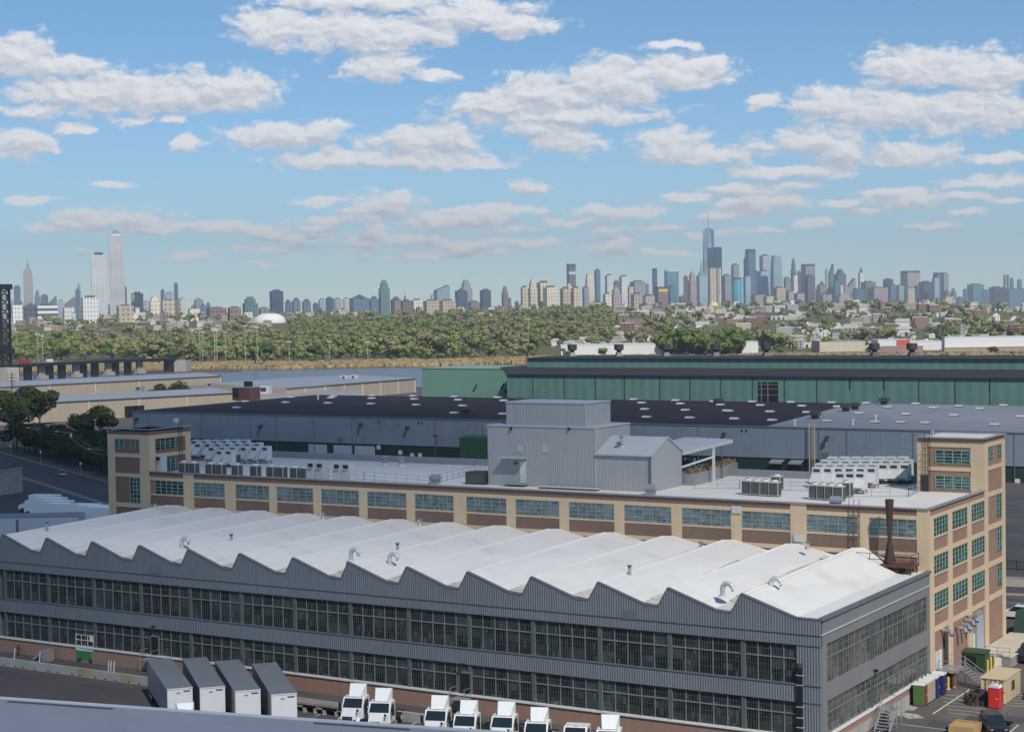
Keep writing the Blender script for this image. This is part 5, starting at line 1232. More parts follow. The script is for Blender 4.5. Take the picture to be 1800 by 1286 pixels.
# kerbs, beds, walks beyond the right corner
def band(name, a, c, e, f, mm_, z, kind='structure', lab=None, cat=None, h=None):
    pts = [onz(*q, z) for q in (a, c, e, f)]
    if h: q = MB(); q.prism([p[:2] for p in pts], z, z+h, mm_); return tag(q.build(name), lab, cat, None, kind)
    return sheet(name, pts, mm_, z, kind, lab, cat)
band('planting_bed', (1766, 1052), (1766, 1045), (1850, 1049), (1850, 1058), mat('bed_soil', (.11, .075, .045), rough=.95, n=(1, .3), stain=(.5, (.07, .10, .03), .9)), GZ+.05)
band('sidewalk', (1766, 1030), (1766, 1016), (1850, 1020), (1850, 1034), mat('sidewalk_concrete', (.36, .31, .23), rough=.9, n=(.5, .1)), GZ+.06)
band('kerb', (1766, 1046), (1766, 1043), (1850, 1046), (1850, 1049), M_kerb, GZ+.03, h=.12)
band('kerb', (1766, 1016), (1766, 1014), (1850, 1017), (1850, 1019), M_kerb, GZ+.03, h=.12)
ln = MB()
for (a, c) in (((1766, 1058), (1850, 1064)), ((1773, 1071), (1792, 1060)),): pline(onz(*a, GZ), onz(*c, GZ), .14)
for k in range(4): pline(onz(1772, 885+k*18, GZ), onz(1850, 889+k*19, GZ), .12)
tag(ln.build('lot_markings'), kind='structure')
# iron fence by the walk
fa, fc = onz(1764, 1000, GZ), onz(1860, 1006, GZ)
o = thing('iron_fence', fa, 'low black iron fence beyond the right corner of the brick building', 'fence'); m = MB(); m2 = MB(); nfs = 26
for k in range(nfs): q = fa+(fc-fa)*k/(nfs-1); m.beam(tuple(q), tuple(q+[0, 0, 1.5]), .06 if k % 6 else .12, M_black)
for z in (.2, 1.4): m2.beam(tuple(fa+[0, 0, z]), tuple(fc+[0, 0, z]), .06, M_black)
m.build('post', o); m2.build('rail', o)

# ------------------------------------------------------------------ long blue-grey warehouse
YW = 245.; M_blw = mat('warehouse_blue', (.20, .24, .28), rough=.55, streak=(.5, .07), rib=(1.2, .006, .008), n=(.05, .1), n2=(.5, .05), stain=(.09, (.12, .155, .19), .6)); M_blk = mat('tar_roof', (.018, .016, .022), rough=.9, n=(.1, .3), n2=(1, .2), stain=(.08, (.035, .03, .038), .8), spec=.2)
M_grr = mat('grey_roof_far', (.175, .19, .225), rough=.8, n=(.05, .12), n2=(.5, .08), stain=(.06, (.12, .13, .17), .7)); M_gb = mat('dark_green_base', (.012, .034, .024), rough=.7, n=(.3, .2))
wa = thing('blue_warehouse', (-80, 290, GZ), 'very long blue-grey warehouse with a black tar roof, skylights and a dark green base', 'warehouse')
xl, xr, yr2 = -216., 130., 338.; zt_, zrg = 9.9, 10.35
m = MB(); m.box(xl, xr, YW, yr2, 2.2, zt_, M_blw, skip='t'); m.build('upper_wall', wa)
m = MB(); m.box(xl+.2, xr, YW+.25, yr2, GZ, 2.2, M_gb, skip='t'); m.build('lower_wall', wa)
xd0, xd1 = ony(1345, 748, YW)[0], ony(1500, 711, yr2)[0]
m = MB(); m.poly([(xl, YW, zt_+.02), (xd0, YW, zt_+.02), (xd1, yr2, zrg), (xl, yr2, zrg)], M_blk); m.build('tar_roof', wa)
m = MB(); m.poly([(xd0, YW, zt_+.02), (xr, YW, zt_+.02), (xr, yr2, zrg), (xd1, yr2, zrg)], M_grr); m.build('grey_roof', wa)
m = MB(); m.box(xl-.1, xr, YW-.15, YW+.05, zt_-.25, zt_+.12, M_slate2); m.beam((xl, YW, zt_), (xl, yr2, zrg), .3, M_slate2)
for px in (262, 355, 440, 486, 552.4, 619, 764, 849, 1227, 1439, 1488, 1605, 1783): X = ony(px, 760, YW)[0]; m.box(X-.09, X+.09, YW-.10, YW-.01, GZ, zt_-.2, M_slate2)
m.build('wall_trim', wa)
for px, py in ((242, 735), (460, 748), (636, 745), (718, 750), (1104, 758), (1274, 762), (1455, 768)):
    P = ony(px, py, YW); m = MB(); m.cyl((P[0], YW, P[2]), (P[0], YW-1.0, P[2]), .38, M_dark, n=10); m.cyl((P[0], YW-1.0, P[2]+.1), (P[0], YW-1.0, P[2]-1.0), .42, M_dark, n=10); m.build('wall_duct', wa)
for px, py in ((736, 743), (742, 743), (667, 741), (1304, 757), (1312, 757)): P = ony(px, py, YW); m = MB(); m.cyl((P[0], YW-.05, P[2]), (P[0], YW-.02, P[2]), .35, M_dark, n=12); m.build('wall_vent', wa)
for px, py in ((598, 772), (1450, 800)): P = ony(px, py, YW); m = MB(); m.box(P[0]-1, P[0]+1, YW-.06, YW-.01, P[2]-.7, P[2]+.7, M_slate2); m.build('wall_louvre', wa)
for px0, px1 in ((542, 574), (586, 618), (623, 658)):
    a, c = ony(px0, 790, YW)[0], ony(px1, 790, YW)[0]; m = MB(); m.box(a, c, YW+.1, YW+.3, GZ, 1.6, M_penttrim); m.build('roller_door', wa)
for px0, px1 in ((1357, 1380), (1391, 1414)):
    a, c = ony(px0, 810, YW)[0], ony(px1, 810, YW)[0]; m = MB(); m.poly([(a, YW, 1.9), (c, YW, 1.9), (c, YW-2, 1.3), (a, YW-2, 1.3)], M_steel); m.poly([(a, YW-2, 1.3), (c, YW-2, 1.3), (c, YW-2, .95), (a, YW-2, .95)], M_coping); m.build('door_canopy', wa)
    m = MB(); m.box(a+.8, c-.8, YW+.1, YW+.28, GZ, .9, M_black); m.build('doorway', wa)
for px, py in ((665, 786), (703, 795), (724, 800), (738, 800), (1788, 846)): P = ony(px, py, YW); m = MB(); m.box(P[0]-.6, P[0]+.6, YW+.05, YW+.22, P[2]-.6, P[2]+.6, M_offw); m.build('wall_sign', wa)
# skylights: rows along the roof
sk0 = local('skylight', '', 'skylight'); m = MB(); m.box(-1.1, 1.1, -1.1, 1.1, 0, .2, M_dark); m.build('curb', sk0)
m = MB(); m.extr([(-1.05, .2), (1.05, .2), (.7, .5), (0, .62), (-.7, .5)], 'x', -1.05, 1.05, mat('skylight_dome', (.38, .40, .43), rough=.35, n=(.6, .05))); m.build('dome', sk0)
SK = [(279, 384), (243, 420), (572, 366), (556, 388), (534, 425), (842, 372), (836, 392), (830, 430), (1120, 376), (1127, 397), (1140, 437), (1405, 380), (1430, 403), (1460, 443), (1402, 493), (1700, 385), (1742, 408), (1742, 500)]
S2 = [(135, 229), (178, 251), (172, 343), (436, 234), (751, 237), (1073, 243), (1127, 267), (880, 304), (883, 357), (1147, 311), (1160, 365), (1360, 250), (1393, 273), (1427, 317), (1457, 370), (1622, 257), (1668, 280), (1711, 321), (1763, 376)]
S3 = [(147, 229), (196, 251), (255, 290), (37, 334), (268, 342), (5, 286), (383, 232), (449, 255), (479, 294), (631, 234), (665, 259), (602, 347), (797, 300), (840, 238), (896, 353), (974, 262), (1083, 305), (1050, 355), (1141, 242), (1249, 266), (1201, 358), (1376, 312), (1405, 245), (1530, 272), (1623, 369), (1780, 320), (1676, 252)]
pts = [(440+a/3.913, 600+c/3.913) for a, c in SK]+[(840+a/3.913, 640+c/3.913) for a, c in S2 if a > 900 or a < 180]+[(1280+a/3.4615, 640+c/3.4615) for a, c in S3]+[(431, 705.5), (416, 716.5)]
def on_wh(px, py):
    z = 10.2
    for _ in range(5): P = onz(px, py, z); z = zt_+(zrg-zt_)*min(max((P[1]-YW)/(yr2-YW), 0), 1)
    P[2] = z; return P
ks = 0
for px, py in sorted(pts):
    P = on_wh(px, py+1)
    if P[1] < YW+2 or P[1] > yr2-1.5: P = on_wh(px, py+4) if P[1] > yr2-1.5 else P
    if P[1] < YW+2 or P[1] > yr2-1.5: continue
    dark = px < 1345+(748-py)*4.2
    lab = 'white domed skylight in the rows on the black tar roof' if dark else 'white domed skylight in the rows on the grey end of the warehouse roof'
    o = place(sk0, P, 0, lab) if ks == 0 else copy_tree(sk0, P, 0, lab)
    o['group'] = 'skylights on the black roof' if dark else 'skylights on the grey roof'; ks += 1
for px, py, lab in ((1433, 733, 'dark square roof fan on the border of black and grey roofs, nearest'), (1487, 720, 'dark square roof fan on the border of black and grey roofs, middle'), (1503, 717, 'dark square roof fan on the border of black and grey roofs, farthest'), (1554, 708, 'dark roof fan with a thin mast before the green wall'), (1263, 747-38, 'dark roof fan at the far edge of the black roof'), (820, 724, 'dark squat roof vent on the black roof left of the penthouse')):
    P = on_wh(px, py+3); o = thing('roof_fan', P, lab, 'roof fan'); m = MB(); m.box(P[0]-.8, P[0]+.8, P[1]-.8, P[1]+.8, P[2], P[2]+1.0, M_dark); m.build('casing', o); m = MB(); m.box(P[0]-1.2, P[0]+1.2, P[1]-1.2, P[1]+1.2, P[2]+1.0, P[2]+2.0, M_dark); m.build('hood', o)
    if px == 1554: m = MB(); m.beam((P[0], P[1], P[2]+2), (P[0], P[1], P[2]+8), .15, M_black); m.build('mast', o)
for px, py, lab in ((559, 700, 'white stub vent on the black roof at the left'), (1499, 745, 'thin white vent pipe on the grey roof'), (1539, 738, 'thin white vent pipe beside a skylight on the grey roof'), (1397, 746, 'small dark pipe vent at the eave of the grey roof')):
    P = on_wh(px, py+2); m = MB(); m.cyl(P, P+[0, 0, 1.2], .18, M_offw, n=10); m.cyl(P+[0, 0, 1.2], P+[0, 0, 1.5], .4, M_offw, n=10); tag(m.build('pipe_vent'), lab, 'roof vent')
# rusty caged ladder on the wall, utility poles, green tank
o = thing('tall_ladder', (ony(1427, 760, YW-1)[0], YW-1, GZ), 'tall tan lattice ladder standing against the blue-grey warehouse', 'ladder'); X = ony(1427, 760, YW-1)[0]; m = MB()
for dx in (-.7, .7): m.beam((X+dx, YW-1, GZ), (X+dx, YW-1, 11.0), .16, M_tan)
m.build('stile', o); m = MB()
for k in range(26): m.beam((X-.7, YW-1, GZ+.3+k*.48), (X+.7, YW-1, GZ+.3+k*.48), .10, M_tan)
m.build('rung', o)
for px, top, lab in ((768, 765, 'wooden utility pole in front of the blue warehouse left of the green tank'),):
    X = ony(px, 800, YW-6)[0]; zt3 = ony(px, top, YW-6)[2]; o = thing('utility_pole', (X, YW-6, GZ), lab, 'utility pole'); m = MB(); m.cyl((X, YW-6, GZ), (X, YW-6, zt3), .17, M_dark, .13); m.build('pole', o); m = MB(); m.beam((X-1.2, YW-6, zt3-.3), (X+1.2, YW-6, zt3-.3), .16, M_dark); m.box(X-.9, X-.4, YW-6.2, YW-5.8, zt3-.2, zt3+.2, M_dark); m.build('crossarm', o)
ga, gb = ony(808, 800, YW-9), ony(852, 800, YW-9); zt4 = ony(830, 769, YW-9)[2]
o = thing('green_tank', ((ga[0]+gb[0])/2+1, YW-6, GZ), 'bright green ribbed container block in front of the blue warehouse beside the penthouse', 'tank')
m = MB(); m.box(ga[0], gb[0]+4, YW-9, YW-3, GZ, zt4, mat('tank_green', (.030, .090, .034), rough=.5, rib=(.9, .05, .1), n=(.3, .15))); m.build('body', o)
m = MB(); m.beam((ga[0]+1.5, YW-9, zt4), (ga[0]+1.5, YW-9, zt4+1.2), .15, M_dark); m.beam((ga[0]+1.5, YW-9, zt4+.6), (gb[0]+4, YW-9, zt4+.8), .1, M_dark); m.build('railing', o)

# ------------------------------------------------------------------ long green shed behind
M_gn = mat('shed_green', (.098, .192, .165), rough=.6, rib=(3.7, .02, .07), n=(.05, .12), n2=(.4, .06), streak=(.5, .10), stain=(.10, (.12, .20, .17), .6)); M_gn2 = mat('shed_green_pale', (.135, .265, .20), rough=.6, n=(.03, .06), stain=(.05, (.15, .25, .18), .5)); M_drf = mat('shed_roof', (.022, .020, .026), rough=.8, n=(.1, .3))
YG, YM = 365., 388.
ge = thing('green_shed', (-40, 380, GZ), 'huge dark green shed with a raised roof monitor behind the blue warehouse', 'shed')
gx0 = ony(891, 658, YG)[0]; gx1 = 190.; zg = ony(1300, 660.5, YG)[2]
m = MB(); m.box(gx0, gx1, YG, YG+80, GZ, zg, M_gn, skip='t'); m.build('wall', ge)
zm0 = ony(1300, 647, YM)[2]; zm1 = ony(1300, 629.5, YM)[2]; mx0 = ony(927, 640, YM)[0]
m = MB(); m.poly([(gx0, YG-.5, zg), (gx1, YG-.5, zg), (gx1, YM, zm0), (mx0-12, YM, zm0)], M_drf); m.poly([(gx0, YG-.5, zg), (mx0-12, YM, zm0), (mx0-12, YM+40, zm0), (gx0, YG+80, zg)], M_drf); m.box(gx0-.3, gx1, YG-.6, YG-.3, zg-.35, zg+.1, M_drf); m.build('roof', ge)
m = MB(); m.box(mx0, gx1, YM, YM+34, zm0-.5, zm1, M_gn, skip='t'); m.build('monitor_wall', ge)
m = MB(); m.extr([(YM-.7, zm1), (YM+17, zm1+.25), (YM+34.7, zm1), (YM+34.7, zm1-.4), (YM-.7, zm1-.3)], 'x', mx0-.6, gx1, M_drf); m.build('monitor_roof', ge)
m = MB()
for px in (937, 992, 1047, 1098, 1160, 1213, 1267, 1323, 1379, 1436, 1615, 1679, 1740): X = ony(px, 680, YG)[0]; m.box(X-.12, X+.12, YG-.14, YG-.01, GZ, zg-.3, M_dark)
for px in (1494, 1554, 1740): X = ony(px, 680, YG)[0]; m.box(X-.15, X+.15, YG-.16, YG-.01, zg-4, zg-.3, M_black)
m.build('downpipe', ge)
a, c = ony(1332, 671, YG), ony(1368, 708, YG); m = MB(); m.box(a[0], c[0], YG-.05, YG+.02, c[2]-1, a[2], M_black)
m.build('broken_opening', ge); m = MB()
for f in (.18, .5): X = a[0]+(c[0]-a[0])*f; m.box(X-.1, X+.1, YG-.12, YG-.06, c[2]-1, a[2], M_coping)
for f in (.12, .33, .62): z = a[2]+(c[2]-a[2])*f; m.box(a[0], c[0], YG-.12, YG-.06, z-.06, z+.06, M_coping)
m.build('exposed_frame', ge)
# pale green block to the left
lx0, lx1, ly = ony(742, 670, 400)[0], ony(905, 670, 400)[0], 400.
zl = ony(800, 648, ly)[2]
o = thing('pale_green_block', ((lx0+lx1)/2, 410, GZ), 'plain pale green windowless block left of the dark green shed', 'building')
m = MB(); m.box(lx0, lx1, ly, ly+30, GZ, zl, M_gn2); m.build('wall', o); m = MB(); m.box(lx0-.2, lx1, ly-.2, ly+30, zl, zl+.25, mat('pale_green_trim', (.18, .30, .24), rough=.6)); m.build('coping', o)
m = MB(); A_ = ony(829, 693, 380); B_ = ony(838, 676, 380); m.beam(A_, B_, .5, M_dark); A_ = ony(880, 684, 372); B_ = ony(886, 674, 372); m.beam(A_, B_, .5, M_dark); m.build('conveyor_brace', o)
A_, B_ = ony(800, 695, 372), ony(891, 688, 372); o2 = thing('low_conveyor', A_, 'low grey-green conveyor housing in front of the pale green block', 'conveyor'); m = MB(); m.beam(A_, B_, 3.0, mat('conveyor_grey', (.14, .22, .19), rough=.6), 1.6); m.build('housing', o2)
# roof ventilators on the monitor ridge
rv0 = local('roof_ventilator', '', 'ventilator'); m = MB(); m.cyl((0, 0, 0), (0, 0, 1.9), 1.9, M_black, .8, n=4); m.build('base', rv0); m = MB(); m.cyl((0, 0, 1.9), (0, 0, 2.3), .9, M_dark, 1.6, n=14); m.cyl((0, 0, 2.3), (0, 0, 4.3), 1.75, M_dark, 1.8, n=14); m.build('drum', rv0)
for k, px in enumerate((1006, 1088, 1171, 1258, 1347, 1537, 1603)):
    X = ony(px, 625, YM+17)[0]; loc = (X, YM+17, zm1+.2); lab = f'{ORD[k]} black drum ventilator from the left on the green shed ridge'
    o = place(rv0, loc, 0, lab) if k == 0 else copy_tree(rv0, loc, 0, lab)
    o['group'] = 'black drum ventilators on the green shed'

# ------------------------------------------------------------------ beige sheds at the left
M_bg = mat('beige_metal', (.32, .272, .21), rough=.6, rib=(2.2, .02, .03), n=(.05, .08), n2=(.5, .04), streak=(.6, .08)); M_bl = mat('blue_metal_roof', (.23, .26, .30), rough=.6, n=(.04, .12), n2=(.4, .04)); M_wl = mat('white_downpipe', (.55, .52, .46), rough=.6)
def shed(name, A, B, zt5, width, rise, lab, seams, end=None, ext=0, extb=0):
    A, B = np.array(A[:2]), np.array(B[:2]); d = (B-A)/np.linalg.norm(B-A); A = A-d*ext; B = B+d*extb; nrm = np.array([-d[1], d[0]])
    if nrm@np.array([-1, 0]) < 0: nrm = -nrm
    o = thing(name, (*((A+B)/2), GZ), lab, 'warehouse'); C_, D_ = B+nrm*width, A+nrm*width; ra, rb = A+nrm*width/2, B+nrm*width/2
    m = MB()
    for p, q in ((A, B), (B, C_), (C_, D_), (D_, A)): m.poly([(*p, GZ), (*q, GZ), (*q, zt5), (*p, zt5)], M_bg)
    m.poly([(*B, zt5), (*C_, zt5), (*rb, zt5+rise)], end or M_bg); m.poly([(*A, zt5), (*D_, zt5), (*ra, zt5+rise)], M_bg); m.build('wall', o)
    e = -nrm*.4; m = MB(); m.poly([(*(A+e), zt5), (*(B+e), zt5), (*rb, zt5+rise), (*ra, zt5+rise)], M_bl); m.poly([(*(D_-e), zt5), (*(C_-e), zt5), (*rb, zt5+rise), (*ra, zt5+rise)], M_bl); m.build('roof', o)
    m = MB(); m.beam((*(A+e), zt5-.1), (*(B+e), zt5-.1), .35, M_slate2, .35)
    L = np.linalg.norm(B-A); k = max(1, int(L/seams))
    m.build('gutter', o)
    for i in range(1, k+1): q = A+d*(i*L/k-1)-nrm*.12; m = MB(); m.beam((*q, GZ), (*q, zt5-.2), .3, M_wl); m.build('downpipe', o)
    if end:
        m = MB(); m.beam((*(B+d*.1), zt5), (*(C_+d*.1), zt5), .2, end, 1.5); m.poly([(*(B+d*.2), GZ), (*(C_+d*.2), GZ), (*(C_+d*.2), zt5+.4), (*(B+d*.2), zt5+.4)], end); m.build('end_wall', o)
    return o
s1 = shed('beige_shed', onz(0, 710.8, 6.3), onz(414, 689.4, 6.3), 6.3, 30, 1.6, 'nearer long beige metal shed with a pale blue roof at the left', 21, ext=120)
s2 = shed('beige_shed', onz(0, 679.7, 6.3), onz(389.7, 660, 6.3), 6.3, 34, 1.6, 'farther long beige metal shed with a pale blue roof and dark green end wall', 25, end=M_gn, ext=160)
s3 = shed('beige_shed', onz(502.6, 681.8, 5.6), onz(731, 664.4, 5.6), 5.6, 76, 1.4, 'shorter beige metal shed with a pale blue roof beside the river in the middle', 14)
m = MB()
for f in (.52, .56): 
    A = onz(414, 689.4, 6.3)*f+onz(0, 710.8, 6.3)*(1-f)
    m.box(A[0]-.2, A[0]+1.6, A[1]-2, A[1]+2, GZ, 3.0, M_black)
o = m.build('dock_door', s1)
# low building pieces between
A, B = onz(440, 690, 3.0), onz(636, 684, 3.0); C_, D_ = onz(637, 693, 3.0), onz(440, 699, 3.0)
m = MB(); m.prism([D_[:2], C_[:2], B[:2], A[:2]], GZ, 3.0, M_bg, M_coping); tag(m.build('low_annex'), 'low beige annex strip just above the black roof edge left of centre', 'annex')
for px, py, wv_, hv, c, lab in ((466, 684, 5, 3.2, M_offw2, 'pale rooftop box with dark openings left of the middle beige shed'), (448, 680, 4, 2, M_steel, 'small pale tank at the corner of the rooftop box'), (606, 662, 3, 1.6, M_offw2, 'left one of two pale roof units on the middle beige shed'), (623, 661, 3, 1.6, M_offw2, 'right one of two pale roof units on the middle beige shed'), (246, 681, 3, 1.5, M_coping, 'grey roof unit on the nearer long beige shed'), (371, 674.5, 3, 1.4, M_coping, 'small roof unit near the right end of the nearer long beige shed')):
    P = onz(px, py, 7.4); m = MB(); m.box(P[0]-wv_/2, P[0]+wv_/2, P[1]-2, P[1]+2, 5.5, 7.2+hv*.5, c, rot=.3); m.box(P[0]-wv_/4, P[0]+wv_/4, P[1]-2.1, P[1]-1.9, 6.6, 7.0+hv*.4, M_dark, rot=.3, c=(P[0], P[1])); tag(m.build('roof_unit'), lab, 'roof unit')
P = on_wh(433, 697); m = MB(); m.box(P[0]-3.9, P[0]+3.9, P[1]-3, P[1]+3, 9, 13.6, mat('bulkhead_brick', (.085, .038, .036), rough=.85, n=(.4, .2))); m.box(P[0]-3.6, P[0]-1, P[1]-3.1, P[1]-2.9, 10.2, 13.2, M_black); m.box(P[0]-.2, P[0]+2.2, P[1]-1, P[1]+1, 13.6, 15.8, M_black); m.box(P[0]-4.1, P[0]+4.1, P[1]-3.2, P[1]+3.2, 13.6, 13.8, M_coping); tag(m.build('roof_bulkhead'), 'dark red brick bulkhead with a black chimney on the black roof at its left end', 'bulkhead')

# ------------------------------------------------------------------ street at the left, kerbs, car, poles
c0, c1, n0, n1 = onz(-60, 779, GZ), onz(420, 912, GZ), onz(-80, 803, GZ), onz(420, 953, GZ)
dS = (onz(190, 848, GZ)-onz(0, 795, GZ)); dS /= np.linalg.norm(dS); nS = np.array([dS[1], -dS[0], 0])  # towards the viewer
A0 = onz(0, 795, GZ)-dS*160; A1 = onz(0, 795, GZ)+dS*330; wS = abs((onz(28, 834, GZ)-onz(0, 795, GZ))@nS)
sheet('street', [A0, A1, A1+nS*wS, A0+nS*wS], M_asphN, GZ+.02)
def kerb(a, c, off, w, h, m_, nm='kerb'):
    q = MB(); p1, p2 = a+nS*off, c+nS*off; q.prism([(p1)[:2], (p2)[:2], (p2+nS*w)[:2], (p1+nS*w)[:2]], GZ, GZ+h, m_); return tag(q.build(nm), kind='structure')
kerb(A0, A1, -.35, .35, .16, M_kerb); kerb(A0, A1, wS, 1.6, .14, mat('verge_tan', (.22, .18, .145), rough=.9, n=(.3, .15)), 'sidewalk')
Ar = A0+dS*300
sheet('rear_yard', [A0+nS*(wS+1.65), Ar+nS*(wS+1.65), Ar+nS*(wS+34), A0+nS*(wS+34)], M_asphN, GZ+.016)
lawn = sheet('lawn', [A0-nS*.4, A0+dS*175-nS*.4, A0+dS*175-nS*9, A0-nS*22], mat('lawn_green', (.035, .060, .018), rough=.95, n=(.3, .25), n2=(3, .2)), GZ+.03)
P = onz(107, 836, GZ); place(car('moving_car', M_cs, 'dark silver car driving on the empty street at the left', H=1.45), P, math.atan2(dS[1], dS[0])+math.pi)
def wires(): pass
pl_ = []
for px, py, top, lab, arm in ((17, 798, 655, 'nearest-to-left utility pole by the street, with many crossarms', -1), (66, 806, 750, 'slim pole with a long street lamp arm among the trees', 1), (117, 818, 752, 'dark utility pole with a transformer and a street lamp arm', 1), (175, 838, 782, 'utility pole half hidden at the corner of the left stair tower', 1)):
    B = onz(px, py, GZ)-nS*1.2; B[2] = GZ; k = (B-CP)@HF; zt6 = ZY(px, top, k); o = thing('utility_pole', B, lab, 'utility pole', 'poles along the street'); m = MB(); m.cyl(B, (B[0], B[1], zt6), .19, M_dark, .13); m.build('pole', o)
    m = MB(); m.beam((B[0]-1.2, B[1]-.6, zt6-.5), (B[0]+1.2, B[1]+.6, zt6-.5), .13, M_dark)
    if px == 17:
        for z in (1.5, 2.5, 9): m.beam((B[0]-1.4, B[1]-.6, zt6-z), (B[0]+1.4, B[1]+.6, zt6-z), .13, M_dark)
    m.build('crossarm', o)
    if px > 30:
        h = zt6-1.0 if px != 66 else zt6-.3
        e = B-np.array(_rt)*3.6; m = MB(); m.beam((B[0], B[1], h-.4), (e[0], e[1], h+.1), .09, M_steel); m.box(e[0]-.55, e[0]+.25, e[1]-.25, e[1]+.25, h+.02, h+.2, M_offw); m.build('street_lamp', o)
    if px == 117: m = MB(); m.cyl((B[0]+.3, B[1], zt6-2.6), (B[0]+.3, B[1], zt6-1.5), .32, M_offw, n=12); m.build('transformer', o)
    pl_.append((B[0], B[1], zt6-.9))
for i in range(len(pl_)-1):
    for dz in (0, -1.4, -1.8):
        a, c = np.array(pl_[i]), np.array(pl_[i+1]); m = MB(); prev = a+[0, 0, dz]
        for q in range(1, 13): f = q/12; p = a*(1-f)+c*f+[0, 0, dz-4.5*f*(1-f)*(1+.1*dz)]; m.beam(prev, p, .05, M_coping); prev = p
        tag(m.build('overhead_wire'), f'{["upper", "middle", "lower"][int(abs(dz)) if dz > -1.5 else 2]} sagging overhead wire between the {["left pole and lamp pole", "lamp pole and transformer pole", "transformer pole and corner pole"][i]}', 'wire')
for px, py, lab in ((67, 812, 'white globe lamp on a short post by the street kerb'), (137, 834, 'white globe lamp on a thin post nearer the stair tower'), (14, 800, 'white globe lamp at the foot of the left pole')):
    B = onz(px, py, GZ)-nS*.8; m = MB(); m.cyl(B, B+[0, 0, 2.6], .07, M_steel, n=8); m.cyl(B+[0, 0, 2.6], B+[0, 0, 3.2], .28, M_offw, .2, n=12); tag(m.build('globe_lamp'), lab, 'lamp', 'globe lamps along the kerb')
for k, (px, py, lab) in enumerate(((168, 764, 'tall lamp with two pale heads in the lot behind the left trees'), (171, 790, 'slim lamp post in front of the blue lot behind the left trees'), (186, 780, 'dark lamp post just left of the stair tower'))):
    B = onz(px, py+15, GZ); m = MB(); m.cyl(B, B+[0, 0, 7.5], .11, M_steel, n=8); m.box(B[0]-.6, B[0]+.6, B[1]-.2, B[1]+.2, 1.0+5, GZ+7.8, M_offw2); tag(m.build('lot_lamp'), lab, 'lamp')
# corner building at the far left (half cut by the frame)
Lz = 4.2; A = onz(27, 829, Lz)-np.array([6.5, 0, 0]); o = thing('corner_shed', (A[0]-8, A[1]-4, GZ), 'grey shed with a roller door cut by the left edge of the photo', 'shed')
m = MB(); m.box(A[0]-40, A[0], A[1]-6, A[1]+8, GZ, Lz, M_plat, top=M_drf); m.build('wall', o); m = MB(); m.box(A[0]-40, A[0]+.15, A[1]-6.15, A[1]-5.95, Lz-.6, Lz+.12, M_coping); m.box(A[0]-.02, A[0]+.2, A[1]-6.15, A[1]+8, Lz-.2, Lz+.12, M_coping); m.build('coping', o)
m = MB(); m.box(A[0]-6.5, A[0]-1.2, A[1]-6.1, A[1]-5.98, GZ, 1.6, M_slate2); m.build('roller_door', o)
# white parked trucks behind the factory at the left
bt0 = local('box_truck', '', 'truck'); m = MB(); m.box(-6.5, 0, -1.25, 1.25, 1.1, 3.75, M_tw); m.build('cargo_box', bt0)
m = MB(); m.extr([(0.1, .7), (.1, 2.6), (.9, 2.6), (1.5, 1.9), (2.6, 1.6), (2.6, .7)], 'y', -1.1, 1.1, M_tw); m.build('cab', bt0); m = MB(); m.poly([(.95, -1.0, 2.55), (.95, 1.0, 2.55), (1.5, 1.0, 1.95), (1.5, -1.0, 1.95)], M_wsh)
for q in range(4): m.v[q] = (m.v[q][0]+.04, m.v[q][1], m.v[q][2]+.03)
m.build('windscreen', bt0)
for x in (1.7, -4.6):
    for s in (-1, 1): m = MB(); m.cyl((x, s*.8, .5), (x, s*1.15, .5), .5, M_black, n=14); m.build('wheel', bt0)
for k, (px, py) in enumerate(((48, 874), (58, 879), (69, 884), (80, 889), (116, 890), (132, 893), (150, 896))):
    P = onz(px+8, py, 1.5); lab = f'{ORD[k]} from left of the white trucks parked behind the sawtooth roof'; a_ = R(196+rnd.uniform(-2, 2))
    o = place(bt0, (*P[:2], GZ), a_, lab) if k == 0 else copy_tree(bt0, (*P[:2], GZ), a_, lab)
    o['group'] = 'white trucks parked behind the sawtooth roof'
# pale long building just left of the factory rear
A, B = onz(-40, 903, 5.2), onz(150, 899, 5.2); C_ = onz(-40, 935, 3.4); D_ = onz(118, 925, 3.4)
o = thing('white_annex', (*((A+B)/2)[:2], GZ), 'low white and grey building at the left edge behind the sawtooth roof', 'building')
dAB = (B-A)/np.linalg.norm(B-A); nn = np.array([dAB[1], -dAB[0], 0]); nn = nn if nn[1] < 0 else -nn
m = MB(); m.prism([p[:2] for p in (A, B, B+nn*6, A+nn*6)], GZ, 5.2, mat('annex_white', (.52, .55, .60), rough=.6, n=(.2, .05)), mat('annex_roof', (.20, .215, .235), rough=.6, n=(.2, .08))); m.build('wall', o)
m = MB(); m.beam(A+nn*6, B+nn*6, .2, M_coping, .2); Pm = onz(31, 915, 4.8); m.beam((Pm[0], Pm[1]-.1, GZ), (Pm[0], Pm[1]-.1, 5), .3, M_slate2); m.build('trim', o)

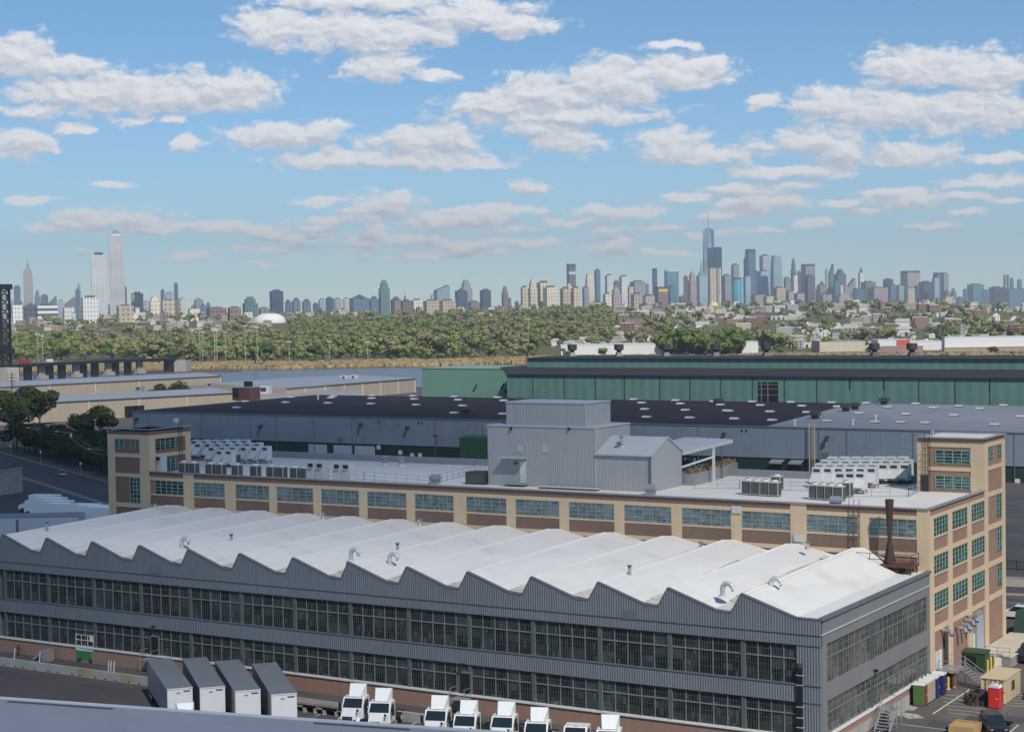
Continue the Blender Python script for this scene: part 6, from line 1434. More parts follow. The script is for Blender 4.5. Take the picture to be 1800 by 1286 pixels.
# ------------------------------------------------------------------ foliage helpers
def crown_mesh(name, leafm, barkm, seed, H=9, rw=4.2, n=420, trunk=2.5, squash=1.0, s=(.55, 1.1), lobes=6, nj=.45):
    r = np.random.RandomState(seed)
    cen = [(r.normal(0, rw*.42), r.normal(0, rw*.42), trunk+(H-trunk)*(.35+.5*r.rand()), rw*(.42+.22*r.rand())) for _ in range(lobes)]
    V_, F_, Mi = [], [], []
    for i in range(n):
        c = cen[r.randint(lobes)]; d = r.normal(size=3); d /= np.linalg.norm(d); rad = c[3]*(.55+.5*r.rand()**.5)
        p = np.array(c[:3])+d*rad*np.array([1, 1, .75*squash]); p[2] = max(p[2], trunk*.6)
        nrm = d+r.normal(0, nj, 3); nrm /= np.linalg.norm(nrm); a = np.cross(nrm, r.normal(size=3)); a /= np.linalg.norm(a); b2 = np.cross(nrm, a); q = r.uniform(*s)
        k = len(V_)
        j = r.uniform(.6, 1.2, 4)
        V_ += [p+a*q*j[0], p+b2*q*.8*j[1], p-a*q*j[2], p-b2*q*.8*j[3]]; F_.append((k, k+1, k+2, k+3)); Mi.append(0)
    def tube(p0, p1, r0, r1, n_=6):
        p0, p1 = np.array(p0, float), np.array(p1, float); k = len(V_)
        for o_, rr in ((p0, r0), (p1, r1)):
            for i in range(n_): t_ = 2*math.pi*i/n_; V_.append(o_+np.array([math.cos(t_)*rr, math.sin(t_)*rr, 0]))
        for i in range(n_): j = (i+1) % n_; F_.append((k+i, k+j, k+n_+j, k+n_+i)); Mi.append(1)
    tube((0, 0, 0), (0, 0, trunk), .035*H, .026*H)
    for c in cen[:5]: tube((0, 0, trunk*.95), (c[0], c[1], c[2]), .022*H, .007*H, 5)
    return V_, F_, Mi
def tree_proto(name, leafm, barkm, seed, **k):
    V_, F_, Mi = crown_mesh(name, leafm, barkm, seed, **k)
    me = bpy.data.meshes.new(name); me.from_pydata([tuple(v) for v in V_], [], F_); me.materials.append(leafm); me.materials.append(barkm); me.polygons.foreach_set('material_index', Mi); return me, V_, F_, Mi
M_bark = mat('bark', (.075, .060, .048), rough=.95, n=(2, .3))
M_lfd = leaf('leaf_dark', (.022, .036, .013), (.034, .050, .018), (.052, .064, .022))
# near trees: real trunk / crown parts
def near_tree(seed, H, rw, n, lobes=7, trunk=1.8):
    V_, F_, Mi = crown_mesh('x', None, None, seed, H=H, rw=rw, n=n, trunk=trunk, s=(.28, .6), lobes=lobes)
    o = local('tree', '', 'tree')
    for nm, want, mt in (('crown', 0, M_lfd), ('trunk', 1, M_bark)):
        idx = [i for i, q in enumerate(Mi) if q == want]; me = bpy.data.meshes.new(nm); vs, fs, mp = [], [], {}
        for i in idx:
            f = []
            for v in F_[i]:
                if v not in mp: mp[v] = len(vs); vs.append(tuple(V_[v]))
                f.append(mp[v])
            fs.append(tuple(f))
        me.from_pydata(vs, [], fs); me.materials.append(mt); c = bpy.data.objects.new(nm, me); COL.objects.link(c); c.parent = o
    return o
NT = [near_tree(11, 9, 4.9, 2600, 9), near_tree(12, 8, 4.4, 2200, 9), near_tree(13, 10, 5.2, 2900, 11)]
usedt = set()
def put_tree(k, loc, sc, lab, g=None, rz=None):
    rz = rnd.random()*6.28 if rz is None else rz
    if k not in usedt: usedt.add(k); o = place(NT[k], loc, rz, lab, sc)
    else: o = copy_tree(NT[k], loc, rz, lab, None, sc)
    if g: o['group'] = g
    return o
TL = [(6, 745, 10.5, 'dark tree at the left edge above the street'), (44, 742, 13, 'big dark round tree second from the left edge'), (70, 748, 11, 'dark tree right of the big round one at the left'), (24, 760, 10, 'dark tree below the big round tree at the left edge'),
      (144, 768, 7.2, 'left one of the pair of small trees before the nearer beige shed'), (158, 771, 7.0, 'middle small tree before the nearer beige shed'), (176, 768, 8.6, 'right one of the small trees before the nearer beige shed'),
      (282, 722, 8.5, 'left one of two dark trees overlapping against the nearer beige shed'), (305, 720, 9.5, 'right one of two dark trees overlapping against the nearer beige shed')]
for k, (px, py, H, lab) in enumerate(TL):
    P = onz(px, py, GZ); put_tree(k % 3, (*P[:2], GZ), H/7.9, lab)
# belt of trees along the far kerb
LBL = 'dark bushy tree in the belt along the far kerb of the left street'
for k in range(40):
    f = k/39; px = -10+205*f; base = np.array(onz(px, 795+.279*px, GZ)); back = rnd.uniform(8, 19) if k % 2 else rnd.uniform(6.5, 9)
    P = base-nS*back; put_tree(k % 3, (*P[:2], GZ), rnd.uniform(.65, 1.0)*(1.05 if k < 16 else .9), LBL, 'trees along the far kerb of the left street')
# ------------------------------------------------------------------ river
M_wat = bpy.data.materials.new('river_water'); M_wat.use_nodes = True; t = M_wat.node_tree; pb = t.nodes['Principled BSDF']
pb.inputs['Base Color'].default_value = (.085, .10, .125, 1); pb.inputs['Roughness'].default_value = .28; pb.inputs['Specular IOR Level'].default_value = .35
gm_ = t.nodes.new('ShaderNodeNewGeometry'); q = t.nodes.new('ShaderNodeTexNoise'); q.inputs['Scale'].default_value = .5; q.inputs['Detail'].default_value = 6; t.links.new(gm_.outputs['Position'], q.inputs['Vector']); bp = t.nodes.new('ShaderNodeBump'); bp.inputs['Distance'].default_value = .35; t.links.new(q.outputs['Fac'], bp.inputs['Height']); t.links.new(bp.outputs[0], pb.inputs['Normal'])
sheet('river', [W(-1500, 925, 0), W(1600, 925, 0), W(1600, 1380, 0), W(-1500, 1380, 0)], M_wat, -4.0)
def S(px, dp): return (px-900)/FOC*dp*1.0006
def pt(px, dp, z=None, up=0.):
    p = F(px, dp, 0); p[2] = (gz(dp, S(px, dp)) if z is None else z)+up; return p
# reeds along the far shore
M_reed = mat('dry_reeds', (.36, .27, .145), rough=.95, n=(.05, .22), n2=(.4, .2), stain=(.03, (.20, .17, .09), .6)); M_mud = mat('tidal_mud', (.10, .075, .06), rough=.8, n=(.1, .2))
def fringe(name, mtl, px0, px1, d0, d1, h, n, kindlab, sz=(1.2, 2.6), seed=1):
    r = np.random.RandomState(seed); V_, F_ = [], []
    for i in range(n):
        px = r.uniform(px0, px1); f = r.rand(); dp = d0+(d1-d0)*f; s = S(px, dp); sh = 1325+14*math.sin(s/70.)+8*math.sin(s/23.)
        dp += (sh-1325); p = np.array(W(s, dp, gz(dp, s)-.3)); hh = h*r.uniform(.6, 1.25); w_ = r.uniform(*sz); a = r.rand()*3.14; d = np.array([math.cos(a), math.sin(a), 0])*w_; ln_ = r.normal(0, .25, 3); ln_[2] = 0
        k = len(V_); V_ += [tuple(p-d), tuple(p+d), tuple(p+d*.8+[0, 0, hh*r.uniform(.8, 1)]+ln_), tuple(p-d*.8+[0, 0, hh*r.uniform(.8, 1)]+ln_)]; F_.append((k, k+1, k+2, k+3))
    me = bpy.data.meshes.new(name); me.from_pydata(V_, [], F_); me.materials.append(mtl); o = bpy.data.objects.new(name, me); COL.objects.link(o); return tag(o, kindlab, 'reeds', kind='stuff')
fringe('reeds', M_reed, -20, 1830, 1345, 1440, 2.6, 42000, 'dry tan reeds along the far river bank')
fringe('marsh_grass', mat('marsh_green', (.10, .125, .045), rough=.95, n=(.05, .25), n2=(.4, .2)), 310, 700, 1385, 1470, 2.2, 7000, 'green marsh grass behind the reeds left of centre', seed=5)
sheet('mud_flat', [W(S(-50, 1270), 1268, 0), W(S(420, 1270), 1285, 0), W(S(420, 1345), 1345, 0), W(S(-50, 1345), 1345, 0)], M_mud, -3.93)
sheet('meadow', [W(S(-50, 1420), 1420, 0), W(S(200, 1420), 1420, 0), W(S(190, 1560), 1560, 0), W(S(-50, 1560), 1560, 0)], mat('meadow_green', (.11, .15, .045), rough=.95, n=(.03, .2)), -2.1)

# ------------------------------------------------------------------ trestle bridge and lift tower
br = thing('trestle_bridge', pt(100, 1200, -4), 'long dark steel trestle road bridge over the river at the left', 'bridge')
dk_ = [(-60, 1150), (0, 1178), (60, 1205), (120, 1232), (180, 1262), (240, 1290), (300, 1318)]
Bp = [np.array(pt(px, dp, 0)) for px, dp in dk_]
zd = [ZY(px, hor(px)+((641-.04*px) - hor(px)), dp) for px, dp in dk_]
zd = [ZY(px, y, dp) for (px, dp), y in zip(dk_, (644, 641, 638, 635, 632, 630, 628.5))]
m = MB(); m2 = MB()
for i in range(6):
    p, q = Bp[i].copy(), Bp[i+1].copy(); p[2], q[2] = zd[i]-1.2, zd[i+1]-1.2; m.beam(p, q, 10, M_black, 2.0)
    for s in (-1, 1):
        dv = (q-p)/np.linalg.norm(q-p); nn = np.array([-dv[1], dv[0], 0])*5.4*s
        m2.beam(p+nn+[0, 0, 2.2], q+nn+[0, 0, 2.2], .2, M_dark)
        for k in range(16): r_ = p+(q-p)*k/16+nn; m2.beam(r_+[0, 0, 1.0], r_+[0, 0, 2.2], .18, M_dark)
m.build('deck', br); m2.build('railing', br)
for k, px in enumerate((24, 46, 70, 84, 106, 131, 143, 164, 188, 200, 222, 243)):
    f = (px+60)/360*6; i = min(int(f), 5); g_ = f-i; p = Bp[i]*(1-g_)+Bp[i+1]*g_; zt7 = zd[i]*(1-g_)+zd[i+1]*g_-2.4
    light = k in (2, 5, 8, 11); m = MB(); w_ = .9 if light else 1.2; m.box(p[0]-w_, p[0]+w_, p[1]-3, p[1]+3, -4.4, zt7, M_plat if light else M_black)
    if light: m.box(p[0]-3, p[0]+3, p[1]-4, p[1]+4, -4.4, -1.6, M_kerb)
    m.build('pier', br)
m = MB(); p = Bp[6]; m.box(p[0]-6, p[0]+2, p[1]-5, p[1]+5, -4, zd[6]-2.4, M_black, rot=.6); m.prism([(p[0]+3, p[1]-2), (p[0]+11, p[1]+4), (p[0]+9, p[1]+12), (p[0]+2, p[1]+8)], -4, zd[6]-2.0, mat('abutment', (.28, .27, .26), rough=.8)); m.build('abutment', br)
for k, (px, dp, c, lab, kd) in enumerate(((41, 1196, M_cr, 'red truck crossing the trestle bridge', 'van'), (86, 1216, M_cw, 'white van crossing the trestle bridge', 'van'), (260, 1300, M_cw, 'small white car near the right end of the trestle bridge', 'car'), (75, 1210, M_cs, 'grey car behind the white van on the bridge', 'car'), (104, 1228, M_cs, 'grey car in front of the white van on the bridge', 'car'))):
    f = (px+60)/360*6; i = min(int(f), 5); g_ = f-i; zz = zd[i]*(1-g_)+zd[i+1]*g_; d = Bp[i+1]-Bp[i]
    o = place(car('road_vehicle', c, lab, kd, L=9 if k < 1 else 6 if k == 1 else 4.6, H=3.2 if k == 0 else 2.6 if k == 1 else 1.5), (*pt(px, dp, 0)[:2], zz-.2), math.atan2(d[1], d[0])); o['category'] = 'car' if kd == 'car' else 'truck' if k == 0 else 'van'
lt = thing('lift_tower', pt(0, 1182, -4), 'dark steel lattice lift tower of the bridge cut by the left edge', 'bridge tower')
m = MB(); zt8 = ZY(8, 506, 1182); T_ = [pt(-32, 1176, 0), pt(-2, 1176, 0), pt(12, 1190, 0), pt(-18, 1190, 0)]; T_ = [pt(-30, 1176, 0), pt(1.5, 1176, 0), pt(17, 1186, 0), pt(-14, 1186, 0)]
for p in T_: p[2] = -4; m.beam(p, (p[0], p[1], zt8), 1.3, M_black)
m.build('leg', lt); m = MB(); nb = 8
for a, c in ((0, 1), (1, 2), (2, 3), (3, 0)):
    for k in range(nb):
        z0_, z1_ = 8+(zt8-8)*k/nb, 8+(zt8-8)*(k+1)/nb; P_, Q_ = T_[a], T_[c]
        m.beam((P_[0], P_[1], z0_), (Q_[0], Q_[1], z1_), .6, M_black); m.beam((Q_[0], Q_[1], z0_), (P_[0], P_[1], z1_), .6, M_black); m.beam((P_[0], P_[1], z0_), (Q_[0], Q_[1], z0_), .7, M_black)
m.build('lattice', lt); m = MB(); cx_, cy2 = sum(p[0] for p in T_)/4, sum(p[1] for p in T_)/4
m.box(cx_-9, cx_+9, cy2-7, cy2+7, zt8-1, zt8+2.5, M_black); m.build('sheave_house', lt); m = MB(); zz = ZY(12, 617, 1182); m.beam(T_[0]+[0, 0, zz+4], T_[2]+[0, 0, zz+4], 3, M_black, 4); m.beam(T_[1]+[0, 0, zz+4], T_[2]+[0, 0, zz+4], 7, M_black, 4); m.build('cross_beam', lt)
m = MB(); p = pt(12, 1150, 0); m.box(p[0]-8, p[0]+5, p[1]-5, p[1]+5, -4.2, ZY(12, 646, 1150), mat('pier_house', (.38, .36, .30), rough=.85)); tag(m.build('bridge_pier_house'), 'pale concrete pier house at the foot of the lift tower, left edge', 'pier')

# ------------------------------------------------------------------ far trees
M_lf = leaf('leaf_far', (.135, .210, .048), (.200, .225, .078), (.235, .185, .120)); M_lfg = leaf('leaf_green', (.085, .140, .030), (.115, .165, .040), (.140, .185, .050)); M_lfk = leaf('leaf_deep', (.055, .085, .030), (.070, .100, .035), (.085, .110, .042))
M_wood = leaf('leaf_wood', (.110, .190, .042), (.195, .220, .074), (.235, .180, .120), obj=False)
PRO = [tree_proto(f'far_tree_{k}', (M_lf, M_lf, M_lf, M_lfg, M_lfg, M_lfk)[k], M_bark, 30+k, H=12, rw=5.4, n=560, trunk=1.4, s=(.6, 1.1), lobes=5, nj=.12) for k in range(6)]
LAB = ['budding olive brown tree in the riverside park across the river', 'yellowish green broad tree in the riverside park across the river', 'brownish budding tree in the riverside park across the river', 'fresh green tree in the riverside park across the river', 'bright green leafy tree in the riverside park across the river', 'dark green tree in the riverside park across the river']
rt_ = random.Random(21)
def far_tree(k, px, dp, sc, lab=None, g='trees on the far bank'):
    p = pt(px, dp); o = bpy.data.objects.new('tree', PRO[k][0]); COL.objects.link(o); o.location = (p[0], p[1], p[2]-.3); o.rotation_euler = (0, 0, rt_.random()*6.28); o.scale = (sc*rt_.uniform(.9, 1.25), sc*rt_.uniform(.9, 1.25), sc*rt_.uniform(.85, 1.1))
    tag(o, lab or LAB[k], 'tree', g); return o
clear = [(60, 190), ]   # meadow
cnt = 0
placed = []
for dp in (1455, 1510, 1570, 1640, 1720):
    step = 15.5
    px = -15
    while px < 1815:
        px += step*rt_.uniform(.7, 1.35)
        if dp < 1575 and px < 200: continue
        if dp < 1460 and rt_.random() < .55: continue
        if 940 < px < 1155 and (dp > 1460 or rt_.random() < .5): continue
        if 1285 < px < 1800 and rt_.random() < (.80 if px > 1400 else .6): continue
        placed.append((px, dp))
# the tall green clump right of the middle
for q in range(46): placed.append((rt_.uniform(1163, 1300), rt_.uniform(1400, 1500)))
rt_.shuffle(placed)
placed = placed[:292]
for px, dp in placed:
    big = 1160 < px < 1303 and dp < 1501
    k = rt_.choice((3, 4, 3, 4, 5)) if big else rt_.choice((0, 1, 2, 0, 1, 3)) if rt_.random() < .8 else rt_.choice((4, 5))
    far_tree(k, px, dp+rt_.uniform(-15, 15), (rt_.uniform(1.45, 2.0) if big else rt_.choice((.7, .9, 1.1, 1.35, 1.6))*rt_.uniform(.85, 1.15)), 'tall fresh green tree in the dense clump above the white warehouses' if big else None, 'trees in the dense green clump' if big else 'trees on the far bank')
far_tree(5, 1742, 1352, .72, 'small dark green tree standing before the long white wall at the right', None)
for px, sc in ((505-45, .8), (548, .9), (575, .7), (690, .8), (746, 1.0), (1005, .7)): far_tree(rt_.choice((3, 0)), px, 1405, sc*.7)
# the wood behind reads as one mass
def wood(name, spots, lab, mt=None, dens=1.0, seed=3):
    r = np.random.RandomState(seed); Vs, Fs, n0 = [], [], 0
    protos = [(np.array(V_), np.array([f for f, q in zip(F_, Mi) if q == 0])) for _, V_, F_, Mi in PRO[:4]]
    for (px, dp, sc, z) in spots:
        V_, F_ = protos[r.randint(4)]; keep = r.rand(len(F_)) < dens; F2 = F_[keep]; a = r.rand()*6.28; ca, sa = math.cos(a), math.sin(a)
        idx = F2.reshape(-1); vv = V_[idx]*[sc*r.uniform(.9, 1.3), sc*r.uniform(.9, 1.3), sc*r.uniform(.85, 1.1)]
        x = vv[:, 0]*ca-vv[:, 1]*sa; y = vv[:, 0]*sa+vv[:, 1]*ca; p = pt(px, dp)
        Vs.append(np.stack([x+p[0], y+p[1], vv[:, 2]+p[2]-.4+z], 1)); Fs.append(np.arange(len(vv)).reshape(-1, 4)+n0); n0 += len(vv)
    V_ = np.concatenate(Vs).astype(np.float32); F_ = np.concatenate(Fs).astype(np.int32)
    me = bpy.data.meshes.new(name); me.vertices.add(len(V_)); me.vertices.foreach_set('co', V_.ravel()); me.loops.add(F_.size); me.loops.foreach_set('vertex_index', F_.ravel())
    me.polygons.add(len(F_)); me.polygons.foreach_set('loop_start', np.arange(0, F_.size, 4)); me.polygons.foreach_set('loop_total', np.full(len(F_), 4)); me.update(calc_edges=True)
    me.materials.append(mt or M_wood); o = bpy.data.objects.new(name, me); COL.objects.link(o); tag(o, lab, 'wood', kind='stuff'); return o
sp = []
for dp in list(range(1760, 2060, 60))+list(range(2080, 3300, 62)):
    step = 18.5*1900/dp; px = -20
    while px < 1830:
        px += step*rt_.uniform(.6, 1.4)
        d2 = dp+rt_.uniform(-28, 28)
        dens = 1.0
        if px > 1080: dens = .21 if dp > 2000 else .19
        elif px > 820: dens = .93 if dp > 1900 else .8
        elif px < 470 and dp > 2500: dens = .14
        elif px < 820 and dp > 3000: dens = .40
        if 438 < px < 510 and dp > 2500: dens = 0
        if 940 < px < 1160 and dp < 2000: dens = .3
        if rt_.random() < dens: sp.append((px, d2, rt_.choice((.7, .95, 1.15, 1.4, 1.7))*rt_.uniform(.85, 1.1), 0))
wood('far_wood', sp, 'budding woodland covering the park and slopes across the river', dens=.8)
print('wood trees', len(sp))

# ------------------------------------------------------------------ houses on the far slope
def house_proto(name, wallc, roofc, kind, trim=(.6, .6, .58)):
    mw = mat('house_'+name, wallc, rough=.8, n=(.5, .06), inst=.14); mr_ = mat('houseroof_'+name, roofc, rough=.85, n=(.5, .1), inst=.12); mg = mat('house_window', (.03, .035, .04), rough=.3, n=(1, .3)); mt = mat('house_trim', trim, rough=.7)
    m = MB()
    if kind == 'gable':
        m.box(-4, 4, -5.5, 5.5, 0, 6.2, mw, skip='t'); m.poly([(-4, -5.5, 6.2), (4, -5.5, 6.2), (0, -5.5, 9)], mw); m.poly([(-4, 5.5, 6.2), (4, 5.5, 6.2), (0, 5.5, 9)], mw)
        m.poly([(-4.4, -5.9, 6.0), (-4.4, 5.9, 6.0), (0, 5.9, 9.2), (0, -5.9, 9.2)], mr_); m.poly([(4.4, -5.9, 6.0), (4.4, 5.9, 6.0), (0, 5.9, 9.2), (0, -5.9, 9.2)], mr_)
        for x in (-2.2, 1.2):
            for z in (1.3, 4.0): m.box(x, x+1.1, -5.56, -5.5, z, z+1.4, mg)
        for y in (-3.5, 0, 3):
            for z in (1.3, 4.0): m.box(4.0, 4.06, y, y+1.1, z, z+1.4, mg)
    elif kind == 'flat':
        m.box(-5, 5, -6, 6, 0, 9.2, mw, top=mr_); m.box(-5.2, 5.2, -6.2, -6.0, 8.7, 9.5, mt); m.box(5.0, 5.2, -6.0, 6.2, 8.7, 9.5, mt)
        for x in (-3.8, -1, 2):
            for z in (1, 4, 6.6): m.box(x, x+1.2, -6.06, -6.0, z, z+1.5, mg)
        for y in (-4, -1, 2, 4):
            for z in (1, 4, 6.6): m.box(5.0, 5.06, y, y+1.1, z, z+1.5, mg)
    else:
        m.box(-14, 14, -7, 7, 0, 4.6, mw, top=mr_); m.box(-14.2, 14.2, -7.2, -7.0, 4.2, 4.9, mt)
        for x in range(-12, 12, 5): m.box(x, x+2.2, -7.06, -7.0, .3, 3.0, mg)
        m.box(-4, -1, -2, 1, 4.6, 5.8, mt)
    o = m.build('house', org=(0, 0, 0)); o.hide_render = False; return o
HP = [('white', (.66, .65, .61), (.36, .35, .34), 'gable', 'white gabled house with a grey roof'), ('cream', (.50, .46, .37), (.22, .19, .17), 'gable', 'cream gabled house with a brown roof'), ('brick', (.22, .13, .105), (.38, .38, .37), 'flat', 'red brick flat-roofed house'),
      ('grey', (.34, .36, .37), (.60, .60, .59), 'flat', 'grey flat house with a pale roof'), ('blue', (.10, .16, .28), (.24, .24, .25), 'gable', 'blue gabled house with a grey roof'), ('tanflat', (.40, .34, .27), (.58, .57, .54), 'flat', 'tan flat house with a white roof'), ('low', (.55, .54, .50), (.62, .61, .58), 'low', 'low white-roofed shop or shed'), ('lowbrick', (.25, .17, .14), (.58, .57, .55), 'low', 'low brick building with a pale roof')]
HO = [house_proto(*h[:4]) for h in HP]; usedh = set()
def house(k, px, dp, sc=1., lab=None, g=None, dz=0):
    p = pt(px, dp, up=dz-.3); loc = (p[0], p[1], p[2]); a = R(rt_.choice((10, 28, 35, 100, 118)))+rt_.uniform(-.15, .15)
    if k not in usedh: usedh.add(k); o = HO[k]
    else: o = HO[k].copy(); COL.objects.link(o)
    o.location = loc; o.rotation_euler = (0, 0, a); o.scale = (sc*rt_.uniform(.85, 1.3), sc*rt_.uniform(.85, 1.3), sc*rt_.uniform(.85, 1.2))
    zone = 'on the left slope below the city' if px < 470 else 'among the trees in the middle distance' if px < 1080 else 'among trees on the right-hand slope'
    tag(o, lab or f'{HP[k][4]} {zone}', 'house' if k < 6 else 'building', g or f'houses {zone}'); return o
nh = 0
for _ in range(165):   # right slope
    dp = rt_.choice((2150, 2300, 2450, 2600, 2750, 2900, 3050, 3180))+rt_.uniform(-50, 50); house(rt_.choice((0, 0, 0, 1, 2, 3, 3, 5, 5, 6, 6, 7)), rt_.uniform(1085, 1810), dp, 1.35)
for _ in range(60):
    dp = rt_.uniform(1620, 2050); house(rt_.choice((0, 0, 3, 6, 6, 5, 1, 4)), rt_.choice((rt_.uniform(960, 1160), rt_.uniform(1300, 1810), rt_.uniform(1300, 1810))), dp, .95)
for _ in range(62):    # left slope
    dp = rt_.uniform(2500, 3220); house(rt_.choice((0, 1, 2, 2, 3, 5, 5)), rt_.uniform(18, 470), dp, 1.05)
for _ in range(34):
    dp = rt_.uniform(2950, 3220); house(rt_.choice((0, 2, 2, 3, 5, 6)), rt_.uniform(470, 1100), dp, 1.05)
def blk(name, cat, lab, px0, px1, ytop, dp, c, depth=25, top=None, ybot=None, rot=None, z0=None, extra=None):
    a, c2 = pt(px0, dp), pt(px1, dp); zt9 = ZY((px0+px1)/2, ytop, dp); zb = (a[2]-2) if z0 is None else z0; ctr = (a+c2)/2+HF*depth/2; w_ = np.linalg.norm(c2-a); rot = (-YAW if rot is None else rot)
    o = thing(name, (ctr[0], ctr[1], zb), lab, cat); m = MB(); m.box(ctr[0]-w_/2, ctr[0]+w_/2, ctr[1]-depth/2, ctr[1]+depth/2, zb, zt9, c, top=top, rot=rot, c=(ctr[0], ctr[1])); m.build('wall', o)
    m = MB(); m.box(ctr[0]-w_/2-.2, ctr[0]+w_/2+.2, ctr[1]-depth/2-.2, ctr[1]+depth/2+.2, zt9, zt9+.5, top or c, rot=rot, c=(ctr[0], ctr[1])); m.build('roof', o); return o, ctr, w_, zb, zt9, rot
M_hw = mat('warehouse_white', (.66, .66, .65), rough=.6, n=(.02, .05)); M_hb = mat('warehouse_brown', (.34, .26, .18), rough=.8, n=(.1, .1)); M_rt = mat('roof_light', (.60, .60, .58), rough=.7, n=(.05, .1)); M_tr = mat('terracotta_brick', (.25, .155, .125), rough=.85, n=(.1, .1)); M_gy = mat('plain_grey', (.28, .28, .28), rough=.8, n=(.1, .1))
blk('white_warehouse', 'warehouse', 'long bright white warehouse wall with a tan base at the right edge', 1660, 1830, 592, 1372, M_hw, 10, M_rt)
o, ctr, w_, zb, zt9, rot = blk('warehouse_base', 'wall', 'tan base wall along the foot of the long white warehouse', 1659, 1830, 610.5, 1369, M_hb, 2)
blk('white_warehouse', 'warehouse', 'low long white-roofed warehouse left of the dense green clump', 985, 1168, 606, 1475, M_hw, 40, M_rt)
blk('white_warehouse', 'warehouse', 'small white box warehouse right of the dense green clump', 1303, 1332, 601, 1432, M_hw, 30, M_rt)
blk('pale_warehouse', 'warehouse', 'low cream warehouse between the green clump and the road', 1440, 1520, 600, 1500, mat('cream_wall', (.50, .47, .36), rough=.8), 40, M_gy)
blk('white_warehouse', 'warehouse', 'low white depot left of the red awning', 1543, 1575, 598, 1440, M_hw, 30, M_rt)
blk('red_shop', 'shop', 'bright red low shop front in the middle of the right bank', 1575, 1598, 597, 1440, mat('shop_red', (.60, .08, .05), rough=.6), 20, M_rt)
blk('white_warehouse', 'warehouse', 'long low white building right of the red shop', 1599, 1655, 600, 1460, M_hw, 30, M_rt)
blk('brick_wall_building', 'building', 'long low pinkish brick building along the right bank below the road', 1530, 1622, 609.5, 1385, mat('pink_brick', (.30, .20, .16), rough=.85), 14, M_gy)
blk('parking_deck', 'building', 'dark open parking deck with red stripes at the right edge', 1763, 1830, 570, 1900, mat('deck_dark', (.10, .09, .10), rough=.8), 40, M_gy)
for k, y in enumerate((574, 580)): blk('deck_stripe', 'parapet', f'{["upper", "lower"][k]} red and grey parapet stripe of the parking deck', 1775, 1830, y, 1895, mat('stripe_red', (.30, .05, .05), rough=.7), 2, z0=ZY(1800, y+2.2, 1895))
blk('brick_block', 'building', 'wide red brick apartment block on the right slope below the tall striped tower', 1150, 1200, 547, 2900, M_tr, 60, M_gy)
blk('brick_block', 'building', 'second red brick apartment block, joined right of the wide one', 1205, 1243, 549, 2880, M_tr, 50, M_gy)
blk('brick_block', 'building', 'brown flat-roofed school block left of the dense green clump', 1098, 1132, 562, 2500, M_tr, 40, M_gy)
blk('brick_block', 'building', 'dark red brick hall with a white gable on the right slope', 1523, 1570, 555, 2700, M_tr, 40, M_gy)
blk('brick_block', 'building', 'brownish row of flats on the crest below the Manhattan towers', 1440, 1470, 541, 3150, M_tr, 30, M_gy)
blk('brick_block', 'building', 'pink church-like building with a red roof on the crest right of centre', 1548, 1580, 530, 3200, M_tr, 30, mat('roof_red', (.30, .05, .04), rough=.7))
o, ctr, w_, zb, zt9, rot = blk('golden_dome_church', 'church', 'small church with a pale golden dome at the foot of the striped tower', 1246, 1265, 538, 3150, mat('cream_wall', (.5, .47, .36)), 16, M_rt)
m = MB(); 
for k in range(6): a, c = math.pi/2*k/6, math.pi/2*(k+1)/6; m.cyl((ctr[0], ctr[1], zt9+8*math.sin(a)), (ctr[0], ctr[1], zt9+8*math.sin(c)), 9.5*math.cos(a), mat('gold_dome', (.62, .52, .20), rough=.5), 9.5*math.cos(c)+.01, n=16, cap=False)
m.build('dome', o)
# white bubble dome
P = pt(474, 3050); o = thing('air_dome', P, 'bright white inflated dome among trees left of centre', 'dome'); m = MB(); rx, ry, rz_ = WX(29, 3050), 22, ZY(474, 550.5, 3050)-P[2]+1
g_ = 14
for i in range(g_):
    for j in range(20):
        q = []
        for (ii, jj) in ((i, j), (i+1, j), (i+1, j+1), (i, j+1)): a, c = math.pi/2*ii/g_, 2*math.pi*jj/20; ca = math.cos(a)**.7; X, Y = rx*ca*math.cos(c), ry*ca*math.sin(c); q.append((P[0]+X*_rt[0]+Y*HF[0], P[1]+X*_rt[1]+Y*HF[1], P[2]-1+rz_*math.sin(a)))
        m.poly(q, M_hw)
m.build('membrane', o, smooth=True)
# park lamps on tall poles, masts
for k, (px, yb, yt, lab) in enumerate(((350, 612, 578, 'first tall twin-headed lamp from the left in the riverside park'), (355, 610, 583, 'lamp just right of the first tall lamp in the riverside park'), (376, 612, 581, 'third tall lamp from the left in the riverside park'), (380, 608, 579, 'lamp with a wide head behind the third park lamp'), (395, 618, 584, 'fifth tall lamp from the left in the riverside park'), (430, 620, 573, 'sixth tall lamp, at the edge of the meadow'), (451, 600, 575, 'seventh tall lamp in the riverside park'), (507, 620, 600, 'short double-arm lamp left of the broken tree trunk'), (578, 617, 600, 'short double-arm lamp by the park road'), (645, 618, 601, 'short lamp by the park road right of centre'), (65, 612, 588, 'left one of two slim poles on the meadow'), (73, 615, 590, 'right one of two slim poles on the meadow'), (928, 604, 560, 'lone tall mast above the trees in the middle'), (1452, 596, 580, 'white lamp mast on the right bank'))):
    dp = 1430 if k < 12 else 1600; P = pt(px, dp); zt_2 = ZY(px, yt, dp); m = MB(); m.beam(P, (P[0], P[1], zt_2), .26, M_offw2)
    m.beam((P[0]-_rt[0]*2, P[1]-_rt[1]*2, zt_2), (P[0]+_rt[0]*2, P[1]+_rt[1]*2, zt_2), .6, M_offw); tag(m.build('park_lamp'), lab, 'lamp')
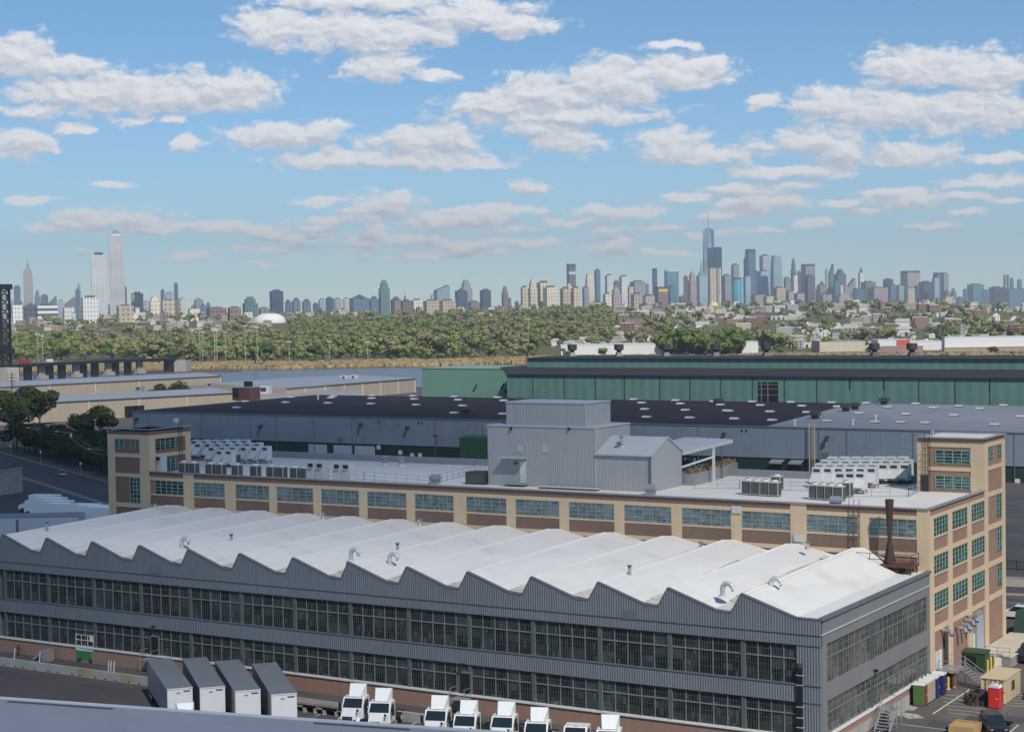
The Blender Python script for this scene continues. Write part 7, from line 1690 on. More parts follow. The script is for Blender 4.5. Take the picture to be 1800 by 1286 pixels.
# parked cars and specks in the park
for k in range(26):
    px, dp = rt_.choice(((rt_.uniform(505, 690), rt_.uniform(1402, 1412)), (rt_.uniform(40, 110), rt_.uniform(1570, 1590)), (rt_.uniform(1310, 1640), rt_.uniform(1420, 1432)))); P = pt(px, dp); cc = rt_.choice((M_cw, M_cw, M_cs, M_cblu, M_cr)); nmz = {M_cw.name: 'white', M_cs.name: 'silver', M_cblu.name: 'blue', M_cr.name: 'red'}[cc.name]
    zone = 'by the park road' if 500 < px < 700 else 'beyond the meadow at the left' if px < 200 else 'on the road of the right bank'
    m = MB(); m.extr([(-2.4, .3), (-2.3, 1.0), (-1.3, 1.1), (-.8, 1.7), (.9, 1.7), (1.4, 1.05), (2.4, .95), (2.4, .3)], 'y', -1, 1, cc); m.box(-.9, .9, -.95, .95, 1.1, 1.6, M_wsh); o = m.build('parked_car', org=(0, 0, 0)); o.location = tuple(P); o.rotation_euler = (0, 0, -YAW+rt_.uniform(-.2, .2)); tag(o, f'tiny {nmz} parked car {zone}', 'car', f'{nmz} cars {zone}')
sheet('park_road', [pt(470, 1400), pt(700, 1402), pt(700, 1412), pt(470, 1410)], M_asphN, -2.05)
# blue solar roof pavilion in the wood, rusty trestle mast at the shore
P = pt(795, 1850); m = MB(); m.extr([(-8, 5), (8, 9), (8, 8.4), (-8, 4.4)], 'x', -14, 12, mat('solar_blue', (.05, .09, .17), rough=.3)); o = m.build('roof_panel', org=(0, 0, 0)); T0 = thing('pavilion', (P[0], P[1], P[2]+3), 'blue panelled slanting roof showing in the wood right of centre', 'pavilion', rz=-YAW); o.parent = T0
m = MB()
for x in (-12, 0, 10): m.beam((x, -6, -4), (x, -6, 5), .8, M_plat); m.beam((x, 6, -4), (x, 6, 8), .8, M_plat)
o = m.build('post', org=(0, 0, 0)); o.parent = T0
P = pt(447, 1352); m = MB(); m.beam(P, P+[0, 0, 12], .9, M_rust); m.beam(P+[0, 0, 11], P+np.array(_rt)*8, .7, M_coping); m.box(P[0]+1, P[0]+7, P[1]-2, P[1]+3, P[2], P[2]+3, M_rust, rot=.5); tag(m.build('derelict_mast'), 'leaning derelict mast with rusty scrap at the water edge left of centre', 'mast')

# ------------------------------------------------------------------ skyline
TM = {
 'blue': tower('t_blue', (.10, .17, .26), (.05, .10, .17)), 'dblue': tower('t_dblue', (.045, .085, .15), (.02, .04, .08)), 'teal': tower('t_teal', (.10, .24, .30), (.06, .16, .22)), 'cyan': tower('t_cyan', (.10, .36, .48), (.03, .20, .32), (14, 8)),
 'lglass': tower('t_lglass', (.30, .40, .48), (.20, .30, .38)), 'grey': tower('t_grey', (.27, .28, .30), (.13, .15, .18)), 'dgrey': tower('t_dgrey', (.12, .13, .16), (.06, .07, .09)), 'beige': tower('t_beige', (.52, .45, .34), (.26, .22, .17), (10, 10), (.45, .5)),
 'cream': tower('t_cream', (.62, .57, .46), (.34, .30, .25), (9, 10), (.4, .5)), 'white': tower('t_white', (.66, .66, .64), (.34, .37, .40), (6.5, 9), (.42, .62)), 'brick': tower('t_brick', (.26, .19, .17), (.14, .11, .11)), 'pink': tower('t_pink', (.42, .36, .34), (.24, .21, .21)), 'brown': tower('t_brown', (.20, .165, .15), (.11, .09, .09)),
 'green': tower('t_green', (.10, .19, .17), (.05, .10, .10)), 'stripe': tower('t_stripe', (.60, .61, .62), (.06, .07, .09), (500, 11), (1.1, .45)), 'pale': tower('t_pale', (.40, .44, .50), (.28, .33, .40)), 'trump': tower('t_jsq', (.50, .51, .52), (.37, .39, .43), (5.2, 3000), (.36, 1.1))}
COLN = {'blue': 'blue', 'dblue': 'dark blue', 'teal': 'teal glass', 'cyan': 'bright cyan glass', 'lglass': 'pale glass', 'grey': 'grey', 'dgrey': 'dark grey', 'beige': 'beige', 'cream': 'cream', 'white': 'white', 'brick': 'red brick', 'pink': 'pinkish', 'brown': 'brown', 'green': 'dark green glass', 'stripe': 'white and black striped', 'pale': 'pale blue-grey'}
M_sp = mat('spire_metal', (.30, .33, .37), rough=.4, n=(1, .05)); M_cap = mat('dark_cap', (.05, .06, .08), rough=.6, n=(1, .05)); M_copper = mat('copper_green', (.14, .30, .26), rough=.7); M_capw = mat('white_cap', (.62, .62, .60), rough=.6)
M_glint = mat('gold_glint', (.75, .62, .35), rough=.15, metal=.9)
used_l = {}
def sky_tower(x0, x1, yt, dp, c, shape='box', lab='', rot=None, d=.75, side=None, **k):
    w_ = WX(x1-x0, dp); th = R(24) if rot is None else R(rot)
    a = w_/(math.cos(abs(th))+d*math.sin(abs(th))); bdep = a*d
    cx_ = (x0+x1)/2; P = F(cx_, dp, 0.); zb = 0. if dp > 4300 else 20.; zt_ = ZY(cx_, yt, dp)
    ang = -YAW+th*(1 if True else -1)
    o = bpy.data.objects.new('tower', None); COL.objects.link(o); o.location = (P[0], P[1], zb); o.rotation_euler = (0, 0, ang); o.name = {'esb': 'stepped_tower', 'wtc': 'tapered_tower'}.get(shape, 'city_tower' if (zt_-zb) > 110 else 'city_block')
    ORG[o.name] = np.zeros(3); Hh = zt_-zb; m = MB(); mtl = TM[c]; X, Y = a/2, bdep/2
    def bx(fx, z0, z1, mm_=mtl, fy=None, top=None): m.box(-X*fx, X*fx, -Y*(fy or fx), Y*(fy or fx), z0, z1, mm_, top=top)
    def part(nm): 
        nonlocal m
        q = m.build(nm, o, org=(0, 0, 0)); m = MB(); return q
    if shape == 'box':
        bx(1, 0, Hh*.985 if Hh > 60 else Hh); part('body')
        bx(.55, Hh*.985 if Hh > 60 else Hh, Hh+(3 if Hh > 60 else 2), M_cap); part('roof_plant')
    elif shape == 'capped': bx(1, 0, Hh*.95); part('body'); bx(.98, Hh*.95, Hh, M_cap); part('crown')
    elif shape == 'step': bx(1, 0, Hh*.80); bx(.72, Hh*.80, Hh*.93); bx(.45, Hh*.93, Hh); part('body'); m.cyl((0, 0, Hh), (0, 0, Hh*1.03), X*.15, M_sp, .2, n=6); part('finial')
    elif shape == 'dome':
        bx(1, 0, Hh*.88); part('body')
        for q in range(5): a0, a1 = math.pi/2*q/5, math.pi/2*(q+1)/5; m.cyl((0, 0, Hh*.88+Hh*.12*math.sin(a0)), (0, 0, Hh*.88+Hh*.12*math.sin(a1)), min(X, Y)*1.05*math.cos(a0), k.get('cap', M_cap), min(X, Y)*1.05*math.cos(a1)+.01, n=14, cap=False)
        part('dome')
    elif shape == 'pyr': bx(1, 0, Hh*.86); part('body'); m.cyl((0, 0, Hh*.86), (0, 0, Hh), min(X, Y)*1.35, k.get('cap', M_cap), .3, n=4); part('roof')
    elif shape == 'slant':
        s = k.get('dir', 1); m.extr([(-X, 0), (X, 0), (X, Hh if s > 0 else Hh*k.get('f', .75)), (-X, Hh*k.get('f', .75) if s > 0 else Hh)], 'y', -Y, Y, mtl); part('body'); m.beam((-X*.9, 0, Hh*k.get('f', .75) if s > 0 else Hh), (X*.9, 0, Hh if s > 0 else Hh*k.get('f', .75)), Y*1.2, M_cap, 2); part('crown')
    elif shape == 'curve':
        n_ = 18; pts = [(X*math.cos(2*math.pi*q/n_), Y*1.1*math.sin(2*math.pi*q/n_)) for q in range(n_)]; m.prism([(p[0]*1.0, p[1]) for p in pts], 0, Hh*.96, mtl); part('body'); m.prism([(p[0]*.96, p[1]*.96) for p in pts], Hh*.96, Hh, k.get('cap', M_cap)); part('crown')
    elif shape == 'taper':
        n_ = 16; lv = [(0, 1.0), (.5, .98), (.8, .92), (1.0, .74)]
        for (f0, r0), (f1, r1) in zip(lv[:-1], lv[1:]):
            p0 = [(X*r0*math.copysign(abs(math.cos(2*math.pi*q/n_))**.5, math.cos(2*math.pi*q/n_)), Y*r0*math.copysign(abs(math.sin(2*math.pi*q/n_))**.5, math.sin(2*math.pi*q/n_)), f0*Hh) for q in range(n_)]
            p1 = [(X*r1*math.copysign(abs(math.cos(2*math.pi*q/n_))**.5, math.cos(2*math.pi*q/n_)), Y*r1*math.copysign(abs(math.sin(2*math.pi*q/n_))**.5, math.sin(2*math.pi*q/n_)), f1*Hh) for q in range(n_)]
            for q in range(n_): j = (q+1) % n_; m.poly([p0[q], p0[j], p1[j], p1[q]], mtl)
        m.poly(p1, M_cap); part('body')
    elif shape == 'twin': m.box(-X, -X*.15, -Y, Y, 0, Hh, mtl); m.box(X*.15, X, -Y, Y, 0, Hh*.96, mtl); m.box(-X*.15, X*.15, -Y*.8, Y*.8, 0, Hh*.9, mtl); part('body'); m.box(-X*.7, -X*.4, -Y*.3, Y*.3, Hh, Hh+4, M_cap); part('roof_plant')
    elif shape == 'esb':
        Hr = Hh/1.0; z = lambda y: ZY(cx_, y, dp)-zb
        bx(1, 0, z(532)); bx(.90, z(532), z(482)); bx(.80, z(482), z(476)); bx(.62, z(476), z(472)); part('body'); m.cyl((0, 0, z(472)), (0, 0, z(462)), X*.28, M_sp, X*.22, n=10); part('mooring_mast'); m.cyl((0, 0, z(462)), (0, 0, z(449)), X*.10, M_sp, .4, n=6); part('spire')
    elif shape == 'wtc':
        z = lambda y: ZY(cx_, y, dp)-zb; zr_ = z(403); A_ = X; base = [(-A_, -A_), (A_, -A_), (A_, A_), (-A_, A_)]; tp = [(0, -A_*.98), (A_*.98, 0), (0, A_*.98), (-A_*.98, 0)]
        m.box(-A_, A_, -A_, A_, 0, z(530), mtl); zb0 = z(530)
        for i in range(4):
            j = (i+1) % 4; m.poly([(*base[i], zb0), (*base[j], zb0), (*tp[i], zr_)], mtl if i % 2 else TM['lglass']); m.poly([(*base[j], zb0), (*tp[j], zr_), (*tp[i], zr_)], TM['lglass'] if i % 2 else mtl)
        m.poly([(*p, zr_) for p in tp], M_cap); part('body'); m.cyl((0, 0, zr_), (0, 0, zr_+6), A_*.5, M_sp, n=14); part('ring'); m.cyl((0, 0, zr_), (0, 0, z(371)), 3.2, M_sp, .8, n=8); part('spire')
    full = lab or f'{COLN[c]} {"tower" if Hh > 110 else "block"}'
    tag(o, full, 'skyscraper' if Hh > 110 else 'building', k.get('g')); return o
JC, MH, BK, JS = 6900, 8900, 11200, 3900
M_ = 10600
T = [
 # far left: midtown and journal square
 (12, 17, 497, 11600, 'pale', 'pyr', 'thin pale pointed tower at the far left behind the lift tower'), (25, 37.5, 502, 11200, 'dblue', 'box', 'dark blue slab tower left of the stepped spire tower'), (41, 61, 449, 11370, 'pink', 'esb', 'tall pinkish stepped tower with a needle spire at the far left'),
 (61, 72, 510, 11000, 'blue', 'step', 'blue-grey block just right of the spire tower'), (72, 86, 518, 11000, 'dblue', 'box', 'dark blue block second right of the spire tower'), (86, 101, 520, 11000, 'blue', 'slant', 'blue sloping-topped block right of the dark blue one'), (17, 27, 528, 10500, 'pale', 'box', 'pale block under the pointed tower at the far left'), (103, 113, 527, 10800, 'pale', 'box', 'small pale block left of the brick-coloured slanting building'),
 (113, 134, 522, 10500, 'brick', 'slant', 'reddish slanting roofed block left of the white twin towers'), (133, 142, 508, 10600, 'dblue', 'box', 'narrow dark blue tower left of the white twin towers'), (135, 144, 498, 10900, 'pink', 'step', 'pinkish stepped tower peeking behind the narrow dark blue tower'),
 (20, 41, 536, 3500, 'white', 'box', 'small white block beside the lift tower'), (41, 62, 538, 3600, 'dgrey', 'box', 'dark glass office block at the left below the spire tower'), (61, 103, 535.5, 3600, 'stripe', 'box', 'white and black banded office block at the left'), (110, 132, 540, 3700, 'white', 'box', 'low white block left of the white hospital block'),
 (142, 175, 522, 3600, 'white', 'box', 'white hospital-like block with a recess left of the white twin towers'), (161.5, 190.5, 446, JS, 'trump', 'box', 'shorter one of the two white slab towers at the left'), (193.5, 221, 412, JS, 'trump', 'box', 'taller one of the two white slab towers, with red scaffolding at its top'),
 (219, 224, 504, 8000, 'dblue', 'box', 'thin dark blue slab just right of the taller white tower'), (204, 236, 537, 3600, 'beige', 'box', 'low beige block at the foot of the taller white tower'), (231, 253, 515, 4100, 'dblue', 'box', 'dark blue glass block with a golden glint right of the white towers'), (236, 246, 541, 3600, 'cream', 'box', 'small cream building between the beige block and the courthouse'),
 (262, 282, 519, 4000, 'cream', 'step', 'cream stepped courthouse tower with a small lantern'), (251, 262, 530, 4200, 'pale', 'box', 'pale block left of the cream stepped tower'), (283, 290, 509, 8200, 'dblue', 'box', 'short dark blue slab left of the taller dark one'), (306.7, 314, 497.5, 8400, 'dblue', 'box', 'tall thin dark blue tower left of centre-left'), (291, 306, 514, 9000, 'pale', 'box', 'faint pale block between two dark blue slabs'),
 (282, 309, 527, 3700, 'beige', 'box', 'beige apartment block below the dark blue slabs'), (309, 315, 526, 3700, 'brown', 'box', 'narrow brown block between beige ones'), (315, 325, 524, 3750, 'beige', 'box', 'narrow beige apartment block right of the brown strip'),
 (353, 362, 533, 7500, 'blue', 'dome', 'small hazy blue domed block left of the dark green glass block'), (362, 371, 531, 7500, 'blue', 'dome', 'second small hazy blue block left of the dark green glass block'), (363, 399, 541, 3500, 'brick', 'box', 'long low brick block left of centre-left'), (400, 424, 540, 3500, 'brick', 'box', 'brick block just left of the dark green glass block'), (426, 454, 521.5, 4400, 'green', 'step', 'dark green glass block with stepped top'), (330, 352, 542, 3500, 'cream', 'box', 'low cream block far left of the dark green glass block'),
 (454, 474, 541, 3600, 'grey', 'box', 'low grey block between the green glass block and the dark blue one'),
 # jersey city north
 (474, 499, 510.5, 5200, 'dblue', 'box', 'broad dark blue twin-slab tower left of centre'), (501, 513, 526, 6500, 'dgrey', 'dome', 'first of three grey domed blocks'), (513, 529, 523, 6500, 'blue', 'dome', 'middle one of three grey-blue domed blocks'), (531, 547, 525, 6500, 'blue', 'dome', 'last of three grey-blue domed blocks'), (550, 560, 533, 6500, 'dblue', 'box', 'low dark blue block right of the domed blocks'),
 (560, 573, 526, 6600, 'lglass', 'box', 'pale glass block left of a dark blue slab'), (573, 586, 523, 6700, 'dblue', 'box', 'dark blue slab between two pale glass blocks'), (586, 601.5, 525, 6600, 'lglass', 'box', 'pale glass block right of a dark blue slab'), (603.5, 614, 524, 6500, 'beige', 'box', 'beige block right of the pale glass blocks'),
 (614, 650, 517, JC, 'blue', 'pyr', 'wide blue glass block with a pyramid roof'), (649, 666, 520, JC, 'blue', 'dome', 'blue block with a rounded roof left of the teal tower'), (665.7, 686, 492.5, JC, 'green', 'step', 'tall grey-green tower with a rounded stepped head in the left centre'), (686.6, 706, 521, JC, 'dblue', 'dome', 'dark blue block right of the grey-green tower'), (690, 710, 528, 6300, 'brick', 'box', 'red brick block below the grey-green tower'),
 (704.5, 724, 528, 5000, 'brown', 'box', 'brownish end of the long beige apartment complex'), (723, 743, 526.5, 4950, 'cream', 'box', 'cream block of the long apartment complex'), (744, 773, 528, 5000, 'beige', 'box', 'left half of the long beige apartment slab'), (772, 802, 527.5, 4990, 'beige', 'box', 'right half of the long beige apartment slab'),
 (757, 763, 519, 6600, 'beige', 'box', 'thin beige block left of the slanting glass building'), (762.5, 791.4, 501.5, JC, 'lglass', 'slant', 'pale glass building with a slanting top'), (800, 822, 510, 6200, 'dblue', 'box', 'dark blue tower before the tall grey-blue tower'), (808.8, 831, 492, JC, 'grey', 'step', 'tall grey-blue tower with a rounded head'), (844, 863.5, 509, 6200, 'dblue', 'box', 'lone dark blue tower in the middle'), (882, 894, 503, 6300, 'brown', 'step', 'slim brown pointed tower in the middle'), (823, 844, 530, 5200, 'brick', 'box', 'low brick block between dark blue towers'), (850, 886, 540, 4600, 'white', 'box', 'row of low white flats in the middle'), (894, 899, 524, 7000, 'blue', 'box', 'small blue block right of the slim brown tower'), (905, 912, 530, 7000, 'dblue', 'box', 'tiny dark blue block left of the beige complex'),
 # centre
 (915.8, 929, 504, 4700, 'beige', 'box', 'leftmost slab of the big beige complex'), (928.6, 945.5, 491, 4720, 'cream', 'step', 'tallest stepped tower of the big beige complex'), (944, 968, 495.5, 4740, 'beige', 'box', 'middle slab of the big beige complex'), (955, 982, 504, 4680, 'cream', 'box', 'right sloping slab of the big beige complex'), (985, 1004, 506, 4700, 'beige', 'box', 'left slab of the second beige complex'), (992, 1009, 499, 4720, 'cream', 'step', 'stepped middle of the second beige complex'), (1005, 1020.5, 505, 4700, 'beige', 'box', 'right slab of the second beige complex'),
 (997, 1013, 464, JC, 'dgrey', 'capped', 'dark tower with a pale band rising behind the second beige complex'), (1024, 1036, 504, 6000, 'grey', 'box', 'grey-blue slab left of the cream curved tower'), (1027.5, 1047.5, 481, 6200, 'cream', 'taper', 'cream rounded tower right of the second beige complex'), (1045.6, 1056, 473.7, JC, 'blue', 'box', 'slim bluish tower right of the cream rounded one'),
 (1064, 1079, 483, 6500, 'white', 'box', 'left one of two white towers in the centre'), (1079, 1089, 494, JC, 'blue', 'box', 'blue block between the two white towers'), (1089, 1105, 484.7, 6500, 'white', 'box', 'right one of two white towers in the centre'), (1108, 1135.6, 494, JC, 'grey', 'box', 'broad grey tower right of the white towers'), (1060, 1075.5, 516, 4800, 'cream', 'box', 'low cream block under the left white tower'), (1074, 1092, 505, 4900, 'pink', 'step', 'pinkish stepped block under the white towers'), (1103.6, 1114, 503, 5000, 'beige', 'box', 'beige block left of the broad grey tower'), (1109, 1130, 516, 4800, 'beige', 'box', 'low beige block before the broad grey tower'), (1128, 1151, 519, 4800, 'pink', 'box', 'low pinkish block left of the building under construction'), (1136, 1142, 500, 6500, 'grey', 'box', 'narrow grey slab right of the broad grey tower'),
 (1146, 1157, 471.7, JC, 'dblue', 'curve', 'slim dark blue curved tower'), (1165, 1197, 474, JC, 'teal', 'curve', 'wide glass tower with a rounded pale crown'), (1151, 1174.4, 504, 5600, 'brick', 'capped', 'red building under construction with yellow netting on top'), (1175, 1189, 502, 6400, 'teal', 'box', 'teal block in front of the wide glass tower'), (1202, 1209.7, 485, 7200, 'dgrey', 'box', 'thin dark tower left of the pinkish group'), (1209.7, 1225, 477.6, 7300, 'pink', 'step', 'pinkish stepped tower left of the domed glass tower'), (1224.5, 1243, 475, 7400, 'lglass', 'dome', 'pale glass tower with a green dome beside the tallest spire'), (1231, 1236.5, 459, 9300, 'pale', 'step', 'pale pointed tower just left of the tallest spire'), (1236, 1258, 403, 8860, 'blue', 'wtc', 'tallest tapered glass tower with a spire on the skyline'),
 (1270, 1286, 483, 7200, 'grey', 'box', 'grey glass slab right of the striped tower'), (1286, 1300, 464, 8800, 'grey', 'box', 'grey tower behind the cyan glass block'), (1285, 1307.5, 487.8, 6300, 'cyan', 'curve', 'bright cyan curved glass block'), (1307, 1320, 484.5, 6400, 'lglass', 'box', 'white and pale blue slab right of the cyan block'), (1311, 1329, 438, 8900, 'blue', 'capped', 'tall blue square tower right of the tallest spire'), (1326, 1332, 475, 9000, 'dblue', 'box', 'dark blue slab at the right foot of the tall blue tower'), (1308, 1313, 453, 8950, 'dblue', 'box', 'narrow dark blue slab at the left side of the tall blue tower'),
 (1336, 1354.7, 448, 9000, 'pale', 'box', 'pale square tower behind its lower pale neighbour'), (1332, 1352, 475.5, 7000, 'lglass', 'box', 'lower pale glass tower'), (1353, 1377.5, 448.8, JC, 'lglass', 'taper', 'big pale glass tower tapering at its rounded top'), (1378, 1390, 487.5, 8500, 'grey', 'box', 'short grey tower right of the tapering glass tower'), (1390.5, 1400, 455, 9200, 'dgrey', 'step', 'slim dark pointed tower'), (1393, 1402.7, 483, 7500, 'white', 'box', 'pale slab before the slim dark tower'), (1402, 1408.5, 477, 9000, 'dgrey', 'box', 'thin dark slab left of the grey-blue twin slab'), (1409, 1433, 464, 9000, 'grey', 'capped', 'broad grey tower with a dark head'), (1414.7, 1433, 484, 7200, 'dgrey', 'box', 'dark teal slab in front of the broad grey tower'), (1358.7, 1381, 505, 6200, 'beige', 'box', 'beige balconied block below the tapering glass tower'), (1382.7, 1395.5, 511.5, 6200, 'pink', 'box', 'pinkish low block below the slim dark tower'), (1320, 1345, 518, 6300, 'pink', 'box', 'low pinkish block below the lower pale glass tower'), (1342, 1360, 520, 6100, 'cream', 'box', 'low cream block left of the beige balconied block'), (1396, 1414, 515, 6400, 'pale', 'box', 'low pale block left of the dark teal slab'),
 (1436, 1453, 493, 8800, 'brick', 'pyr', 'reddish pointed stepped tower'), (1451, 1456.5, 473, 9000, 'pale', 'box', 'thin pale slab left of the greenish tower'), (1456, 1466, 464, 9000, 'green', 'slant', 'greenish blue tower with a slanting top'), (1466.7, 1487.5, 472, 8900, 'dgrey', 'dome', 'dark tower with a domed head'), (1465, 1475.5, 494.7, 8600, 'blue', 'box', 'blue slab below the domed tower'), (1475.5, 1483, 500, 8500, 'white', 'box', 'small white slab below the domed tower'), (1480, 1495, 502.7, 8600, 'pink', 'step', 'pinkish stepped block right of the domed tower'), (1487.5, 1504, 489, 9000, 'grey', 'slant', 'grey block with a sloping roof'), (1509, 1519, 468, 9100, 'white', 'pyr', 'slim white pointed tower'), (1514, 1539, 494.7, 8800, 'brown', 'box', 'broad brown block right of the slim white tower'), (1496, 1524, 506.7, 8300, 'blue', 'curve', 'curved blue glass block near the water line'), (1525, 1560, 505, 8300, 'pink', 'box', 'wide pinkish block near the water line'), (1440, 1462, 512, 7800, 'pink', 'pyr', 'pinkish pointed block at the foot of the greenish tower'), (1464, 1498, 516, 7700, 'pink', 'step', 'pink stepped block at the water line'),
 (1553, 1570, 490, 9200, 'dblue', 'box', 'dark blue tower left of the flat-topped brown tower'), (1560, 1577, 500, 8700, 'blue', 'box', 'blue block before the dark blue tower'), (1576, 1589, 501, 8500, 'lglass', 'box', 'pale green glass block left of the flat-topped tower'), (1584, 1617, 476, 9000, 'pink', 'capped', 'big square greyish pink tower with a dark band on top'), (1606.7, 1616.5, 502.7, 8700, 'dblue', 'box', 'dark slab in front of the square pinkish tower'), (1615.5, 1639, 494.7, 8900, 'dblue', 'box', 'broad dark blue tower right of the square pinkish tower'), (1638.7, 1651, 488, 8800, 'lglass', 'box', 'pale tower between dark ones'), (1641, 1659, 479, 9100, 'dgrey', 'capped', 'dark grey flat-topped tower near the right end of downtown'), (1654.7, 1667.5, 480, 9000, 'grey', 'box', 'light grey tower at the right end of downtown'), (1655.5, 1676, 521, 8500, 'white', 'box', 'low white block at the right end of downtown'), (1670.7, 1681, 506.7, 10500, 'blue', 'step', 'small blue tower standing alone right of downtown'), (1590, 1608, 506, 8500, 'beige', 'box', 'low beige block below the square pinkish tower'),
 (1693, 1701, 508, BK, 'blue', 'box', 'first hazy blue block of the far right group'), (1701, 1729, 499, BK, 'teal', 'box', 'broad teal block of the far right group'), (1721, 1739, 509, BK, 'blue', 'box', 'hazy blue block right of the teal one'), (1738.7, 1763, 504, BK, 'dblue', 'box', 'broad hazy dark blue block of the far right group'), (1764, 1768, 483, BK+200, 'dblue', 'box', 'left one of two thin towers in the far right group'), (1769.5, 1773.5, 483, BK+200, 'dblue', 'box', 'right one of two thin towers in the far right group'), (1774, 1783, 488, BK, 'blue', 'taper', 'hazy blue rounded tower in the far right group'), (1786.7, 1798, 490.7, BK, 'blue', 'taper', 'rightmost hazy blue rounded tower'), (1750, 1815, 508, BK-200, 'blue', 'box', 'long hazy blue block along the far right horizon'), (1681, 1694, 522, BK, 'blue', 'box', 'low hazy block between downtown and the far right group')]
for (x0, x1, yt, dp, c, sh_, lab) in T:
    kw = {}
    if 'wide glass tower' in lab or 'domed glass' in lab: kw['cap'] = M_capw
    if 'green dome' in lab: kw['cap'] = M_copper
    if 'slanting top' in lab and c == 'lglass': kw['f'] = .86
    rot = {'esb': 20, 'wtc': 8}.get(sh_)
    if c == 'trump': rot = 16
    if sh_ == 'wtc': kw['d'] = 1.0
    elif 'trump' == c: kw['d'] = .45
    d_ = kw.pop('d', .75)
    o = sky_tower(x0, x1, yt, dp, c, sh_, lab, rot=rot, d=d_, **kw)
    if 'scaffolding' in lab:
        X = WX(x1-x0, dp)/2*.62; zt_ = ZY(207, 412, dp)-20; m = MB(); m.box(-X*1.03, X*1.03, -X*.5, X*.5, zt_-14, zt_-3, mat('scaffold_red', (.46, .22, .18), rough=.8, n=(.1, .3))); m.box(-X*.95, X*.95, -X*.45, X*.45, zt_-3, zt_+1.5, M_capw); m.build('scaffold', o, org=(0, 0, 0)); m = MB(); m.beam((-2, 0, zt_), (-2, 0, zt_+8), 1.5, M_cap); m.beam((-9, 0, zt_+7), (7, 0, zt_+9), 1.2, M_cap); m.build('crane', o, org=(0, 0, 0))
    if 'golden glint' in lab: X = WX(x1-x0, dp)/2; zt_ = ZY(240, 515, dp)-20; m = MB(); m.box(-X*.98, -X*.55, -X*.78, -X*.70, zt_-22, zt_-4, M_glint); m.build('sun_glint_panel', o, org=(0, 0, 0))  # added gold panel, its colour stands in for the sun glint
    if 'yellow netting' in lab: X = WX(x1-x0, dp)/2*.8; zt_ = ZY(1162, 504, dp); m = MB(); m.box(-X, X, -X*.8, X*.8, zt_-16, zt_-8, M_yellow); m.build('netting', o, org=(0, 0, 0))
    if 'pale band' in lab: X = WX(x1-x0, dp)/2*.86; zt_ = ZY(1005, 480, dp); m = MB(); m.box(-X, X, -X*.78, X*.78, zt_-5, zt_+5, M_capw); m.build('band', o, org=(0, 0, 0))
# the striped tower under construction: tan and white ribs below, dark glass above
dp = 6300; P = F(1257, dp, 0.); o = thing('striped_tower', (P[0], P[1], 0), 'dark blue topped tower with tan and white stripes below, before the tallest spire', 'skyscraper', rz=-YAW); ORG[o.name] = np.zeros(3)
zA, zB = ZY(1257, 434.6, dp), ZY(1257, 471, dp); X = WX(23.5, dp)/2; m = MB(); m.box(-X, -X*.02, -X*.8, X*.7, zB, zA-2, TM['dblue']); m.box(X*.02, X, -X*.8, X*.7, zB, zA, TM['dblue']); m.build('glass_body', o, org=(0, 0, 0))
m = MB(); m.box(-X*.95, X*.95, -X*.75, X*.7, 0, zB, mat('t_concrete', (.40, .33, .25), rough=.8, n=(.02, .1))); m.build('concrete_body', o, org=(0, 0, 0)); m = MB()
for x in (-.52, -.1, .72): m.box(X*(x-.06), X*(x+.08), -X*.80, -X*.75, 0, zB+1, M_capw)
for x in (-.85, .30, .98): m.box(X*(x-.1), X*(x+.02), -X*.79, -X*.75, 0, zB+1, M_cap)
m.build('rib', o, org=(0, 0, 0))
for px, yb, yt, lab in ((712, 520, 508, 'tiny construction crane on the skyline left of the slanting glass building'), (1203.5, 485, 478, 'tiny crane above the thin dark tower')):
    dp = 6500; P = F(px, dp, ZY(px, yb, dp)); zt_ = ZY(px, yt, dp); m = MB(); m.beam(P, (P[0], P[1], zt_), 2.5, M_capw); m.beam((P[0]-_rt[0]*6, P[1]-_rt[1]*6, zt_-1), (P[0]+_rt[0]*28, P[1]+_rt[1]*28, zt_), 1.6, M_capw); m.beam((P[0], P[1], 0), P, 6, TM['brick']); tag(m.build('tower_crane'), lab, 'crane')
# low jumble of roofs along the crest, in front of the towers
rj = random.Random(5); njb = 0
for k in range(150):
    px = rj.uniform(20, 1680); dp = rj.uniform(3350, 4300); base = hor(px)+(-1 if px > 1000 else 1); w_ = rj.uniform(5, 15); h_ = rj.uniform(1, 9)*(1.0 if px < 1100 else .75)
    y = base-h_+ (2 if 480 < px < 900 else 0); c = rj.choice(('cream', 'beige', 'brick', 'pink', 'white', 'grey', 'brown', 'beige'))
    zone = 'left' if px < 330 else 'left-centre' if px < 700 else 'centre' if px < 1100 else 'right-centre' if px < 1420 else 'right'
    th = R(rj.choice((10, 25, -20))); ww = WX(w_, dp); P = F(px, dp, 0); zt_ = ZY(px, y, dp); m = MB(); m.box(-ww/2, ww/2, -ww*.4, ww*.4, 0, zt_, TM[c], top=M_rt if k % 3 else M_cap); m.box(-ww*.15, ww*.1, -ww*.1, ww*.1, zt_, zt_+3, M_cap)
    o = m.build('city_block', org=(0, 0, 0)); o.location = tuple(P); o.rotation_euler = (0, 0, -YAW+th); tag(o, f'low {COLN[c]} block in the jumble of roofs on the {zone} crest', 'building', f'low {COLN[c]} blocks on the {zone} crest')
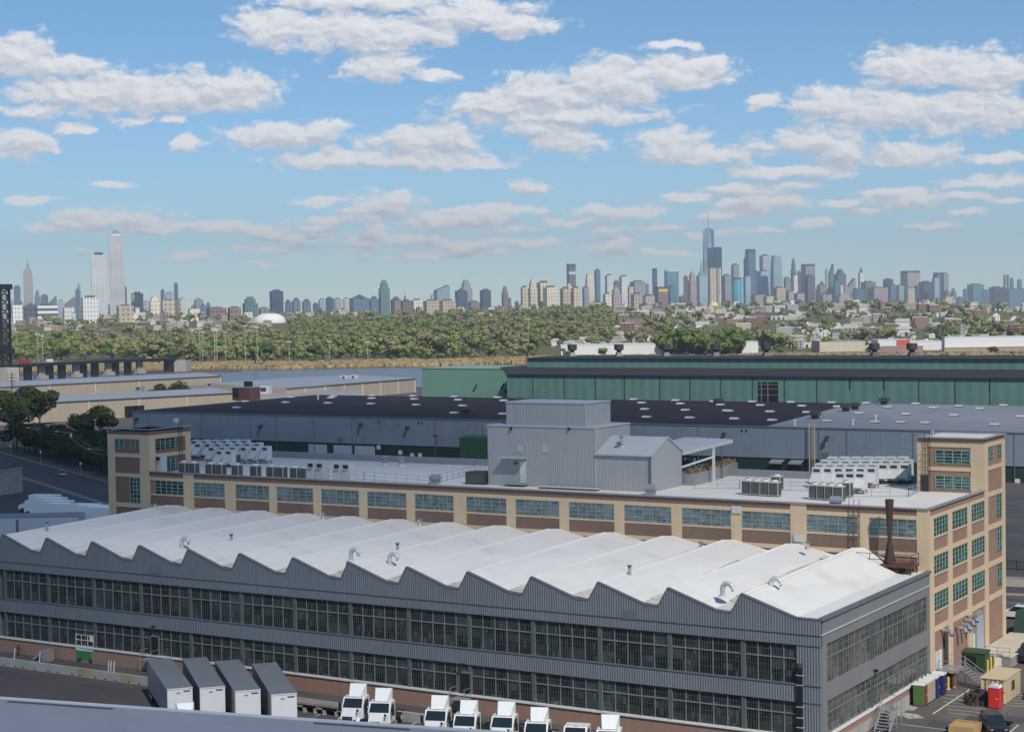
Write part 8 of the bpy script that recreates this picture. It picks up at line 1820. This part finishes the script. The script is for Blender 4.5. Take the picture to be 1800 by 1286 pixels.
# distant hazy ground blocks behind, Manhattan base
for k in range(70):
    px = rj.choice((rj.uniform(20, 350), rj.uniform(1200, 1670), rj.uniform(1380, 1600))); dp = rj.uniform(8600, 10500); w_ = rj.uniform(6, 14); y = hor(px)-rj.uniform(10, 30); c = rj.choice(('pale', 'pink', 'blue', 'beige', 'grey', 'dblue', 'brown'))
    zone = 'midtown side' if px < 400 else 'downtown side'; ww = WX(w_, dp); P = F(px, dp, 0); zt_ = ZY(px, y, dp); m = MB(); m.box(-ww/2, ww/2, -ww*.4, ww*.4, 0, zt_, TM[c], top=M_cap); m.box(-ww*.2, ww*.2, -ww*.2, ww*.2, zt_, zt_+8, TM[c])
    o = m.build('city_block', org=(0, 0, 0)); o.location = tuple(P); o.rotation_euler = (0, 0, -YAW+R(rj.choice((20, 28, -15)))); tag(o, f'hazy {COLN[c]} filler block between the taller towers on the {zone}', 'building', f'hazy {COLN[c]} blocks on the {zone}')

# ------------------------------------------------------------------ cloud whose shadow lies over the left of the place (high above, out of frame)
mc = bpy.data.materials.new('cloud_body'); mc.use_nodes = True; t = mc.node_tree; t.nodes.clear(); oo = t.nodes.new('ShaderNodeOutputMaterial'); mxs = t.nodes.new('ShaderNodeMixShader'); tr_ = t.nodes.new('ShaderNodeBsdfTransparent'); df = t.nodes.new('ShaderNodeBsdfDiffuse'); df.inputs[0].default_value = (.85, .85, .86, 1)
tcx = t.nodes.new('ShaderNodeTexCoord'); sp_ = t.nodes.new('ShaderNodeVectorMath'); sp_.operation = 'LENGTH'; qn = t.nodes.new('ShaderNodeTexNoise'); qn.inputs['Scale'].default_value = 1.6; qn.inputs['Detail'].default_value = 4
t.links.new(tcx.outputs['Object'], sp_.inputs[0]); t.links.new(tcx.outputs['Object'], qn.inputs['Vector'])
mrx = t.nodes.new('ShaderNodeMapRange'); t.links.new(mm(t, 'ADD', sp_.outputs['Value'], mm(t, 'MULTIPLY', mm(t, 'SUBTRACT', qn.outputs['Fac'], .5), .22)), mrx.inputs['Value']); mrx.inputs['From Min'].default_value = .60; mrx.inputs['From Max'].default_value = 1.0; mrx.inputs['To Min'].default_value = CLOUD_OP; mrx.inputs['To Max'].default_value = 0
t.links.new(mrx.outputs[0], mxs.inputs[0]); t.links.new(tr_.outputs[0], mxs.inputs[1]); t.links.new(df.outputs[0], mxs.inputs[2]); t.links.new(mxs.outputs[0], oo.inputs[0])
def cloud(cx_, cy_, rx, ry, rot):
    """cloud centred so that its shadow centre falls at (cx_, cy_)"""
    hz = 1100.; off = np.array([sdir[0], sdir[1], 0])*(hz/sdir[2]); V_, F_ = [], []; n_, m_ = 24, 10
    for i in range(m_+1):
        for j in range(n_): a = 2*math.pi*j/n_; r_ = i/m_; V_.append((r_*math.cos(a), r_*math.sin(a), .25*(1-r_*r_)*(1+.3*math.sin(3*a+5*r_))))
    for i in range(m_):
        for j in range(n_): F_.append((i*n_+j, i*n_+(j+1) % n_, (i+1)*n_+(j+1) % n_, (i+1)*n_+j))
    me = bpy.data.meshes.new('cloud'); me.from_pydata(V_, [], F_); me.materials.append(mc); o = bpy.data.objects.new('cloud', me); COL.objects.link(o); o.location = (cx_+off[0], cy_+off[1], hz); o.scale = (rx, ry, 120); o.rotation_euler = (0, 0, R(rot)); tag(o, 'fair weather cloud high above the yard', 'cloud', kind='stuff')
for c in SHADOWS: cloud(*c)
# ------------------------------------------------------------------ air
hz_ = MB(); A, B_, C2, D2 = W(-9500, -420, 0), W(9500, -420, 0), W(9500, 13500, 0), W(-9500, 13500, 0)
hz_.prism([p[:2] for p in (A, B_, C2, D2)], -13.5, 620, M_white)
ho = hz_.build('haze', org=(0, 0, 0)); mh = bpy.data.materials.new('air_haze'); mh.use_nodes = True; t = mh.node_tree; t.nodes.clear(); oo = t.nodes.new('ShaderNodeOutputMaterial'); pv = t.nodes.new('ShaderNodeVolumePrincipled')
pv.inputs['Color'].default_value = (.88, .95, 1.0, 1); pv.inputs['Density'].default_value = HAZE; pv.inputs['Anisotropy'].default_value = .2; t.links.new(pv.outputs[0], oo.inputs['Volume'])
ho.data.materials.clear(); ho.data.materials.append(mh); tag(ho, kind='stuff')
